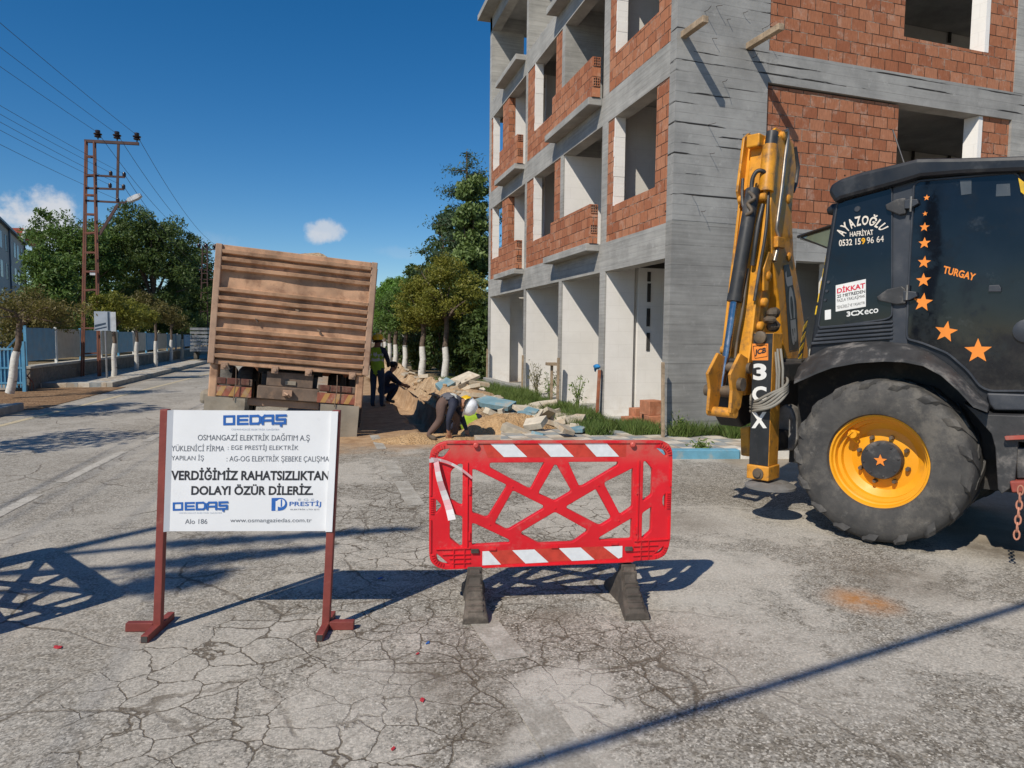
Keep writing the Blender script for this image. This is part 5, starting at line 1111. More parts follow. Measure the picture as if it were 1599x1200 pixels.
for x in (-.95, -.22, .28, .95):
    p = MB(); p.box((x - .05, -.09, z0 - .13), (x + .05, -.061, z0 - .02)); p.lathe([(.03, 0), (.03, .02)], (x, -.09, z0 - .075), (0, -1, 0), 10); tk('latch', p, 'dusty_tan', gate, bevel=.006)
for x in (-.78, .72):
    p = MB(); p.tube([(x, -.08, z0 - .08), (x + .012, -.085, z0 - .3), (x - .005, -.09, .55)], .007, 6); tk('safety_wire', p, 'dark_rust', gate)
ld_ = np.linspace(-hw + .06, hw - .06, 30); ly = np.linspace(.1, 4.28, 50)
# soil load
o = grid_mesh('soil_load', ld_, ly, lambda X, Y: z1 - .26 + .42 * np.exp(-((X - .15) / .75) ** 2 - ((Y - 1.3) / 1.1) ** 2) + .25 * np.exp(-((Y - 3.4) / 1.2) ** 2 - (X / .8) ** 2) + .14 * (fbm(X, Y, 3.2) - .5), 'earth')
o.location = TR.location; o.rotation_euler = TR.rotation_euler; tag(o, 'heap of brown soil showing over the tailgate of the tipper truck', 'soil', kind='stuff')
# frame and tail
f = MB()
for x in (-.42, .34): f.box((x, .15, .72), (x + .08, 6.0, .98))
f.box((-.5, .35, .98), (.5, 4.2, 1.08)); tk('chassis', f, 'chassis_black')
f = MB(); f.box((-.46, -.02, .60), (.46, .3, .80)); f.box((-.34, .05, .80), (.36, .28, 1.03)); tk('crossmember', f, 'dark_rust', bevel=.012)
f = MB(); f.box((-.08, -.10, .67), (.06, -.021, .76)); f.tube([(-.05, -.11, .72), (0, -.17, .70), (.03, -.11, .66)], .018, 8); tk('tow_hitch', f, 'dusty_tan', bevel=.006)
f = MB(); f.box((-.06, .03, .84), (.10, .049, .90)); tk('number_plate', f, 'mud_flap')
for sx in (-1, 1):
    xa, xb = (-1.10, -.54) if sx < 0 else (.44, 1.08)
    f = MB(); f.box((xa, -.03, .60), (xb, .02, .76)); bo_ = tk('hazard_board', f, 'board_red', bevel=.004)
    for i in range(3):
        x = xa + .05 + i * .18 ; q = MB(); q.add([(x, -.0325, .605), (x + .08, -.0325, .605), (x + .15, -.0325, .755), (x + .07, -.0325, .755)], [(0, 1, 2, 3)]); tk('stripe', q, 'board_yellow', bo_)
    f = MB(); f.box((xa, -.02, .775), (xb, .05, .88)); lp = tk('lamp_cluster', f, 'dark_rust', bevel=.01)
    for i in range(3): f = MB(); x = xa + .03 + i * .17; f.box((x, -.035, .79), (x + .15, -.021, .885)); tk('lamp', f, 'tail_lamp', lp, bevel=.006)
    for y in (1.35,):
        for w_ in (0, 1):
            xw = (.74 + w_ * .32) * sx; t = MB(); t.lathe([(.27, -.13), (.45, -.14), (.50, -.10), (.51, 0), (.50, .10), (.45, .14), (.27, .13)], (xw - .0, y, .50), (1, 0, 0), 28, 0, False); ww = tk('wheel', t, 'tyre_rubber', smooth=45)
            t = MB(); t.lathe([(.275, -.10), (.275, .10), (.2, .06 * sx), (.08, .04 * sx), (0, .04 * sx)], (xw, y, .5), (1, 0, 0), 20, 0, False); tk('rim', t, 'dusty_tan', ww, smooth=40)
    # flap with a stiff upper edge
    xa, xb = (-1.20, -.62) if sx < 0 else (.50, 1.10)
    zlo = .03 if sx > 0 else .10
    fl = MB(); rings = []
    for i in range(13):
        x = xa + (xb - xa) * i / 12; rings.append([(x, -.06 + .05 * (float(fbm(x * 2, z * 2, 1)) - .5) + .10 * max(0, .3 - z), z) for z in np.linspace(zlo, .585, 9)] + [(x, -.045 + .05 * (float(fbm(x * 2, z * 2, 1)) - .5) + .10 * max(0, .3 - z), z) for z in np.linspace(.585, zlo, 9)])
    fl.loft(rings); tk('mud_flap', fl, 'mud_flap', smooth=40)
    f = MB(); x = -1.16 if sx < 0 else 1.02; f.box((x, -.04, .55), (x + .12, .25, 1.09)); tk('mudguard', f, 'dusty_tan_light', bevel=.02)
f = MB(); f.box((-1.28, .0, .46), (-1.10, .5, .66)); tk('guard_corner', f, 'mud_flap', bevel=.05)
f = MB(); f.box((-.6, .1, .47), (.48, .24, .585)); tk('under_run_bar', f, 'dusty_tan', bevel=.015)
cbm = MB(); cbm.prism([(4.5, .75), (6.2, .75), (6.25, 1.5), (6.05, 2.4), (4.6, 2.45), (4.5, 2.3)], lambda u, v, d: (d, u, v), -1.1, 1.1); cb_ = tk('cab', cbm, 'truck_cab_paint', bevel=.06)
for x in (-1.115, 1.103): q = MB(); q.prism([(4.85, 1.55), (5.95, 1.55), (5.85, 2.25), (4.9, 2.25)], lambda u, v, d: (d, u, v), x, x + .012); tk('window', q, 'tinted_glass', cb_)
for sx in (-1, 1):
    t = MB(); t.lathe([(.27, -.14), (.45, -.15), (.50, -.11), (.51, 0), (.50, .11), (.45, .15), (.27, .14)], (.98 * sx, 5.2, .5), (1, 0, 0), 28, 0, False); t.lathe([(.275, -.1), (.275, .1), (0, .08 * sx)], (.98 * sx, 5.2, .5), (1, 0, 0), 20); tk('wheel', t, 'tyre_rubber', smooth=45)
    q = MB(); q.box((1.2 * sx - .05, 6.0, 1.7), (1.2 * sx + .05, 6.08, 2.15)); tk('mirror', q, 'chassis_black', cb_, bevel=.015)
# ------------------------------------------------------------------ workers
for nme, col in (('skin', (.34, .17, .10)), ('navy_cloth', (.020, .024, .045)), ('brown_cloth', (.115, .07, .055)), ('grey_cloth', (.10, .10, .115)), ('denim', (.025, .04, .075)), ('hi_vis', (.33, .50, .035)), ('hi_vis_band', (.62, .62, .55)), ('boot_leather', (.11, .085, .06)), ('dark_hair', (.012, .010, .009)), ('helmet_white', (.80, .80, .80)), ('helmet_yellow', (.80, .50, .015))):
    mat(nme, col, .8 if 'helmet' not in nme else .35, var=.18, scale=9, bump=0 if 'helmet' in nme else .15, bscale=40)
BONES = [('pelvis', 'waist'), ('waist', 'chest'), ('chest', 'neck'), ('neck', 'jaw'), ('jaw', 'head'), ('head', 'crown')] + [(a % s, b % s) for s in 'lr' for a, b in (('chest>%s', 'shoulder_%s'), ('shoulder_%s', 'elbow_%s'), ('elbow_%s', 'wrist_%s'), ('wrist_%s', 'palm_%s'), ('pelvis>%s', 'hip_%s'), ('hip_%s', 'knee_%s'), ('knee_%s', 'ankle_%s'), ('ankle_%s', 'toe_%s'))]
BONES = [(a.split('>')[0], b) for a, b in BONES]
RAD = dict(pelvis=.150, waist=.140, chest=.160, neck=.062, jaw=.078, head=.098, crown=.07, shoulder=.078, elbow=.054, wrist=.034, palm=.036, hip=.105, knee=.072, ankle=.05, toe=.045)
def human(label, J_, zones, grp=None):
    root = thing('person', label, 'person', tuple(J_['pelvis'][:2]) + (J_.get('floor', 0),), group=grp); off = Vector(root.location)
    names = sorted({n for b in BONES for n in b}); names.remove('pelvis'); names = ['pelvis'] + names; idx = {n: i for i, n in enumerate(names)}
    me = bpy.data.meshes.new('body'); me.from_pydata([tuple(Vector(J_[n]) - off) for n in names], [(idx[a], idx[b]) for a, b in BONES], [])
    o = bpy.data.objects.new('body', me); C.objects.link(o)
    sk = o.modifiers.new('skin', 'SKIN'); sk.use_smooth_shade = True; sb = o.modifiers.new('sub', 'SUBSURF'); sb.levels = 2; sb.render_levels = 2
    for n in names:
        r = RAD[n.split('_')[0]] * J_.get('size', 1.0); fl = 1.0
        me.skin_vertices[0].data[idx[n]].radius = (r, r * (.8 if n in ('chest', 'waist', 'pelvis') else 1.0)); me.skin_vertices[0].data[idx[n]].use_root = (n == 'pelvis')
    dg = bpy.context.evaluated_depsgraph_get(); dg.update(); m2 = bpy.data.meshes.new_from_object(o.evaluated_get(dg))
    bpy.data.objects.remove(o); bpy.data.meshes.remove(me); m2.name = 'body'
    ob = bpy.data.objects.new('body', m2); C.objects.link(ob); ob.parent = root
    ml = []; m2.materials.clear()
    def slot(k):
        if k not in ml: ml.append(k); m2.materials.append(MATS[k])
        return ml.index(k)
    segs = [(a, b, np.array(Vector(J_[a]) - off), np.array(Vector(J_[b]) - off)) for a, b in BONES]
    torso = []
    for p in m2.polygons:
        c = np.array(p.center); best = None
        for a, b, A, B in segs:
            t = np.clip(np.dot(c - A, B - A) / max(1e-9, np.dot(B - A, B - A)), 0, 1); d = np.linalg.norm(c - A - t * (B - A)) / (RAD[b.split('_')[0]] + .03)
            if best is None or d < best[0]: best = (d, a, b, t)
        key = best[2].split('_')[0]; p.material_index = slot(zones.get(key, zones['chest'])); p.use_smooth = True
        if key in ('waist', 'chest') or (key == 'neck' and best[3] < .45) or (key == 'shoulder' and best[3] < .75): torso.append(p.index)
    hv = MB()                                       # hands: four unequal fingers and a thumb rooted in the palm
    for s in 'lr':
        P = Vector(J_['palm_' + s]) - off; W = Vector(J_['wrist_' + s]) - off; d = (P - W).normalized(); x = d.cross(Vector((.3, 1, .2))).normalized(); n_ = x.cross(d)
        for k, (l, sp) in enumerate(((.062, -.027), (.075, -.009), (.070, .009), (.055, .026))):
            b0 = P + x * sp; hv.tube([b0 - d * .02, b0 + d * (.01 + l * .4), b0 + d * (.01 + l * .75) + n_ * .014, b0 + d * (l * .9) + n_ * .034], [.010, .009, .008, .006], 6)
        b0 = P - x * .03 - d * .02; hv.tube([b0, b0 - x * .025 + d * .02, b0 - x * .03 + d * .05], [.011, .010, .007], 6)
    H = Vector(J_['head']) - off; U = (Vector(J_['crown']) - Vector(J_['jaw'])).normalized(); Fd = Vector(J_['face']).normalized(); Fd = (Fd - U * Fd.dot(U)).normalized(); Sd = U.cross(Fd)
    hv.ellipsoid(tuple(H + Fd * .105 - U * .03), (.018, .018, .024), 8, 6)
    for s in (-1, 1): hv.ellipsoid(tuple(H + Sd * s * .10 - U * .02), (.022, .022, .032), 8, 6)
    ho = hv.build('hand', zones['palm'], None, smooth=60)
    # join hands and face details to the continuous body mesh
    bm = bmesh.new(); bm.from_mesh(m2); n0 = len(bm.faces); bm.from_mesh(ho.data); si = slot(zones['palm']); bm.faces.ensure_lookup_table()
    for f in list(bm.faces)[n0:]: f.material_index = si; f.smooth = True
    bm.to_mesh(m2); bm.free(); hm = ho.data; bpy.data.objects.remove(ho); bpy.data.meshes.remove(hm)
    if 'vest' in zones:
        v = MB(); me_ = m2; vid = {}
        for pi in torso:
            p = me_.polygons[pi]; ids = []
            for q in p.vertices:
                if q not in vid: vid[q] = len(v.v); vv = me_.vertices[q]; v.v.append(tuple(vv.co + vv.normal * .014))
                ids.append(vid[q])
            v.f.append(tuple(ids)); v.mi.append(0)
        cmid = (segs[0][3] + segs[1][3]) / 2
        ax = segs[1][3] - segs[1][2]; ax = ax / np.linalg.norm(ax)
        for i, f in enumerate(v.f):
            c = np.mean([v.v[q] for q in f], 0); t = np.dot(c - segs[1][2], ax)
            if .03 < t < .09 or (zones.get('band2') and .16 < t < .21): v.mi[i] = 1
        vo = v.build('safety_vest', [zones['vest'], zones.get('band', 'hi_vis_band')], root, smooth=60)
    def helm(m):
        h = MB(); c = H + U * .035; k = 14
        rings = []
        for (r, hh) in ((.150, -.005), (.132, .0), (.130, .03), (.122, .07), (.098, .11), (.06, .132), (.012, .14)):
            rings.append([c + U * hh + (Fd * math.cos(2 * math.pi * j / 20) * (1.12 + (.16 if r > .14 and math.cos(2 * math.pi * j / 20) > .5 else 0)) + Sd * math.sin(2 * math.pi * j / 20) * .95) * r for j in range(20)])
        h.loft(rings); h.tube([c + Fd * .12 + U * .06, c + Fd * .06 + U * .135, c - Fd * .06 + U * .135, c - Fd * .12 + U * .06], .014, 6); h.build('helmet', m, root, smooth=50)
    if 'helmet' in zones: helm(zones['helmet'])
    h = MB(); rings = []
    for t in range(1, 7):
        a = math.pi * t / 7; r = .108 * math.sin(a)
        rings.append([H + U * (.03 + .085 * math.cos(a)) - Fd * .022 + (Fd * math.cos(2 * math.pi * j / 14) + Sd * math.sin(2 * math.pi * j / 14)) * r for j in range(14)])
    h.loft(rings); h.build('hair', 'dark_hair', root, smooth=60)
    return root
def P3(px, py, Y): return tuple(onY(px, py, Y))
# bending worker with the white helmet
Y = 10.62
b = dict(pelvis=P3(690, 624, Y + .02), waist=P3(699, 620, Y), chest=P3(712, 625, Y), neck=P3(719, 627, Y - .03), jaw=P3(724, 630, Y - .05), head=P3(728, 633, Y - .07), crown=P3(734, 635.5, Y - .10), face=(.2, -.1, -.9),
    shoulder_l=P3(711, 629, Y + .19), elbow_l=P3(722, 655, Y + .20), wrist_l=P3(729, 673, Y + .12), palm_l=P3(730, 680, Y + .08),
    shoulder_r=P3(709, 630, Y - .19), elbow_r=P3(701, 653, Y - .22), wrist_r=P3(700, 672, Y - .16), palm_r=P3(702, 681, Y - .14),
    hip_l=P3(693, 631, Y + .11), knee_l=P3(714, 655, Y + .16), ankle_l=P3(710, 682, Y + .15), toe_l=P3(721, 686, Y + .08), hip_r=P3(689, 632, Y - .10), knee_r=P3(688, 656, Y - .12), ankle_r=P3(668, 680, Y - .10), toe_r=P3(682, 687, Y - .16), floor=0.0, size=.92)
human('person in brown trousers and white helmet bending over at the edge of the trench', b, dict(chest='navy_cloth', waist='navy_cloth', neck='grey_cloth', shoulder='navy_cloth', elbow='navy_cloth', wrist='navy_cloth', palm='skin', jaw='skin', head='skin', crown='skin', hip='brown_cloth', knee='brown_cloth', ankle='brown_cloth', toe='boot_leather', vest='grey_cloth', band='hi_vis_band', helmet='helmet_white', band2=False))
# standing worker beside the truck, back to the camera
def upright(px, Y, floor, H, turn, dx=0.0, arm=.0):
    x0_ = onY(px, 600, Y)[0]; c, s_ = math.cos(turn), math.sin(turn); k = H / 1.75
    def q(a, b_, z): return (x0_ + (a * c - b_ * s_) * k, Y + (a * s_ + b_ * c) * k, floor + z * k)
    return dict(pelvis=q(0, 0, .95), waist=q(0, .02, 1.12), chest=q(0, .0, 1.33), neck=q(0, .0, 1.50), jaw=q(0, .05, 1.58), head=q(0, .05, 1.65), crown=q(0, .04, 1.72), face=tuple(Vector(q(0, 1, 0)) - Vector(q(0, 0, 0)) + Vector((0, 0, -.3))),
        shoulder_l=q(-.19, 0, 1.41), elbow_l=q(-.26, .06, 1.12), wrist_l=q(-.18, .26, 1.0), palm_l=q(-.13, .33, 1.01), shoulder_r=q(.19, 0, 1.41), elbow_r=q(.27, .06, 1.13), wrist_r=q(.20, .26, 1.02), palm_r=q(.15, .33, 1.02),
        hip_l=q(-.10, 0, .88), knee_l=q(-.11, .03, .48), ankle_l=q(-.12, -.02, .07), toe_l=q(-.14, .14, .04), hip_r=q(.10, 0, .88), knee_r=q(.11, .02, .48), ankle_r=q(.12, -.03, .07), toe_r=q(.15, .13, .04), floor=floor, size=.98 * k + .02)
human('person in a lime safety vest and yellow helmet standing beside the tipper truck', upright(589, 16.0, -.03, 1.62, R_(-25)), dict(chest='navy_cloth', neck='navy_cloth', palm='skin', jaw='skin', head='skin', crown='skin', hip='denim', knee='denim', ankle='denim', toe='boot_leather', vest='hi_vis', helmet='helmet_yellow', band2=True))
def squat(px, Y, floor, turn, k=1.0):
    x0_ = onY(px, 600, Y)[0]; c, s_ = math.cos(turn), math.sin(turn)
    def q(a, b_, z): return (x0_ + (a * c - b_ * s_) * k, Y + (a * s_ + b_ * c) * k, floor + z * k)
    return dict(pelvis=q(0, -.12, .28), waist=q(0, -.06, .42), chest=q(0, .06, .62), neck=q(0, .13, .78), jaw=q(0, .20, .84), head=q(0, .22, .91), crown=q(0, .22, .98), face=tuple(Vector(q(0, 1, -.5)) - Vector(q(0, 0, 0))),
        shoulder_l=q(-.18, .08, .70), elbow_l=q(-.25, .28, .52), wrist_l=q(-.16, .46, .44), palm_l=q(-.13, .53, .42), shoulder_r=q(.18, .08, .70), elbow_r=q(.24, .28, .50), wrist_r=q(.16, .46, .42), palm_r=q(.13, .53, .40),
        hip_l=q(-.11, -.10, .28), knee_l=q(-.17, .28, .46), ankle_l=q(-.14, .06, .07), toe_l=q(-.17, .20, .04), hip_r=q(.11, -.10, .28), knee_r=q(.18, .27, .45), ankle_r=q(.14, .05, .07), toe_r=q(.18, .19, .04), floor=floor, size=.95)
human('person in dark clothes squatting beside the soil heap behind the standing worker', squat(602, 17.0, -.03, R_(-80)), dict(chest='navy_cloth', palm='skin', jaw='skin', head='skin', crown='dark_hair', wrist='skin', hip='navy_cloth', knee='navy_cloth', ankle='navy_cloth', toe='boot_leather'))
human('person in a lime vest and yellow helmet crouching in the trench behind the bending worker', squat(737, 11.7, -.50, R_(15), 1.0), dict(chest='navy_cloth', palm='skin', jaw='skin', head='skin', crown='skin', hip='navy_cloth', knee='navy_cloth', ankle='navy_cloth', toe='boot_leather', vest='hi_vis', helmet='helmet_yellow'))
# ------------------------------------------------------------------ left side: wall, fence, gate, poles
def m_stone():
    b = NB('rubble_stone'); P = b.pos(); Pw = b.vmath('ADD', P, b.vmath('SCALE', b.noise(3, 3, .5, P, col=True))); Pw.node.inputs[1].links[0].from_node.inputs['Scale'].default_value = .15
    e = b.voro(3.6, 'DISTANCE_TO_EDGE', 'Distance', Pw); cl = b.new('SeparateColor'); b.lk(b.voro(3.6, 'F1', 'Color', Pw), cl.inputs[0])
    c = b.mix(cl.outputs[0], (.16, .14, .115), (.31, .27, .215)); c = b.mix(b.rng(b.noise(8, 5, .7, P), .3, .7), mul((.2, .17, .14), .9), c); c = b.mix(b.rng(e, .02, .05, 1, 0), c, (.22, .20, .17))
    b.bump(b.rng(e, 0, .1), .7, .03); b.out(c, .92, 0, .2)
m_stone()
mat('fence_blue', (.09, .28, .44), .45, var=.12, dirt=(.25, .27, .27), damt=.4); mat('fence_beige', (.46, .43, .36), .6, var=.12, dirt=(.3, .26, .2), damt=.4); mat('fence_white', (.66, .66, .62), .5); mat('pole_rust', (.17, .062, .036), .7, var=.3, scale=2, dirt=(.10, .06, .05), damt=.6, dscale=3, bump=.2, bscale=30); mat('pole_dark', (.075, .04, .035), .7, var=.3); mat('insulator_brown', (.03, .018, .02), .25); mat('wire_dark', (.05, .05, .055), .6); mat('lamp_grey', (.42, .43, .43), .4, .3); mat('galvanised', (.30, .31, .32), .5, .6, var=.15); mat('sign_blue_grey', (.42, .47, .52), .5, var=.08); mat('sign_dark', (.05, .08, .12), .5); mat('sign_tail', (.60, .62, .63), .5, dirt=(.3, .3, .3), damt=.3)
WX = -7.85
w = thing('stone_wall', 'low rubble stone retaining wall with a concrete top along the left pavement', 'wall', (WX, 22, 0))
mb = MB(); mb.box((WX - .35, 21.9, 0), (WX, 95, .58)); mb.build('masonry', 'rubble_stone', w, off=w.location)
mb = MB(); mb.box((WX - .38, 21.88, .582), (WX + .03, 95, .65)); mb.build('coping', 'kerb_concrete', w, off=w.location, bevel=.01)
mb = MB(); mb.box((-10.2, 21.9, 0), (WX - .352, 22.15, .60)); mb.build('return_wall', 'concrete', w, off=w.location)
fn = thing('panel_fence', 'fence of alternating blue and beige panels on top of the stone wall', 'fence', (WX - .17, 22, .65))
ys_ = [22.15]; 
i = 0
def fpart(name, mb, m, p=None): return mb.build(name, m, p or fn, off=(0, 0, 0) if p else fn.location)
fx = WX - .17
while ys_[-1] < 74:
    L0 = 2.25; y0_ = ys_[-1]; y1_ = y0_ + L0; zt_ = 1.72 - .0105 * (y0_ - 22); zb_ = .78
    blue = i % 2 == 0
    mb = MB(); mb.box((fx - .035, y0_ - .035, .651), (fx + .035, y0_ + .035, zt_ + .06)); fpart('post', mb, 'fence_blue' if i % 2 == 0 or i > 7 else 'fence_white')
    mb = MB(); n_ = 9
    for k in range(n_):
        a = zb_ + (zt_ - zb_) * k / n_; mb.box((fx - .012, y0_ + .06, a), (fx + .012, y1_ - .06, a + (zt_ - zb_) / n_ - .012))
    mb.box((fx - .006, y0_ + .05, zb_), (fx + .004, y1_ - .05, zt_))
    fpart('panel', mb, 'fence_blue' if blue else 'fence_beige'); ys_.append(y1_); i += 1
mb = MB(); mb.bar((fx, 22.15, 1.7), (fx - .55, 21.9, .9), .04, .04); fpart('brace', mb, 'fence_blue')
# blue gate and stair rail at the entrance
gt = thing('entrance_gate', 'sky blue barred metal gate at the entrance left of the stone wall', 'gate', (-9.5, 21.4, 0))
gx0, gx1, gy = onY(-60, 560, 21.2)[0], onY(37, 560, 21.2)[0], 21.2
mb = MB()
for z in (.22, .62, 1.12): mb.box((gx0, gy - .02, z), (gx1, gy + .02, z + .05))
mb.build('rail', 'fence_blue', gt, off=gt.location)
mb = MB(); n_ = 16
for k in range(n_ + 1): x = gx0 + (gx1 - gx0) * k / n_; mb.box((x - .012, gy - .012, .12), (x + .012, gy + .012, 1.2))
mb.box((gx0, gy + .025, .2), (gx1, gy + .03, 1.1)); mb.build('bar_panel', 'fence_blue', gt, off=gt.location)
for x in (gx1, gx0): mb = MB(); mb.box((x - .04, gy - .045, 0), (x + .04, gy + .045, 1.35)); mb.build('post', 'fence_blue', gt, off=gt.location)
rl = thing('stair_railing', 'dark rusty stair railing sloping down between gate and stone wall', 'railing', (-8.6, 21.5, 0))
A_, B_ = onY(30, 573, 21.5), onY(52, 598, 21.5); mb = MB(); mb.bar(A_, B_, .03, .03); 
for k in range(5): p = A_ + (B_ - A_) * k / 4; mb.bar((p[0], p[1], 0), tuple(p), .018, .018)
mb.build('bars', 'pole_rust', rl, off=rl.location)
# lattice pole
def lattice(name, label, base, H, w0, w1, arms, mats, detail=True):
    t = thing(name, label, 'utility pole', base, group='lattice power poles'); x0_, x1_ = -w0 / 2, w0 / 2
    for sx in (-1, 1):
        for sy in (-1, 1):
            mb = MB(); mb.bar((sx * w0 / 2, sy * .11, 0), (sx * w1 / 2 + .20, sy * .08, H), .048, .048); mb.build('upright', mats, t)
    zz = .75; k = 0
    while zz < H - .1:
        f = zz / H; w_ = w0 + (w1 - w0) * f; xo = .20 * f
        for sy in (-1, 1): mb = MB(); mb.bar((xo - w_ / 2, sy * (.11 - .03 * f), zz), (xo + w_ / 2, sy * (.11 - .03 * f), zz + (.0 if k % 3 else .03)), .04, .05); mb.build('rung', mats, t)
        zz += .62 if k > 0 else .85; k += 1
    if not detail: 
        for z in arms: mb = MB(); mb.box((-.2, -.03, z), (1.0, .03, z + .06)); mb.build('crossarm', 'pole_dark', t)
    return t
pb_ = G(142, 588, .14); PH = 7.80
lp_ = lattice('lattice_pole', 'tall rusty lattice power pole with cross arms and a street lamp on the left pavement', (float(pb_[0]), float(pb_[1]), .14), PH - .14, .50, .24, [], 'pole_rust')
YP = float(pb_[1])
def pl(px, py, dy=0): p = onY(px, py, YP + dy); return Vector((p[0] - pb_[0], dy, p[2] - .14))
for (a, b_, th) in (((132, 220.5), (217, 225), .09), ((132, 273.5), (195, 277), .06), ((132, 294), (194, 296), .06), ((131, 313.5), (195, 317), .06)):
    mb = MB(); mb.bar(pl(*a), pl(*b_), th, th); mb.build('crossarm', 'pole_dark', lp_)
mb = MB(); mb.bar(pl(185, 224), pl(183, 318), .07, .07); mb.build('hanger', 'pole_dark', lp_)
mb = MB(); mb.bar(pl(184, 320), pl(155, 367), .08, .08); mb.build('strut', 'pole_dark', lp_)
INS = []
for (px, py) in ((153, 218), (183, 220), (214, 222)):
    p = pl(px, py); mb = MB(); mb.lathe([(.02, 0), (.02, .05), (.10, .07), (.11, .10), (.06, .12), (.12, .15), (.13, .18), (.06, .20), (.08, .24), (.07, .29), (.0, .30)], p, (0, 0, 1), 14); mb.build('insulator', 'insulator_brown', lp_, smooth=40); INS.append(Vector(pb_) * 1.0 + Vector((p.x, 0, p.z + .14 + .22 - pb_[2])))
LOW = []
for (px, py) in ((173, 274), (194, 276), (172, 293), (193, 295), (184, 316)):
    p = pl(px, py); mb = MB(); mb.lathe([(.03, -.02), (.055, .02), (.055, .10), (.03, .14)], p, (0, 0, 1), 10); mb.build('insulator', 'insulator_brown', lp_, smooth=40); LOW.append(Vector((pb_[0] + p.x, YP, p.z + .22)))
a, b_ = pl(195, 316), pl(217, 307); mb = MB(); d = (b_ - a).normalized()
for k_ in range(1): mb.bar(a, a + d * .12, .06, .05)
hd = MB(); n_ = Vector((-d.z, 0, d.x)); rings = []
for t, w_, h0, h1 in ((.08, .06, -.02, .04), (.16, .12, -.07, .07), (.42, .14, -.07, .08), (.56, .10, -.03, .06)):
    c = a + d * t; rings.append([c + Vector((0, -w_, 0)) + n_ * h0, c + Vector((0, w_, 0)) + n_ * h0, c + Vector((0, w_ * .8, 0)) + n_ * h1, c + Vector((0, -w_ * .8, 0)) + n_ * h1])
hd.loft(rings); lo_ = hd.build('lamp_head', 'lamp_grey', lp_, smooth=30)
mb.build('lamp_arm', 'pole_dark', lp_)
mb = MB(); p = pl(146, 427); mb.box(p - Vector((.08, .1, .07)), p + Vector((.08, .04, .08))); mb.build('junction_box', 'sign_tail', lp_)
P2Y = 49.0; q2 = onY(327, 545, P2Y)
lp2 = lattice('lattice_pole', 'distant dark lattice power pole behind the tipper truck', (float(q2[0]) - .35, P2Y, .14), 7.1, .5, .28, [6.85, 5.5, 4.9], 'pole_dark', False)
I2 = []
for dx in (.0, .42, .95): mb = MB(); mb.lathe([(.03, 0), (.12, .1), (.13, .2), (.07, .3)], (dx - .15, 0, 6.93), (0, 0, 1), 10); mb.build('insulator', 'insulator_brown', lp2, smooth=40); I2.append(Vector((q2[0] - .35 + dx - .15, P2Y, 7.35)))
def wire(a, b_, sag, r, lab):
    a, b_ = Vector(a), Vector(b_); mb = MB(); mb.tube([a.lerp(b_, t) - Vector((0, 0, sag * 4 * t * (1 - t))) for t in [k / 18 for k in range(19)]], r, 5); o = mb.build('power_line', 'wire_dark', off=a); o.location = a; tag(o, lab, 'wire', 'overhead power lines on the left'); return o
WL = ['upper power line running off towards the viewer from the top arm of the rusty pole', 'power line between the rusty pole and the distant pole', 'thin lower power line running off towards the viewer below the top arm', 'thin lower power line sagging from the rusty pole towards the distant pole']
for k in range(3):
    wire(INS[k], (-8.6 + k * .75, -14, 8.3), .55, .006, WL[0]); wire(INS[k], I2[k], .5, .008, WL[1])
for k in range(5):
    wire(LOW[k], (-8.3 + k * .2, -14, 7.3 - .35 * (k // 2)), .7, .005, WL[2])
    if k in (1, 3): wire(LOW[k], (I2[1].x, P2Y, 5.9 - .3 * k), .5, .008, WL[3])
# road sign seen from behind
p = G(167, 591, .14); rs_ = thing('road_sign', 'pale rectangular road sign on a thin grey post beside the lattice pole', 'sign', (float(p[0]), float(p[1]), .14), (0, 0, R_(8)))
mb = MB(); mb.tube([(0, 0, 0), (0, 0, 2.15)], .03, 8); mb.build('post', 'galvanised', rs_)
mb = MB(); mb.box((-.30, -.035, 1.52), (.16, -.031, 2.13)); bo2 = mb.build('panel', 'sign_blue_grey', rs_)
mb = MB(); mb.box((.16, -.034, 1.50), (.30, -.03, 2.12)); mb.build('side_panel', 'sign_tail', rs_)
mb = MB(); mb.add([(-.29, -.037, 1.62), (.02, -.037, 1.72), (.02, -.037, 1.78), (-.29, -.037, 1.70)], [(0, 1, 2, 3)]); mb.add([(-.29, -.037, 1.53), (.04, -.037, 1.62), (.04, -.037, 1.66), (-.29, -.037, 1.58)], [(0, 1, 2, 3)]); mb.build('stripe', 'sign_dark', bo2)
mb = MB(); mb.box((.07, -.038, 1.53), (.13, -.036, 2.12)); mb.build('bracket', 'sign_dark', bo2)
# school on the far left
mat('school_wall', (.40, .40, .37), .85, var=.08, bump=.1); mat('school_end_wall', (.55, .56, .55), .85, var=.08); mat('roof_tile', (.35, .075, .045), .8, var=.2); mat('window_dark', (.045, .055, .07), .25, var=.2)
sc0 = np.array([-32.4, 90.0]); sdv = _n(np.array([math.sin(R_(-14.5)), math.cos(R_(-14.5))])) * -1
sch = thing('school_building', 'long grey four storey school with a red roof behind the trees on the far left', 'building', (float(sc0[0]), float(sc0[1]), 0))
snv = np.array([-sdv[1], sdv[0]]); snv = -snv if snv[0] < 0 else snv
def sq(s, d, z): p = sdv * s + snv * d; return (p[0], p[1], z)
mb = MB(); mb.prism([(0, 0), (45, 0), (45, -14), (0, -14)], lambda u, v, d: sq(u, v, d), 0, 11.2); mb.build('wall', 'school_wall', sch)
mb = MB(); mb.prism([(-.3, .35), (45, .35), (45, -14.3), (-.3, -14.3)], lambda u, v, d: sq(u, v, d), 11.2, 11.4); mb.build('eaves', 'sign_dark', sch)
TA, TB, TC = [onY(px, py, 89.6) - np.array([*sc0, 0]) for px, py in ((34, 380), (42, 356.5), (9, 356))]
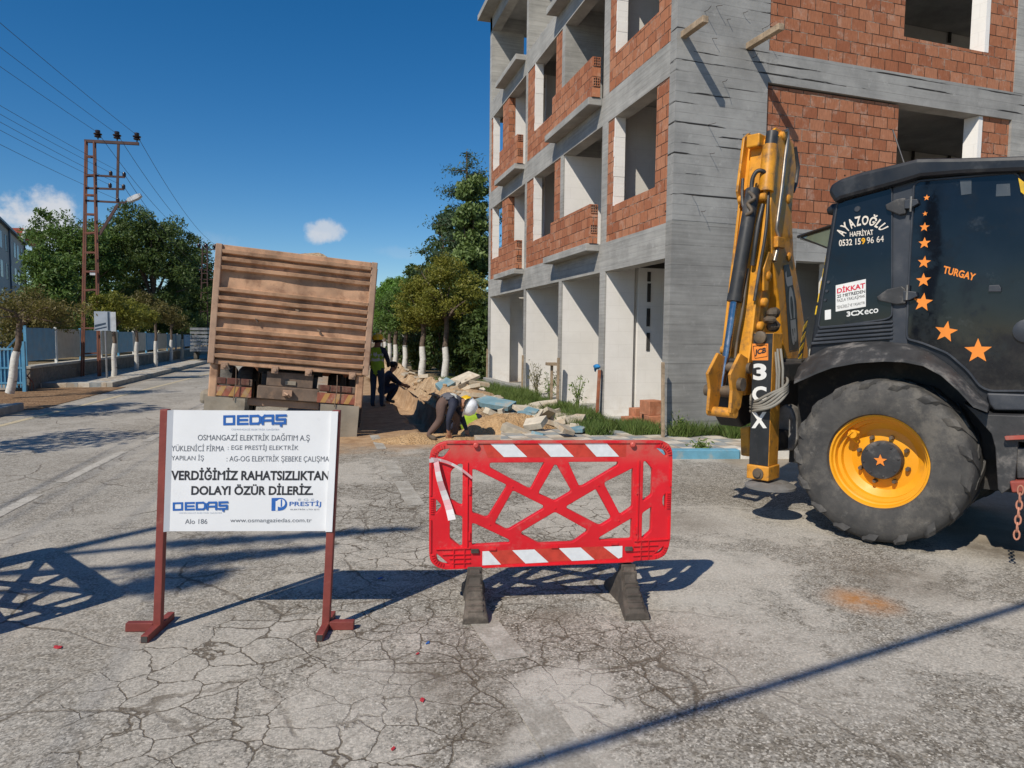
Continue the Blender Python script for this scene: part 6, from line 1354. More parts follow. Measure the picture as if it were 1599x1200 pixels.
mb = MB(); mb.loft([[tuple(TA + [0, d, 0]), tuple(TB + [0, d, 0]), tuple(TC + [0, d, 0])] for d in (0, 6)]); mb.build('roof', 'roof_tile', sch)
mb = MB(); mb.bar(TA + [0, -.1, 0], TB + [0, -.1, 0], .45, .3); mb.build('gable_trim', 'fence_white', sch)
for r in range(4):
    for k in range(12):
        s_ = 1.6 + k * 3.1 + (.5 if k % 2 else 0); z = 1.2 + r * 2.6; mb = MB(); mb.prism([(s_, .01), (s_ + 1.5, .01), (s_ + 1.5, .03), (s_, .03)], lambda u, v, d: sq(u, v, d), z, z + 1.5); mb.build('window', 'window_dark', sch)
for s_ in (0.9, 13.5): mb = MB(); mb.tube([sq(s_, .15, 0), sq(s_, .15, 11.2)], .09, 8); mb.build('downpipe', 'sign_dark', sch)
# slatted trailer parked far up the street
p = onY(309, 545, 40.0); tl = thing('slatted_trailer', 'pale slatted farm trailer parked at the left kerb beyond the tipper truck', 'trailer', (float(p[0]) + .05, 40, 0))
mb = MB(); 
for k in range(6): mb.box((-.42, 0, .75 + k * .2), (.42, .05, .88 + k * .2)); mb.box((-.42, .06, .75 + k * .2), (-.38, 3, .88 + k * .2)); mb.box((.38, .06, .75 + k * .2), (.42, 3, .88 + k * .2))
mb.box((-.44, -.02, .62), (.44, 3.02, .72)); mb.build('slatted_body', 'galvanised', tl)
for x in (-.34, .34): mb = MB(); mb.lathe([(.18, -.08), (.32, -.09), (.33, .09), (.18, .08)], (x, 1.3, .33), (1, 0, 0), 16, 0, True); mb.build('wheel', 'tyre_rubber', tl, smooth=40)
# cables far overhead that cross the street and throw the soft lines on the asphalt
def overhead(p, q, r, lab):
    a, b_ = Vector(p), Vector(q); mb = MB(); mb.tube([a, b_], r, 8); o = mb.build('overhead_cable', 'wire_dark', off=a); o.location = a; tag(o, lab, 'cable', 'cables crossing above the street')
def lift(g, h): k = h / math.tan(R_(SUN_EL)); return (g[0] - math.sin(R_(SUN_AZ)) * k, g[1] - math.cos(R_(SUN_AZ)) * k, h)
ga, gb = G(800, 1200), G(1599, 945); dv = (gb - ga) / np.linalg.norm(gb - ga)
overhead(lift(ga - dv * 5.2, 5.0), lift(gb + dv * 7, 5.0), .033, 'thick black cable strung across the street above the viewer')
# ------------------------------------------------------------------ trees
def m_leaf(name, c0, c1, c2, tr=.25):
    b = NB(name); P = b.pos()
    w = b.new('TexWhiteNoise', noise_dimensions='3D'); sn = b.vmath('SNAP', P, (.06, .06, .06)); b.lk(sn, w.inputs['Vector'])
    c = b.mix(b.rng(b.noise(1.1, 4, .6, P), .32, .68), c0, c1); c = b.mix(b.math('MULTIPLY', w.outputs['Value'], .5), c, c2)
    b.out(c, .55, 0, .35)
    ts = b.new('BsdfTranslucent'); b.put(ts.inputs['Color'], b.mix(.35, c, (.25, .32, .03))); mx = b.new('MixShader'); mx.inputs[0].default_value = tr
    b.lk(b.b.outputs[0], mx.inputs[1]); b.lk(ts.outputs[0], mx.inputs[2]); o = b.t.nodes['Material Output']; b.lk(mx.outputs[0], o.inputs['Surface'])
m_leaf('leaf_dark', (0.037, 0.067, 0.020), (0.072, 0.118, 0.030), (0.118, 0.166, 0.042)); m_leaf('leaf_green', (0.057, 0.118, 0.027), (0.106, 0.186, 0.038), (0.149, 0.211, 0.050)); m_leaf('leaf_yellow', (.12, .145, .022), (.21, .21, .03), (.27, .23, .035)); m_leaf('leaf_brown', (0.098, 0.098, 0.032), (0.155, 0.132, 0.040), (0.196, 0.138, 0.046)); m_leaf('leaf_bright', (0.081, 0.189, 0.027), (0.135, 0.270, 0.041), (0.189, 0.297, 0.054)); m_leaf('needle', (0.031, 0.063, 0.036), (0.063, 0.109, 0.053), (0.084, 0.126, 0.056), .1); m_leaf('leaf_poplar', (0.070, 0.132, 0.034), (0.132, 0.202, 0.054), (0.310, 0.373, 0.155)); m_leaf('grass_green', (0.081, 0.155, 0.034), (0.149, 0.230, 0.054), (0.216, 0.243, 0.081)); m_leaf('weed_dry', (.16, .14, .07), (.24, .20, .10), (.12, .14, .05))
mat('bark', (.13, .095, .07), .9, var=.3, scale=12, bump=.6); mat('whitewash', (.62, .60, .55), .9, var=.1, scale=14, dirt=(.25, .2, .15), damt=.6, dscale=9, dthr=.52, bump=.4); mat('bark_brown', (.10, .065, .045), .9, var=.3, scale=10, bump=.6)
def leaf_mesh(name, cen, size, m, parent, off, aspect=.5, flat=0.0, droop=None):
    n = len(cen); a = rng.normal(size=(n, 3)); 
    if flat: a[:, 2] *= (1 - flat)
    a /= np.linalg.norm(a, axis=1)[:, None]; b_ = rng.normal(size=(n, 3)); b_ -= (b_ * a).sum(1)[:, None] * a; b_ /= np.linalg.norm(b_, axis=1)[:, None]
    s = (size * rng.uniform(.6, 1.35, n))[:, None]
    v = np.stack([cen - a * s, cen + b_ * s * aspect, cen + a * s, cen - b_ * s * aspect], 1).reshape(-1, 3) - np.array(off)
    me = bpy.data.meshes.new(name); me.vertices.add(4 * n); me.vertices.foreach_set('co', v.ravel()); me.loops.add(4 * n); me.loops.foreach_set('vertex_index', np.arange(4 * n)); me.polygons.add(n); me.polygons.foreach_set('loop_start', np.arange(0, 4 * n, 4)); me.polygons.foreach_set('loop_total', np.full(n, 4)); me.update(calc_edges=True); me.validate()
    me.materials.append(MATS[m]); o = bpy.data.objects.new(name, me); C.objects.link(o); o.parent = parent; return o
def crown_pts(ells, n, k, spread, hollow=.55):
    """leaf clumps scattered through a set of ellipsoids (c, r, weight)"""
    w = np.array([e[2] for e in ells], float); w /= w.sum(); cl = []
    for i in rng.choice(len(ells), k, p=w):
        c, r, _ = ells[i]; d = rng.normal(size=3); d /= np.linalg.norm(d); q = hollow + (1 - hollow) * rng.random() ** .6
        cl.append(np.array(c) + d * np.array(r) * q)
    cl = np.array(cl); sz = rng.uniform(.45, 1.4, k); idx = rng.choice(k, n, p=sz / sz.sum())
    off = rng.normal(size=(n, 3)); off /= np.linalg.norm(off, axis=1)[:, None]; off *= (rng.random(n) ** .45)[:, None]
    return cl[idx] + off * (spread * sz[idx])[:, None] * np.array([1, 1, .72]), cl
def tree(name, label, base, trunk, ells, n, k, spread, leaf, m, group, white=0.0, tr=.09, lean=(0, 0), bark='bark', hollow=.5, aspect=.5, limbs=9, inner=None):
    """base world xyz; trunk height; ells in metres relative to the base"""
    base = np.array(base, float); t = thing(name, label, 'tree', tuple(base), group=group)
    es = [((c[0], c[1], c[2]), r, w) for c, r, w in ells]
    P, cl = crown_pts(es, n, k, spread, hollow); leaf_mesh('crown', P, leaf, m, t, (0, 0, 0), aspect)
    mb = MB(); top = Vector((lean[0], lean[1], trunk)); pts = []; rs = []
    zc = max(e[0][2] for e in ells); cmid = Vector(ells[0][0])
    for q in range(7): f = q / 6; pts.append(Vector((lean[0] * f + min(.05, tr * .28) * math.sin(q * 2.1 + base[0]), lean[1] * f + min(.04, tr * .25) * math.cos(q * 1.7), trunk * f))); rs.append(tr * (1.25 - .45 * f) + (.05 * tr if q % 2 else 0))
    mb.tube(pts, rs, 10); 
    for i in rng.choice(len(cl), min(limbs, len(cl)), replace=False):
        e = Vector(cl[i]); mid = top.lerp(e, .5) + Vector((0, 0, .15 * (e - top).length * .4)); mb.tube([top - Vector((0, 0, .1)), top.lerp(mid, .5) + Vector((.03, .02, .05)), mid, e], [tr * .6, tr * .45, tr * .3, tr * .1], 6)
    mb.build('trunk', bark, t, smooth=50)
    if white:
        wb = MB(); q = []; rr = []
        for j in range(6): f = white / trunk * j / 5; i0 = f * 6; a = int(i0); fr_ = i0 - a; q.append(pts[a].lerp(pts[min(a + 1, 6)], fr_)); rr.append(np.interp(i0, range(7), rs) * 1.045 + .004)
        wb.tube(q, rr, 12); wb.build('whitewash_band', 'whitewash', t, smooth=50)
    return t
GL, GR_, GB = 'street trees on the left pavement', 'whitewashed trees on the right verge', 'large trees behind the school fence'
# left street trees
b0 = G(16, 614, .14); tree('street_tree', 'nearest left pavement tree with leaning whitewashed trunk and brownish leaves by the blue gate', b0, 1.75, [((.45, .2, 2.05), (.9, .8, .42), 3), ((1.1, .4, 1.9), (.6, .6, .4), 1), ((-.5, 0, 2.1), (.7, .7, .35), 1)], 5200, 60, .30, .04, 'leaf_brown', GL, 1.0, .072, (.28, 0), hollow=.2, limbs=12, aspect=.35)
for (px, py, top_, cw, m, lab, n) in ((178, 588, 472, 26, 'leaf_yellow', 'left pavement tree with yellowish crown just right of the road sign', 4200), (213, 578, 478, 24, 'leaf_yellow', 'second whitewashed left pavement tree beyond the road sign', 3600), (243, 573, 470, 26, 'leaf_brown', 'third whitewashed left pavement tree beyond the road sign', 3600), (267, 561, 485, 18, 'leaf_brown', 'fourth slim left pavement tree beyond the road sign', 2200), (284, 558, 488, 16, 'leaf_dark', 'fifth slim left pavement tree beyond the road sign', 2200), (300, 553, 490, 14, 'leaf_dark', 'farthest left pavement tree in front of the trailer', 2000)):
    b_ = G(px, py, .14); b_ = np.array([max(min(b_[0], -6.5), -7.3), b_[1], .14]) if py > 568 else np.array(list(onY(px, py, {561: 38.5, 558: 42, 553: 47}[py])[:1]) + [{561: 38.5, 558: 42, 553: 47}[py], .14]); D = b_[1]; H = CAMH + (519 - top_) / F * D * 1.0; r = cw / F * D
    tree('street_tree', lab, b_, H * .62, [((0, 0, H * .80), (r, r, H * .18), 3), ((r * .7, .2, H * .70), (r * .6, r * .6, H * .12), 1.3), ((-r * .6, -.1, H * .88), (r * .6, r * .6, H * .14), 1.3)], int(n * 1.3), 40, .30, .038 + D * .0005, m, GL, 1.1, .062, (.05, 0), hollow=.2, aspect=.35)
# large trees in the yard behind the fence
for (px, topy, Y, wpx, m, lab, n) in ((118, 352, 40, 62, 'leaf_green', 'broad bright green tree directly behind the rusty pole', 15000), (84, 400, 36, 28, 'leaf_green', 'lower green tree at the left end behind the fence', 7000), (178, 362, 46, 50, 'leaf_dark', 'dark green tree between the pole and the tallest tree', 12000), (240, 340, 42, 62, 'leaf_dark', 'tallest dark green tree behind the fence near the truck', 17000), (292, 375, 50, 44, 'leaf_dark', 'dark tree next to the tipper truck on its left', 11000), (330, 430, 62, 60, 'leaf_dark', 'distant dark tree partly hidden by the tipper truck', 9000), (48, 470, 31, 30, 'leaf_brown', 'low brownish tree behind the blue gate', 5000)):
    x = onY(px, 540, Y)[0]; H = CAMH + (518 - topy) / F * Y * 1.02 - .45; r = wpx / F * Y * 1.03
    tree('yard_tree', lab, (x, Y, .45), H * .33, [((0, 0, H * .52), (r, r, H * .30), 3), ((-r * .35, 0, H * .74), (r * .6, r * .7, H * .24), 2), ((r * .4, .3, H * .70), (r * .55, r * .6, H * .2), 1.5), ((0, -.5, H * .26), (r * .95, r * .8, H * .2), 1.6)], int(n * 1.9), 210, .10 * r + .30, .060 + Y * .0009, m, GB, 0, .16, (0, 0), hollow=.25, limbs=18, aspect=.34)
# right verge
for (px, py, top_, cw, m, lab, n, Y) in ((695, 607, 400, 62, 'leaf_yellow', 'front right verge tree with olive yellow crown and whitewashed trunk', 11000, 24.6), (659, 604, 430, 40, 'leaf_yellow', 'second right verge tree with a straight whitewashed trunk', 6500, 25.2), (632, 594, 445, 40, 'leaf_green', 'third right verge tree with whitewashed trunk', 7000, 27.5), (617, 584, 435, 34, 'leaf_bright', 'fourth right verge tree with fresh green crown', 6500, 29.5), (608, 578, 440, 30, 'leaf_bright', 'fifth right verge tree with fresh green crown', 5500, 34), (601, 572, 452, 24, 'leaf_green', 'sixth right verge tree beside the truck body', 4500, 40), (594, 568, 458, 22, 'leaf_green', 'farthest right verge tree beside the truck body', 4000, 47)):
    x = onY(px, py, Y)[0]; H = CAMH + (523 - top_) / F * Y; r = cw / F * Y
    tree('verge_tree', lab, (x, Y, .06), H * .50, [((0, 0, H * .72), (r, r, H * .24), 3), ((-r * .45, .1, H * .58), (r * .5, r * .5, H * .12), 1), ((r * .5, -.1, H * .62), (r * .5, r * .5, H * .13), 1), ((0, 0, H * .9), (r * .5, r * .5, H * .1), .6)], int(n * 1.5), 110, .1 + .17 * r, .036 + Y * .0007, m, GR_, 1.15, (.10 if Y < 26 else .085), (.04, 0), hollow=.25, limbs=14, aspect=.34)
# tall conifer and poplar behind, with dark bushes below
Y = 30.0; cx_ = onY(728, 400, Y)[0]; H = CAMH + (523 - 240) / F * Y
t = thing('conifer_tree', 'tall dark conifer with drooping layered branches behind the verge trees', 'tree', (cx_, Y, .06)); P = []; bm_ = MB()
bm_.tube([(0, 0, 0), (.05, 0, H * .5), (0, 0, H)], [.2, .13, .03], 9)
for k in range(72):
    f = rng.uniform(.12, .99); z = H * f; L_ = (1 - f) ** .75 * 3.5 * rng.uniform(.55, 1.12) + .25; a = rng.uniform(0, 2 * math.pi); e = np.array([math.cos(a) * L_, math.sin(a) * L_, z + .12 * L_ - .05 * L_ ** 2])
    bm_.tube([(0, 0, z), tuple(e * [.5, .5, 0] + [0, 0, z + .02]), tuple(e)], [.035, .025, .008], 5)
    n_ = int(170 * L_ + 40); q = rng.random(n_) ** .7; c = np.stack([e[0] * q, e[1] * q, z + (e[2] - z) * q ** 1.3], 1); P.append(c + rng.normal(size=(n_, 3)) * np.array([.17, .17, .09]) * (.5 + q[:, None]))
P = np.concatenate(P); leaf_mesh('crown', P, .075, 'needle', t, (0, 0, 0), .30); bm_.build('trunk', 'bark_brown', t, smooth=50)
for (px, topy, Y, wpx, m, lab, n) in ((738, 262, 27.5, 36, 'leaf_poplar', 'light leaved poplar in front of the tall conifer beside the building', 20000), (700, 330, 32, 40, 'leaf_dark', 'dark leafy tree filling the gap behind the verge trees', 9000), (660, 395, 38, 48, 'leaf_dark', 'dark leafy tree behind the second verge tree', 9000), (615, 440, 55, 40, 'leaf_green', 'green tree far up the verge behind the truck body', 7000), (570, 455, 75, 60, 'leaf_green', 'distant green tree behind the tipper truck', 6000)):
    x = onY(px, 540, Y)[0]; H = CAMH + (522 - topy) / F * Y; r = wpx / F * Y
    tree('leafy_tree', lab, (x, Y, .06), H * .3, [((0, 0, H * .45), (r, r, H * .3), 3), ((0, 0, H * .75), (r * .65, r * .65, H * .25), 2)], n, 110, .30 + .05 * r, .07 + Y * .001, m, 'trees behind the right verge', 0, .14, hollow=.35, limbs=14)
for (px, Y, wpx, topy, m, lab) in ((735, 24.0, 30, 470, 'leaf_dark', 'dark bush against the far end of the building'), (705, 25.5, 34, 480, 'leaf_dark', 'dark bush behind the front verge tree'), (672, 27, 34, 485, 'leaf_dark', 'dark bush between the second and third verge trees'), (645, 31, 30, 490, 'leaf_dark', 'dark bush farther along the verge'), (620, 37, 30, 500, 'leaf_dark', 'farthest dark bush along the verge')):
    x = onY(px, 560, Y)[0] + .5; H = CAMH + (523 - topy) / F * Y; r = wpx / F * Y
    P, cl = crown_pts([((0, 0, H * .5), (r, r, H * .5), 1)], 6000, 70, .34, .35); t = thing('bush', lab, 'bush', (x, Y, .06), group='bushes behind the verge trees'); leaf_mesh('foliage', P, .085, m, t, (0, 0, 0)); mb = MB()
    for k in range(6): e = cl[k]; mb.tube([(0, 0, 0), (e[0] * .4, e[1] * .4, e[2] * .6), tuple(e)], [.04, .03, .01], 5)
    mb.build('stem', 'bark_brown', t)
# trees beside and behind the viewer: their shade lies across the road on the left
def shade_tree(g, h, rx, lab, n=3500):
    l = lift(g, h); tree('street_tree', lab, (l[0], l[1], .14), h * .6, [((0, 0, h), (rx, rx * .8, h * .22), 1)], n, 50, .34, .065, 'leaf_green', GL, 1.0, .1, hollow=.3)
shade_tree(G(110, 641), 4.0, 1.5, 'left pavement tree just out of view whose shade crosses the lane', 5000)
shade_tree(G(60, 690), 4.2, 1.2, 'second left pavement tree out of view throwing thin shade on the road', 1500)
# unseen cedar added behind the viewer: boughs shaped to throw streaks between sign and barrier
ct = lift(G(150, 870), 6.6); cd = thing('unseen_cedar', 'unseen cedar added behind the viewer, its flat boughs shaped to throw streaky shade by the notice sign', 'tree', (ct[0] - .9, ct[1] - .2, .14)); P = []; mb = MB(); mb.tube([(0, 0, 0), (.1, 0, 4), (.1, 0, 8.6)], [.22, .17, .04], 9)
for (a, b_, h, n_, th) in (((250, 852), (640, 826), 7.4, 900, .055), ((230, 884), (500, 856), 6.9, 700, .06), ((225, 915), (335, 897), 6.4, 900, .10)):
    A_, B_ = np.array(lift(G(*a), h)) - np.array(cd.location), np.array(lift(G(*b_), h)) - np.array(cd.location); mb.tube([(.1, 0, h - .5), tuple(A_), tuple(B_)], [.06, .04, .012], 6)
    q = rng.random(n_); P.append(A_ + (B_ - A_) * q[:, None] + rng.normal(size=(n_, 3)) * np.array([.12, th, .05]) * (1.1 - .6 * q[:, None]))
leaf_mesh('crown', np.concatenate(P), .06, 'needle', cd, (0, 0, 0), .35); mb.build('trunk', 'bark_brown', cd, smooth=50)
# ------------------------------------------------------------------ trench spoil, rubble, weeds
def heap(name, lab, x0_, x1_, y0_, y1_, hf, m, st=.05):
    o = grid_mesh(name, np.arange(x0_, x1_, st), np.arange(y0_, y1_, st), hf, m); return tag(o, lab, 'soil heap', kind='stuff')
def ridge(X, Y):
    c = 2.86 + .07 * np.sin(Y * .9); q = X - c; d = np.where(q < 0, -q / (.26 + .05 * np.sin(Y * 2.3)), q / (.75 + .1 * np.sin(Y * 1.3))); e = np.clip((Y - 11.9) / 1.1, 0, 1) * np.clip((40 - Y) / 3, 0, 1)
    h = np.clip(1 - d, 0, 1) ** .8 * (.40 + .12 * np.sin(Y * .7 + 1)) * e; return h * (.7 + .6 * fbm(X, Y, 1.5)) + .14 * (fbm(X, Y, 5.0) - .5) * (h > .02) - .05
heap('soil_heap', 'long ridge of pale dug out soil along the trench', 2.45, 3.75, 11.8, 40, ridge, 'earth', .06)
def mound(cx_, cy_, rx, ry, h): return lambda X, Y: h * np.clip(1 - ((X - cx_) / rx) ** 2 - ((Y - cy_) / ry) ** 2, -.2, 1) ** 1.0 * (.55 + .9 * fbm(X, Y, 2.4)) + .10 * (fbm(X, Y, 7) - .5) - .03
_c = G(795, 676); heap('sand_heap', 'low heap of orange sand in front of the broken slabs', _c[0] - 1.0, _c[0] + 1.1, _c[1] - .7, _c[1] + .8, mound(_c[0], _c[1], .95, .65, .36), 'sand', .04)
heap('soil_heap', 'flattened pile of soil and broken stone under the verge trees', 2.6, 4.9, 13.2, 21.5, lambda X, Y: .34 * np.exp(-((X - 3.3) / .8) ** 2) * np.exp(-((Y - 17) / 3.4) ** 4) * (.5 + fbm(X, Y, 1.1)) + .1 * (fbm(X, Y, 4) - .45), 'earth', .07)
heap('sand_heap', 'thin spill of orange soil on the road at the trench mouth', .7, 2.6, 10.2, 11.3, lambda X, Y: .09 * np.clip(1 - ((X - 1.6) / .95) ** 2 - ((Y - 10.75) / .5) ** 2, 0, 1) * (.4 + 1.2 * fbm(X, Y, 3)) - .006, 'sand', .04)
mat('slab_grey', (.42, .37, .29), .9, var=.2, scale=8, dirt=(.42, .30, .18), damt=.6, dscale=5, dthr=.45, bump=.3); mat('slab_pale', (.56, .50, .40), .9, var=.15, scale=8, dirt=(.40, .29, .18), damt=.6, bump=.3); mat('slab_blue', (.17, .30, .36), .85, var=.15, dirt=(.42, .35, .26), damt=.7, dscale=6, bump=.3)
def slab(x, y, z, sx, sy, sz, rot, m, lab, name='paving_slab', cat='paving slab'):
    mb = MB(); n_ = random.choice((4, 4, 5)); ang = sorted([(j + random.uniform(.2, .8)) / n_ * 2 * math.pi for j in range(n_)]) if n_ == 5 else None
    poly = [(-sx / 2, -sy / 2), (sx / 2, -sy / 2 + random.uniform(0, .05)), (sx / 2 - random.uniform(0, .06), sy / 2), (-sx / 2 + random.uniform(0, .06), sy / 2 - random.uniform(0, .05))] if ang is None else [(math.cos(a) * sx * .6, math.sin(a) * sy * .6) for a in ang]
    mb.prism(poly, lambda u, v, d: (u, v, d), -sz / 2, sz / 2); o = mb.build(name, m, bevel=.006); o.location = (x, y, z); o.rotation_euler = rot; return tag(o, lab, cat, 'broken paving and kerb pieces in the rubble')
def hz(x, y):
    r = float(ridge(np.array(x), np.array(y))) if y < 40 else 0
    s_ = float(.34 * np.exp(-((x - 3.3) / .8) ** 2) * np.exp(-((y - 17) / 3.4) ** 4)) if 13.2 < y < 21.5 else 0
    return max(r, s_ * .9, .05)
def rub(px, py, sx, sy, sz, rot, m, lab, zl=.1, **k): p = G(px, py, zl); slab(p[0], p[1], zl, sx, sy, sz, rot, m, lab, **k)
rub(775, 630, .75, .36, .10, (.35, .12, -.5), 'slab_blue', 'large blue painted kerb piece tipped on top of the rubble', .32, name='kerb_stone', cat='kerb stone')
rub(820, 640, .45, .4, .08, (.2, .1, .3), 'slab_pale', 'square pale slab lying on the rubble right of the blue kerb piece', .22)
rub(848, 632, .75, .35, .09, (.1, -.15, -.3), 'slab_pale', 'long pale slab at the back of the rubble beside the grass', .2)
rub(893, 655, .7, .22, .16, (.05, .1, -.35), 'slab_grey', 'grey kerb stone at the right end of the rubble', .16, name='kerb_stone', cat='kerb stone')
rub(883, 664, .32, .28, .14, (.1, .05, .2), 'slab_pale', 'cream block in front of the grey kerb stone', .1)
rub(858, 650, .5, .35, .08, (-.6, .3, .5), 'slab_grey', 'tilted grey slab leaning in the middle of the rubble', .2)
rub(846, 655, .35, .12, .3, (.3, .5, .6), 'slab_pale', 'narrow slab standing on edge in the rubble', .15)
rub(817, 648, .25, .25, .08, (.3, 0, .2), 'slab_blue', 'small blue slab in the middle of the rubble', .2)
rub(812, 676, .6, .22, .12, (.1, .35, -.5), 'slab_grey', 'grey kerb stone half sunk in the orange sand', .1, name='kerb_stone', cat='kerb stone')
rub(770, 686, .62, .4, .07, (.04, .03, .05), 'slab_grey', 'dusty flat slab lying right behind the red barrier', .05)
rub(845, 680, .3, .25, .07, (.15, .2, .7), 'slab_blue', 'small blue tile fragment on the sand', .08)
rub(725, 592, .75, .5, .08, (.25, -.35, .3), 'slab_pale', 'pale slab propped against the soil by the front verge tree', .45); rub(745, 598, .7, .3, .10, (.1, .2, -.2), 'slab_grey', 'grey slab on the soil right of the front verge tree', .35)
for k in range(36):
    t_ = random.random(); s_ = random.uniform(.12, .29)
    rub(742 + 165 * t_ + random.uniform(-8, 8), 622 + 34 * t_ + random.uniform(-6, 22), s_ * 1.3, s_, random.uniform(.06, .12), (random.uniform(-.5, .5), random.uniform(-.4, .4), random.uniform(0, 6.3)), random.choice(['slab_grey', 'slab_pale', 'slab_pale', 'slab_blue'] if k % 4 == 0 else ['slab_grey', 'slab_pale']), 'broken piece of paving jumbled in the rubble between the sand and the grass', random.uniform(.08, .26))
for k in range(46):
    y = random.uniform(11.2, 15) if k < 22 else random.uniform(15, 27); x = (2.9 + random.random() * 1.2) if k < 22 else random.uniform(2.7, 4.0); s_ = random.uniform(.12, .38)
    slab(x, y, hz(x, y) + .04, s_ * 1.3, s_, random.uniform(.05, .11), (random.uniform(-.5, .5), random.uniform(-.5, .5), random.uniform(0, 6.3)), random.choice(['slab_grey', 'slab_grey', 'slab_pale', 'slab_blue'] if k % 3 == 0 else ['slab_grey', 'slab_pale']), 'broken piece of dusty paving scattered over the soil beside the trench')
for k in range(40):
    y = random.uniform(10.9, 22); x = random.uniform(2.6, 3.7); s_ = random.uniform(.05, .13); mb = MB(); mb.ellipsoid((0, 0, 0), (s_, s_ * .8, s_ * .65), 7, 5, jit=.22); o = mb.build('clod', 'earth' if k % 2 else 'slab_grey', smooth=30); o.location = (x, y, hz(x, y) + s_ * .3); tag(o, 'lump of dry soil or stone lying loose on the dug out heap', 'stone', 'loose clods on the soil heap')
# grass and weeds along the building
def blades(name, lab, regions, m, hmin, hmax, wd):
    V = []; 
    for (x0_, x1_, y0_, y1_, n, hk) in regions:
        n = int(n); x = rng.uniform(x0_, x1_, n); y = rng.uniform(y0_, y1_, n); keep = vnoise(x, y, 2.2) > .33; x, y = x[keep], y[keep]; n = len(x)
        h = rng.uniform(hmin, hmax, n) * hk * (.5 + vnoise(x, y, 1.6)); a = rng.uniform(0, 6.283, n); lean = rng.uniform(.1, .7, n) * h; b_ = rng.uniform(0, 6.283, n)
        p = np.stack([x, y, np.full(n, .05)], 1); w_ = np.stack([np.cos(a), np.sin(a), 0 * a], 1) * wd; t = p + np.stack([np.cos(b_) * lean, np.sin(b_) * lean, h], 1); mid = (p * .55 + t * .45) + np.stack([0 * h, 0 * h, h * .12], 1)
        V.append(np.stack([p - w_, p + w_, mid + w_ * .7, t, mid - w_ * .7], 1).reshape(-1, 3))
    V = np.concatenate(V); n = len(V) // 5; me = bpy.data.meshes.new(name); me.vertices.add(5 * n); me.vertices.foreach_set('co', V.ravel()); me.loops.add(5 * n); me.loops.foreach_set('vertex_index', np.arange(5 * n)); me.polygons.add(n); me.polygons.foreach_set('loop_start', np.arange(0, 5 * n, 5)); me.polygons.foreach_set('loop_total', np.full(n, 5)); me.update(calc_edges=True); me.materials.append(MATS[m]); o = bpy.data.objects.new(name, me); C.objects.link(o); return tag(o, lab, 'grass', kind='stuff')
blades('grass', 'green grass strip along the foot of the building', [(4.0, 5.1, 10.0, 12.5, 16000, 1.0), (3.9, 5.15, 12.5, 17.5, 20000, 1.1), (4.6, 5.2, 9.9, 11, 6000, 1.3), (3.6, 5.1, 17.5, 24, 12000, 1.0), (5.2, 6.6, 9.25, 9.75, 7000, 1.1), (6.2, 8.5, 9.3, 9.8, 4000, 1.0), (4.3, 5.6, 8.75, 9.2, 900, .5)], 'grass_green', .09, .24, .0055)
def weed(px, py, z0, h, n, m, lab, X=None):
    p = G(px, py, .05) if X is None else onX(px, py, X); t = thing('weed', lab, 'weed', (float(p[0]), float(p[1]), .05), group='tall weeds at the foot of the building'); mb = MB(); P = []
    for k in range(n):
        a = random.uniform(0, 6.28); l = random.uniform(.08, .35) * h; e = Vector((math.cos(a) * l, math.sin(a) * l * .7, h * random.uniform(.6, 1.05))); m_ = Vector((e.x * .35, e.y * .35, e.z * .55)); mb.tube([(random.uniform(-.05, .05), random.uniform(-.05, .05), 0), m_, e], [.008, .006, .003], 5)
        for j in range(16): f = random.uniform(.2, 1); q = m_.lerp(e, (f - .5) * 2) if f > .5 else Vector((0, 0, 0)).lerp(m_, f * 2); P.append(np.array(q) + rng.normal(size=3) * .05)
    leaf_mesh('foliage', np.array(P), .04, m, t, (0, 0, 0), .3); mb.build('stem', m, t)
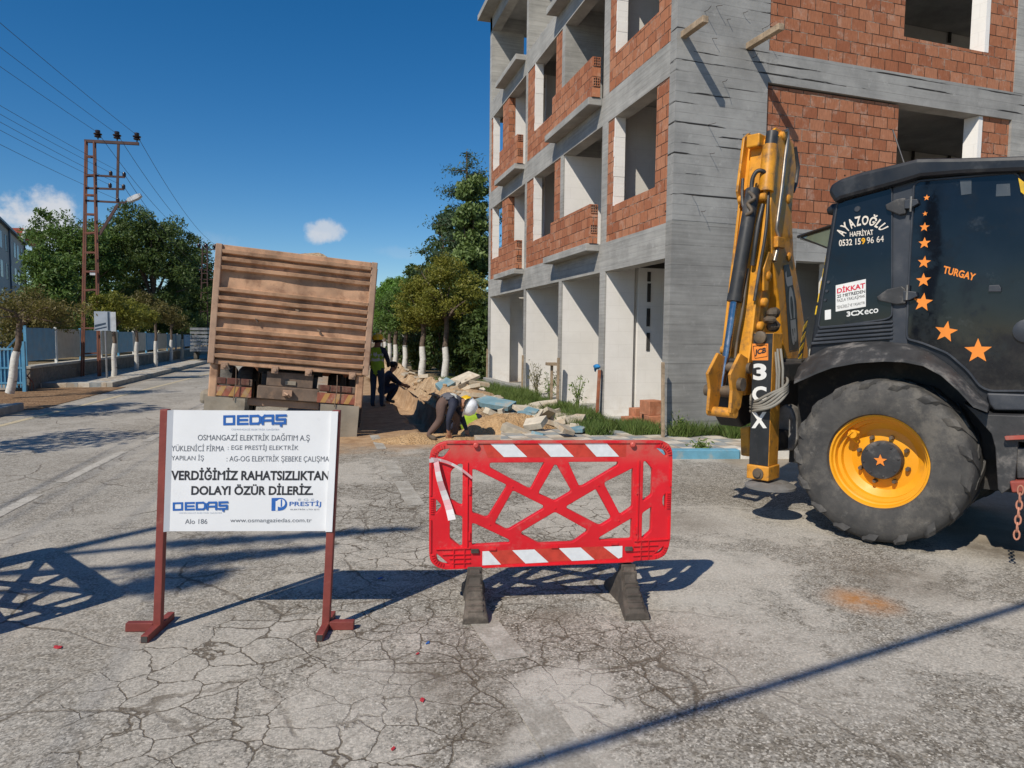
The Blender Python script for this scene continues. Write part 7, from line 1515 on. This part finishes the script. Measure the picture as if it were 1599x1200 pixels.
for (px, py, h, n, m, lab) in ((1075, 672, .75, 14, 'weed_dry', 'tall dry weed at the concrete corner of the building'), (1100, 676, .6, 14, 'grass_green', 'green weed right of the dry one at the concrete wall'), (1128, 674, .7, 12, 'weed_dry', 'dry weed under the link plates of the digging arm'), (1150, 678, .5, 12, 'grass_green', 'low green weed beside the stabiliser leg'), (1040, 668, .6, 12, 'weed_dry', 'dry weed just left of the building corner'), (1058, 684, .4, 12, 'grass_green', 'low green weed in front of the building corner'), (838, 620, .9, 12, 'weed_dry', 'thin dry weed in front of the second white bay'), (878, 632, .95, 14, 'weed_dry', 'tall spindly weed beside the weathered prop'), (902, 640, .8, 10, 'grass_green', 'green weed in front of the third white bay'), (858, 626, .7, 12, 'grass_green', 'green weed between two timber props'), (948, 652, .5, 10, 'grass_green', 'green weed below the reddish prop'), (1095, 706, .12, 14, 'grass_green', 'small weed growing out of the blue kerb')):
    weed(px, py, .05, h, n, m, lab)
# litter on the asphalt
mat('litter_red', (.45, .03, .04), .7); mat('litter_blue', (.03, .12, .38), .6)
for (px, py, s_, m, lab) in ((91, 1011, .035, 'litter_red', 'red scrap of plastic on the road left of the sign'), (668, 1004, .022, 'litter_blue', 'tiny blue scrap on the road before the barrier'), (652, 1021, .016, 'litter_red', 'tiny red scrap beside the blue one'), (660, 1093, .025, 'litter_red', 'thin red scrap on the dark stain'), (614, 1169, .02, 'litter_red', 'small red scrap nearest the viewer'), (594, 903, .03, 'litter_blue', 'blue scrap in the shade of the notice sign')):
    p = G(px, py, .004); mb = MB(); mb.ellipsoid((0, 0, .002), (s_ * .8, s_ * .4, .003), 11, 4, jit=.45); o = mb.build('litter', m); o.location = (p[0], p[1], .003); o.rotation_euler = (0, 0, random.uniform(0, 3)); tag(o, lab, 'litter', 'scraps of litter on the road')
# far wood that closes the street
_e = [((x, rng.uniform(-8, 8), rng.uniform(2.5, 4)), (rng.uniform(4, 7), 4, rng.uniform(3, 5.5)), 1) for x in np.arange(-70, 75, 6.0)]
P, cl = crown_pts(_e, 16000, 320, 1.6, .4); fw = leaf_mesh('distant_trees', P, .42, 'leaf_dark', None, (0, 0, 0)); fw.location = (0, 150, 0); tag(fw, 'far off line of trees closing the end of the street', 'trees', kind='stuff')
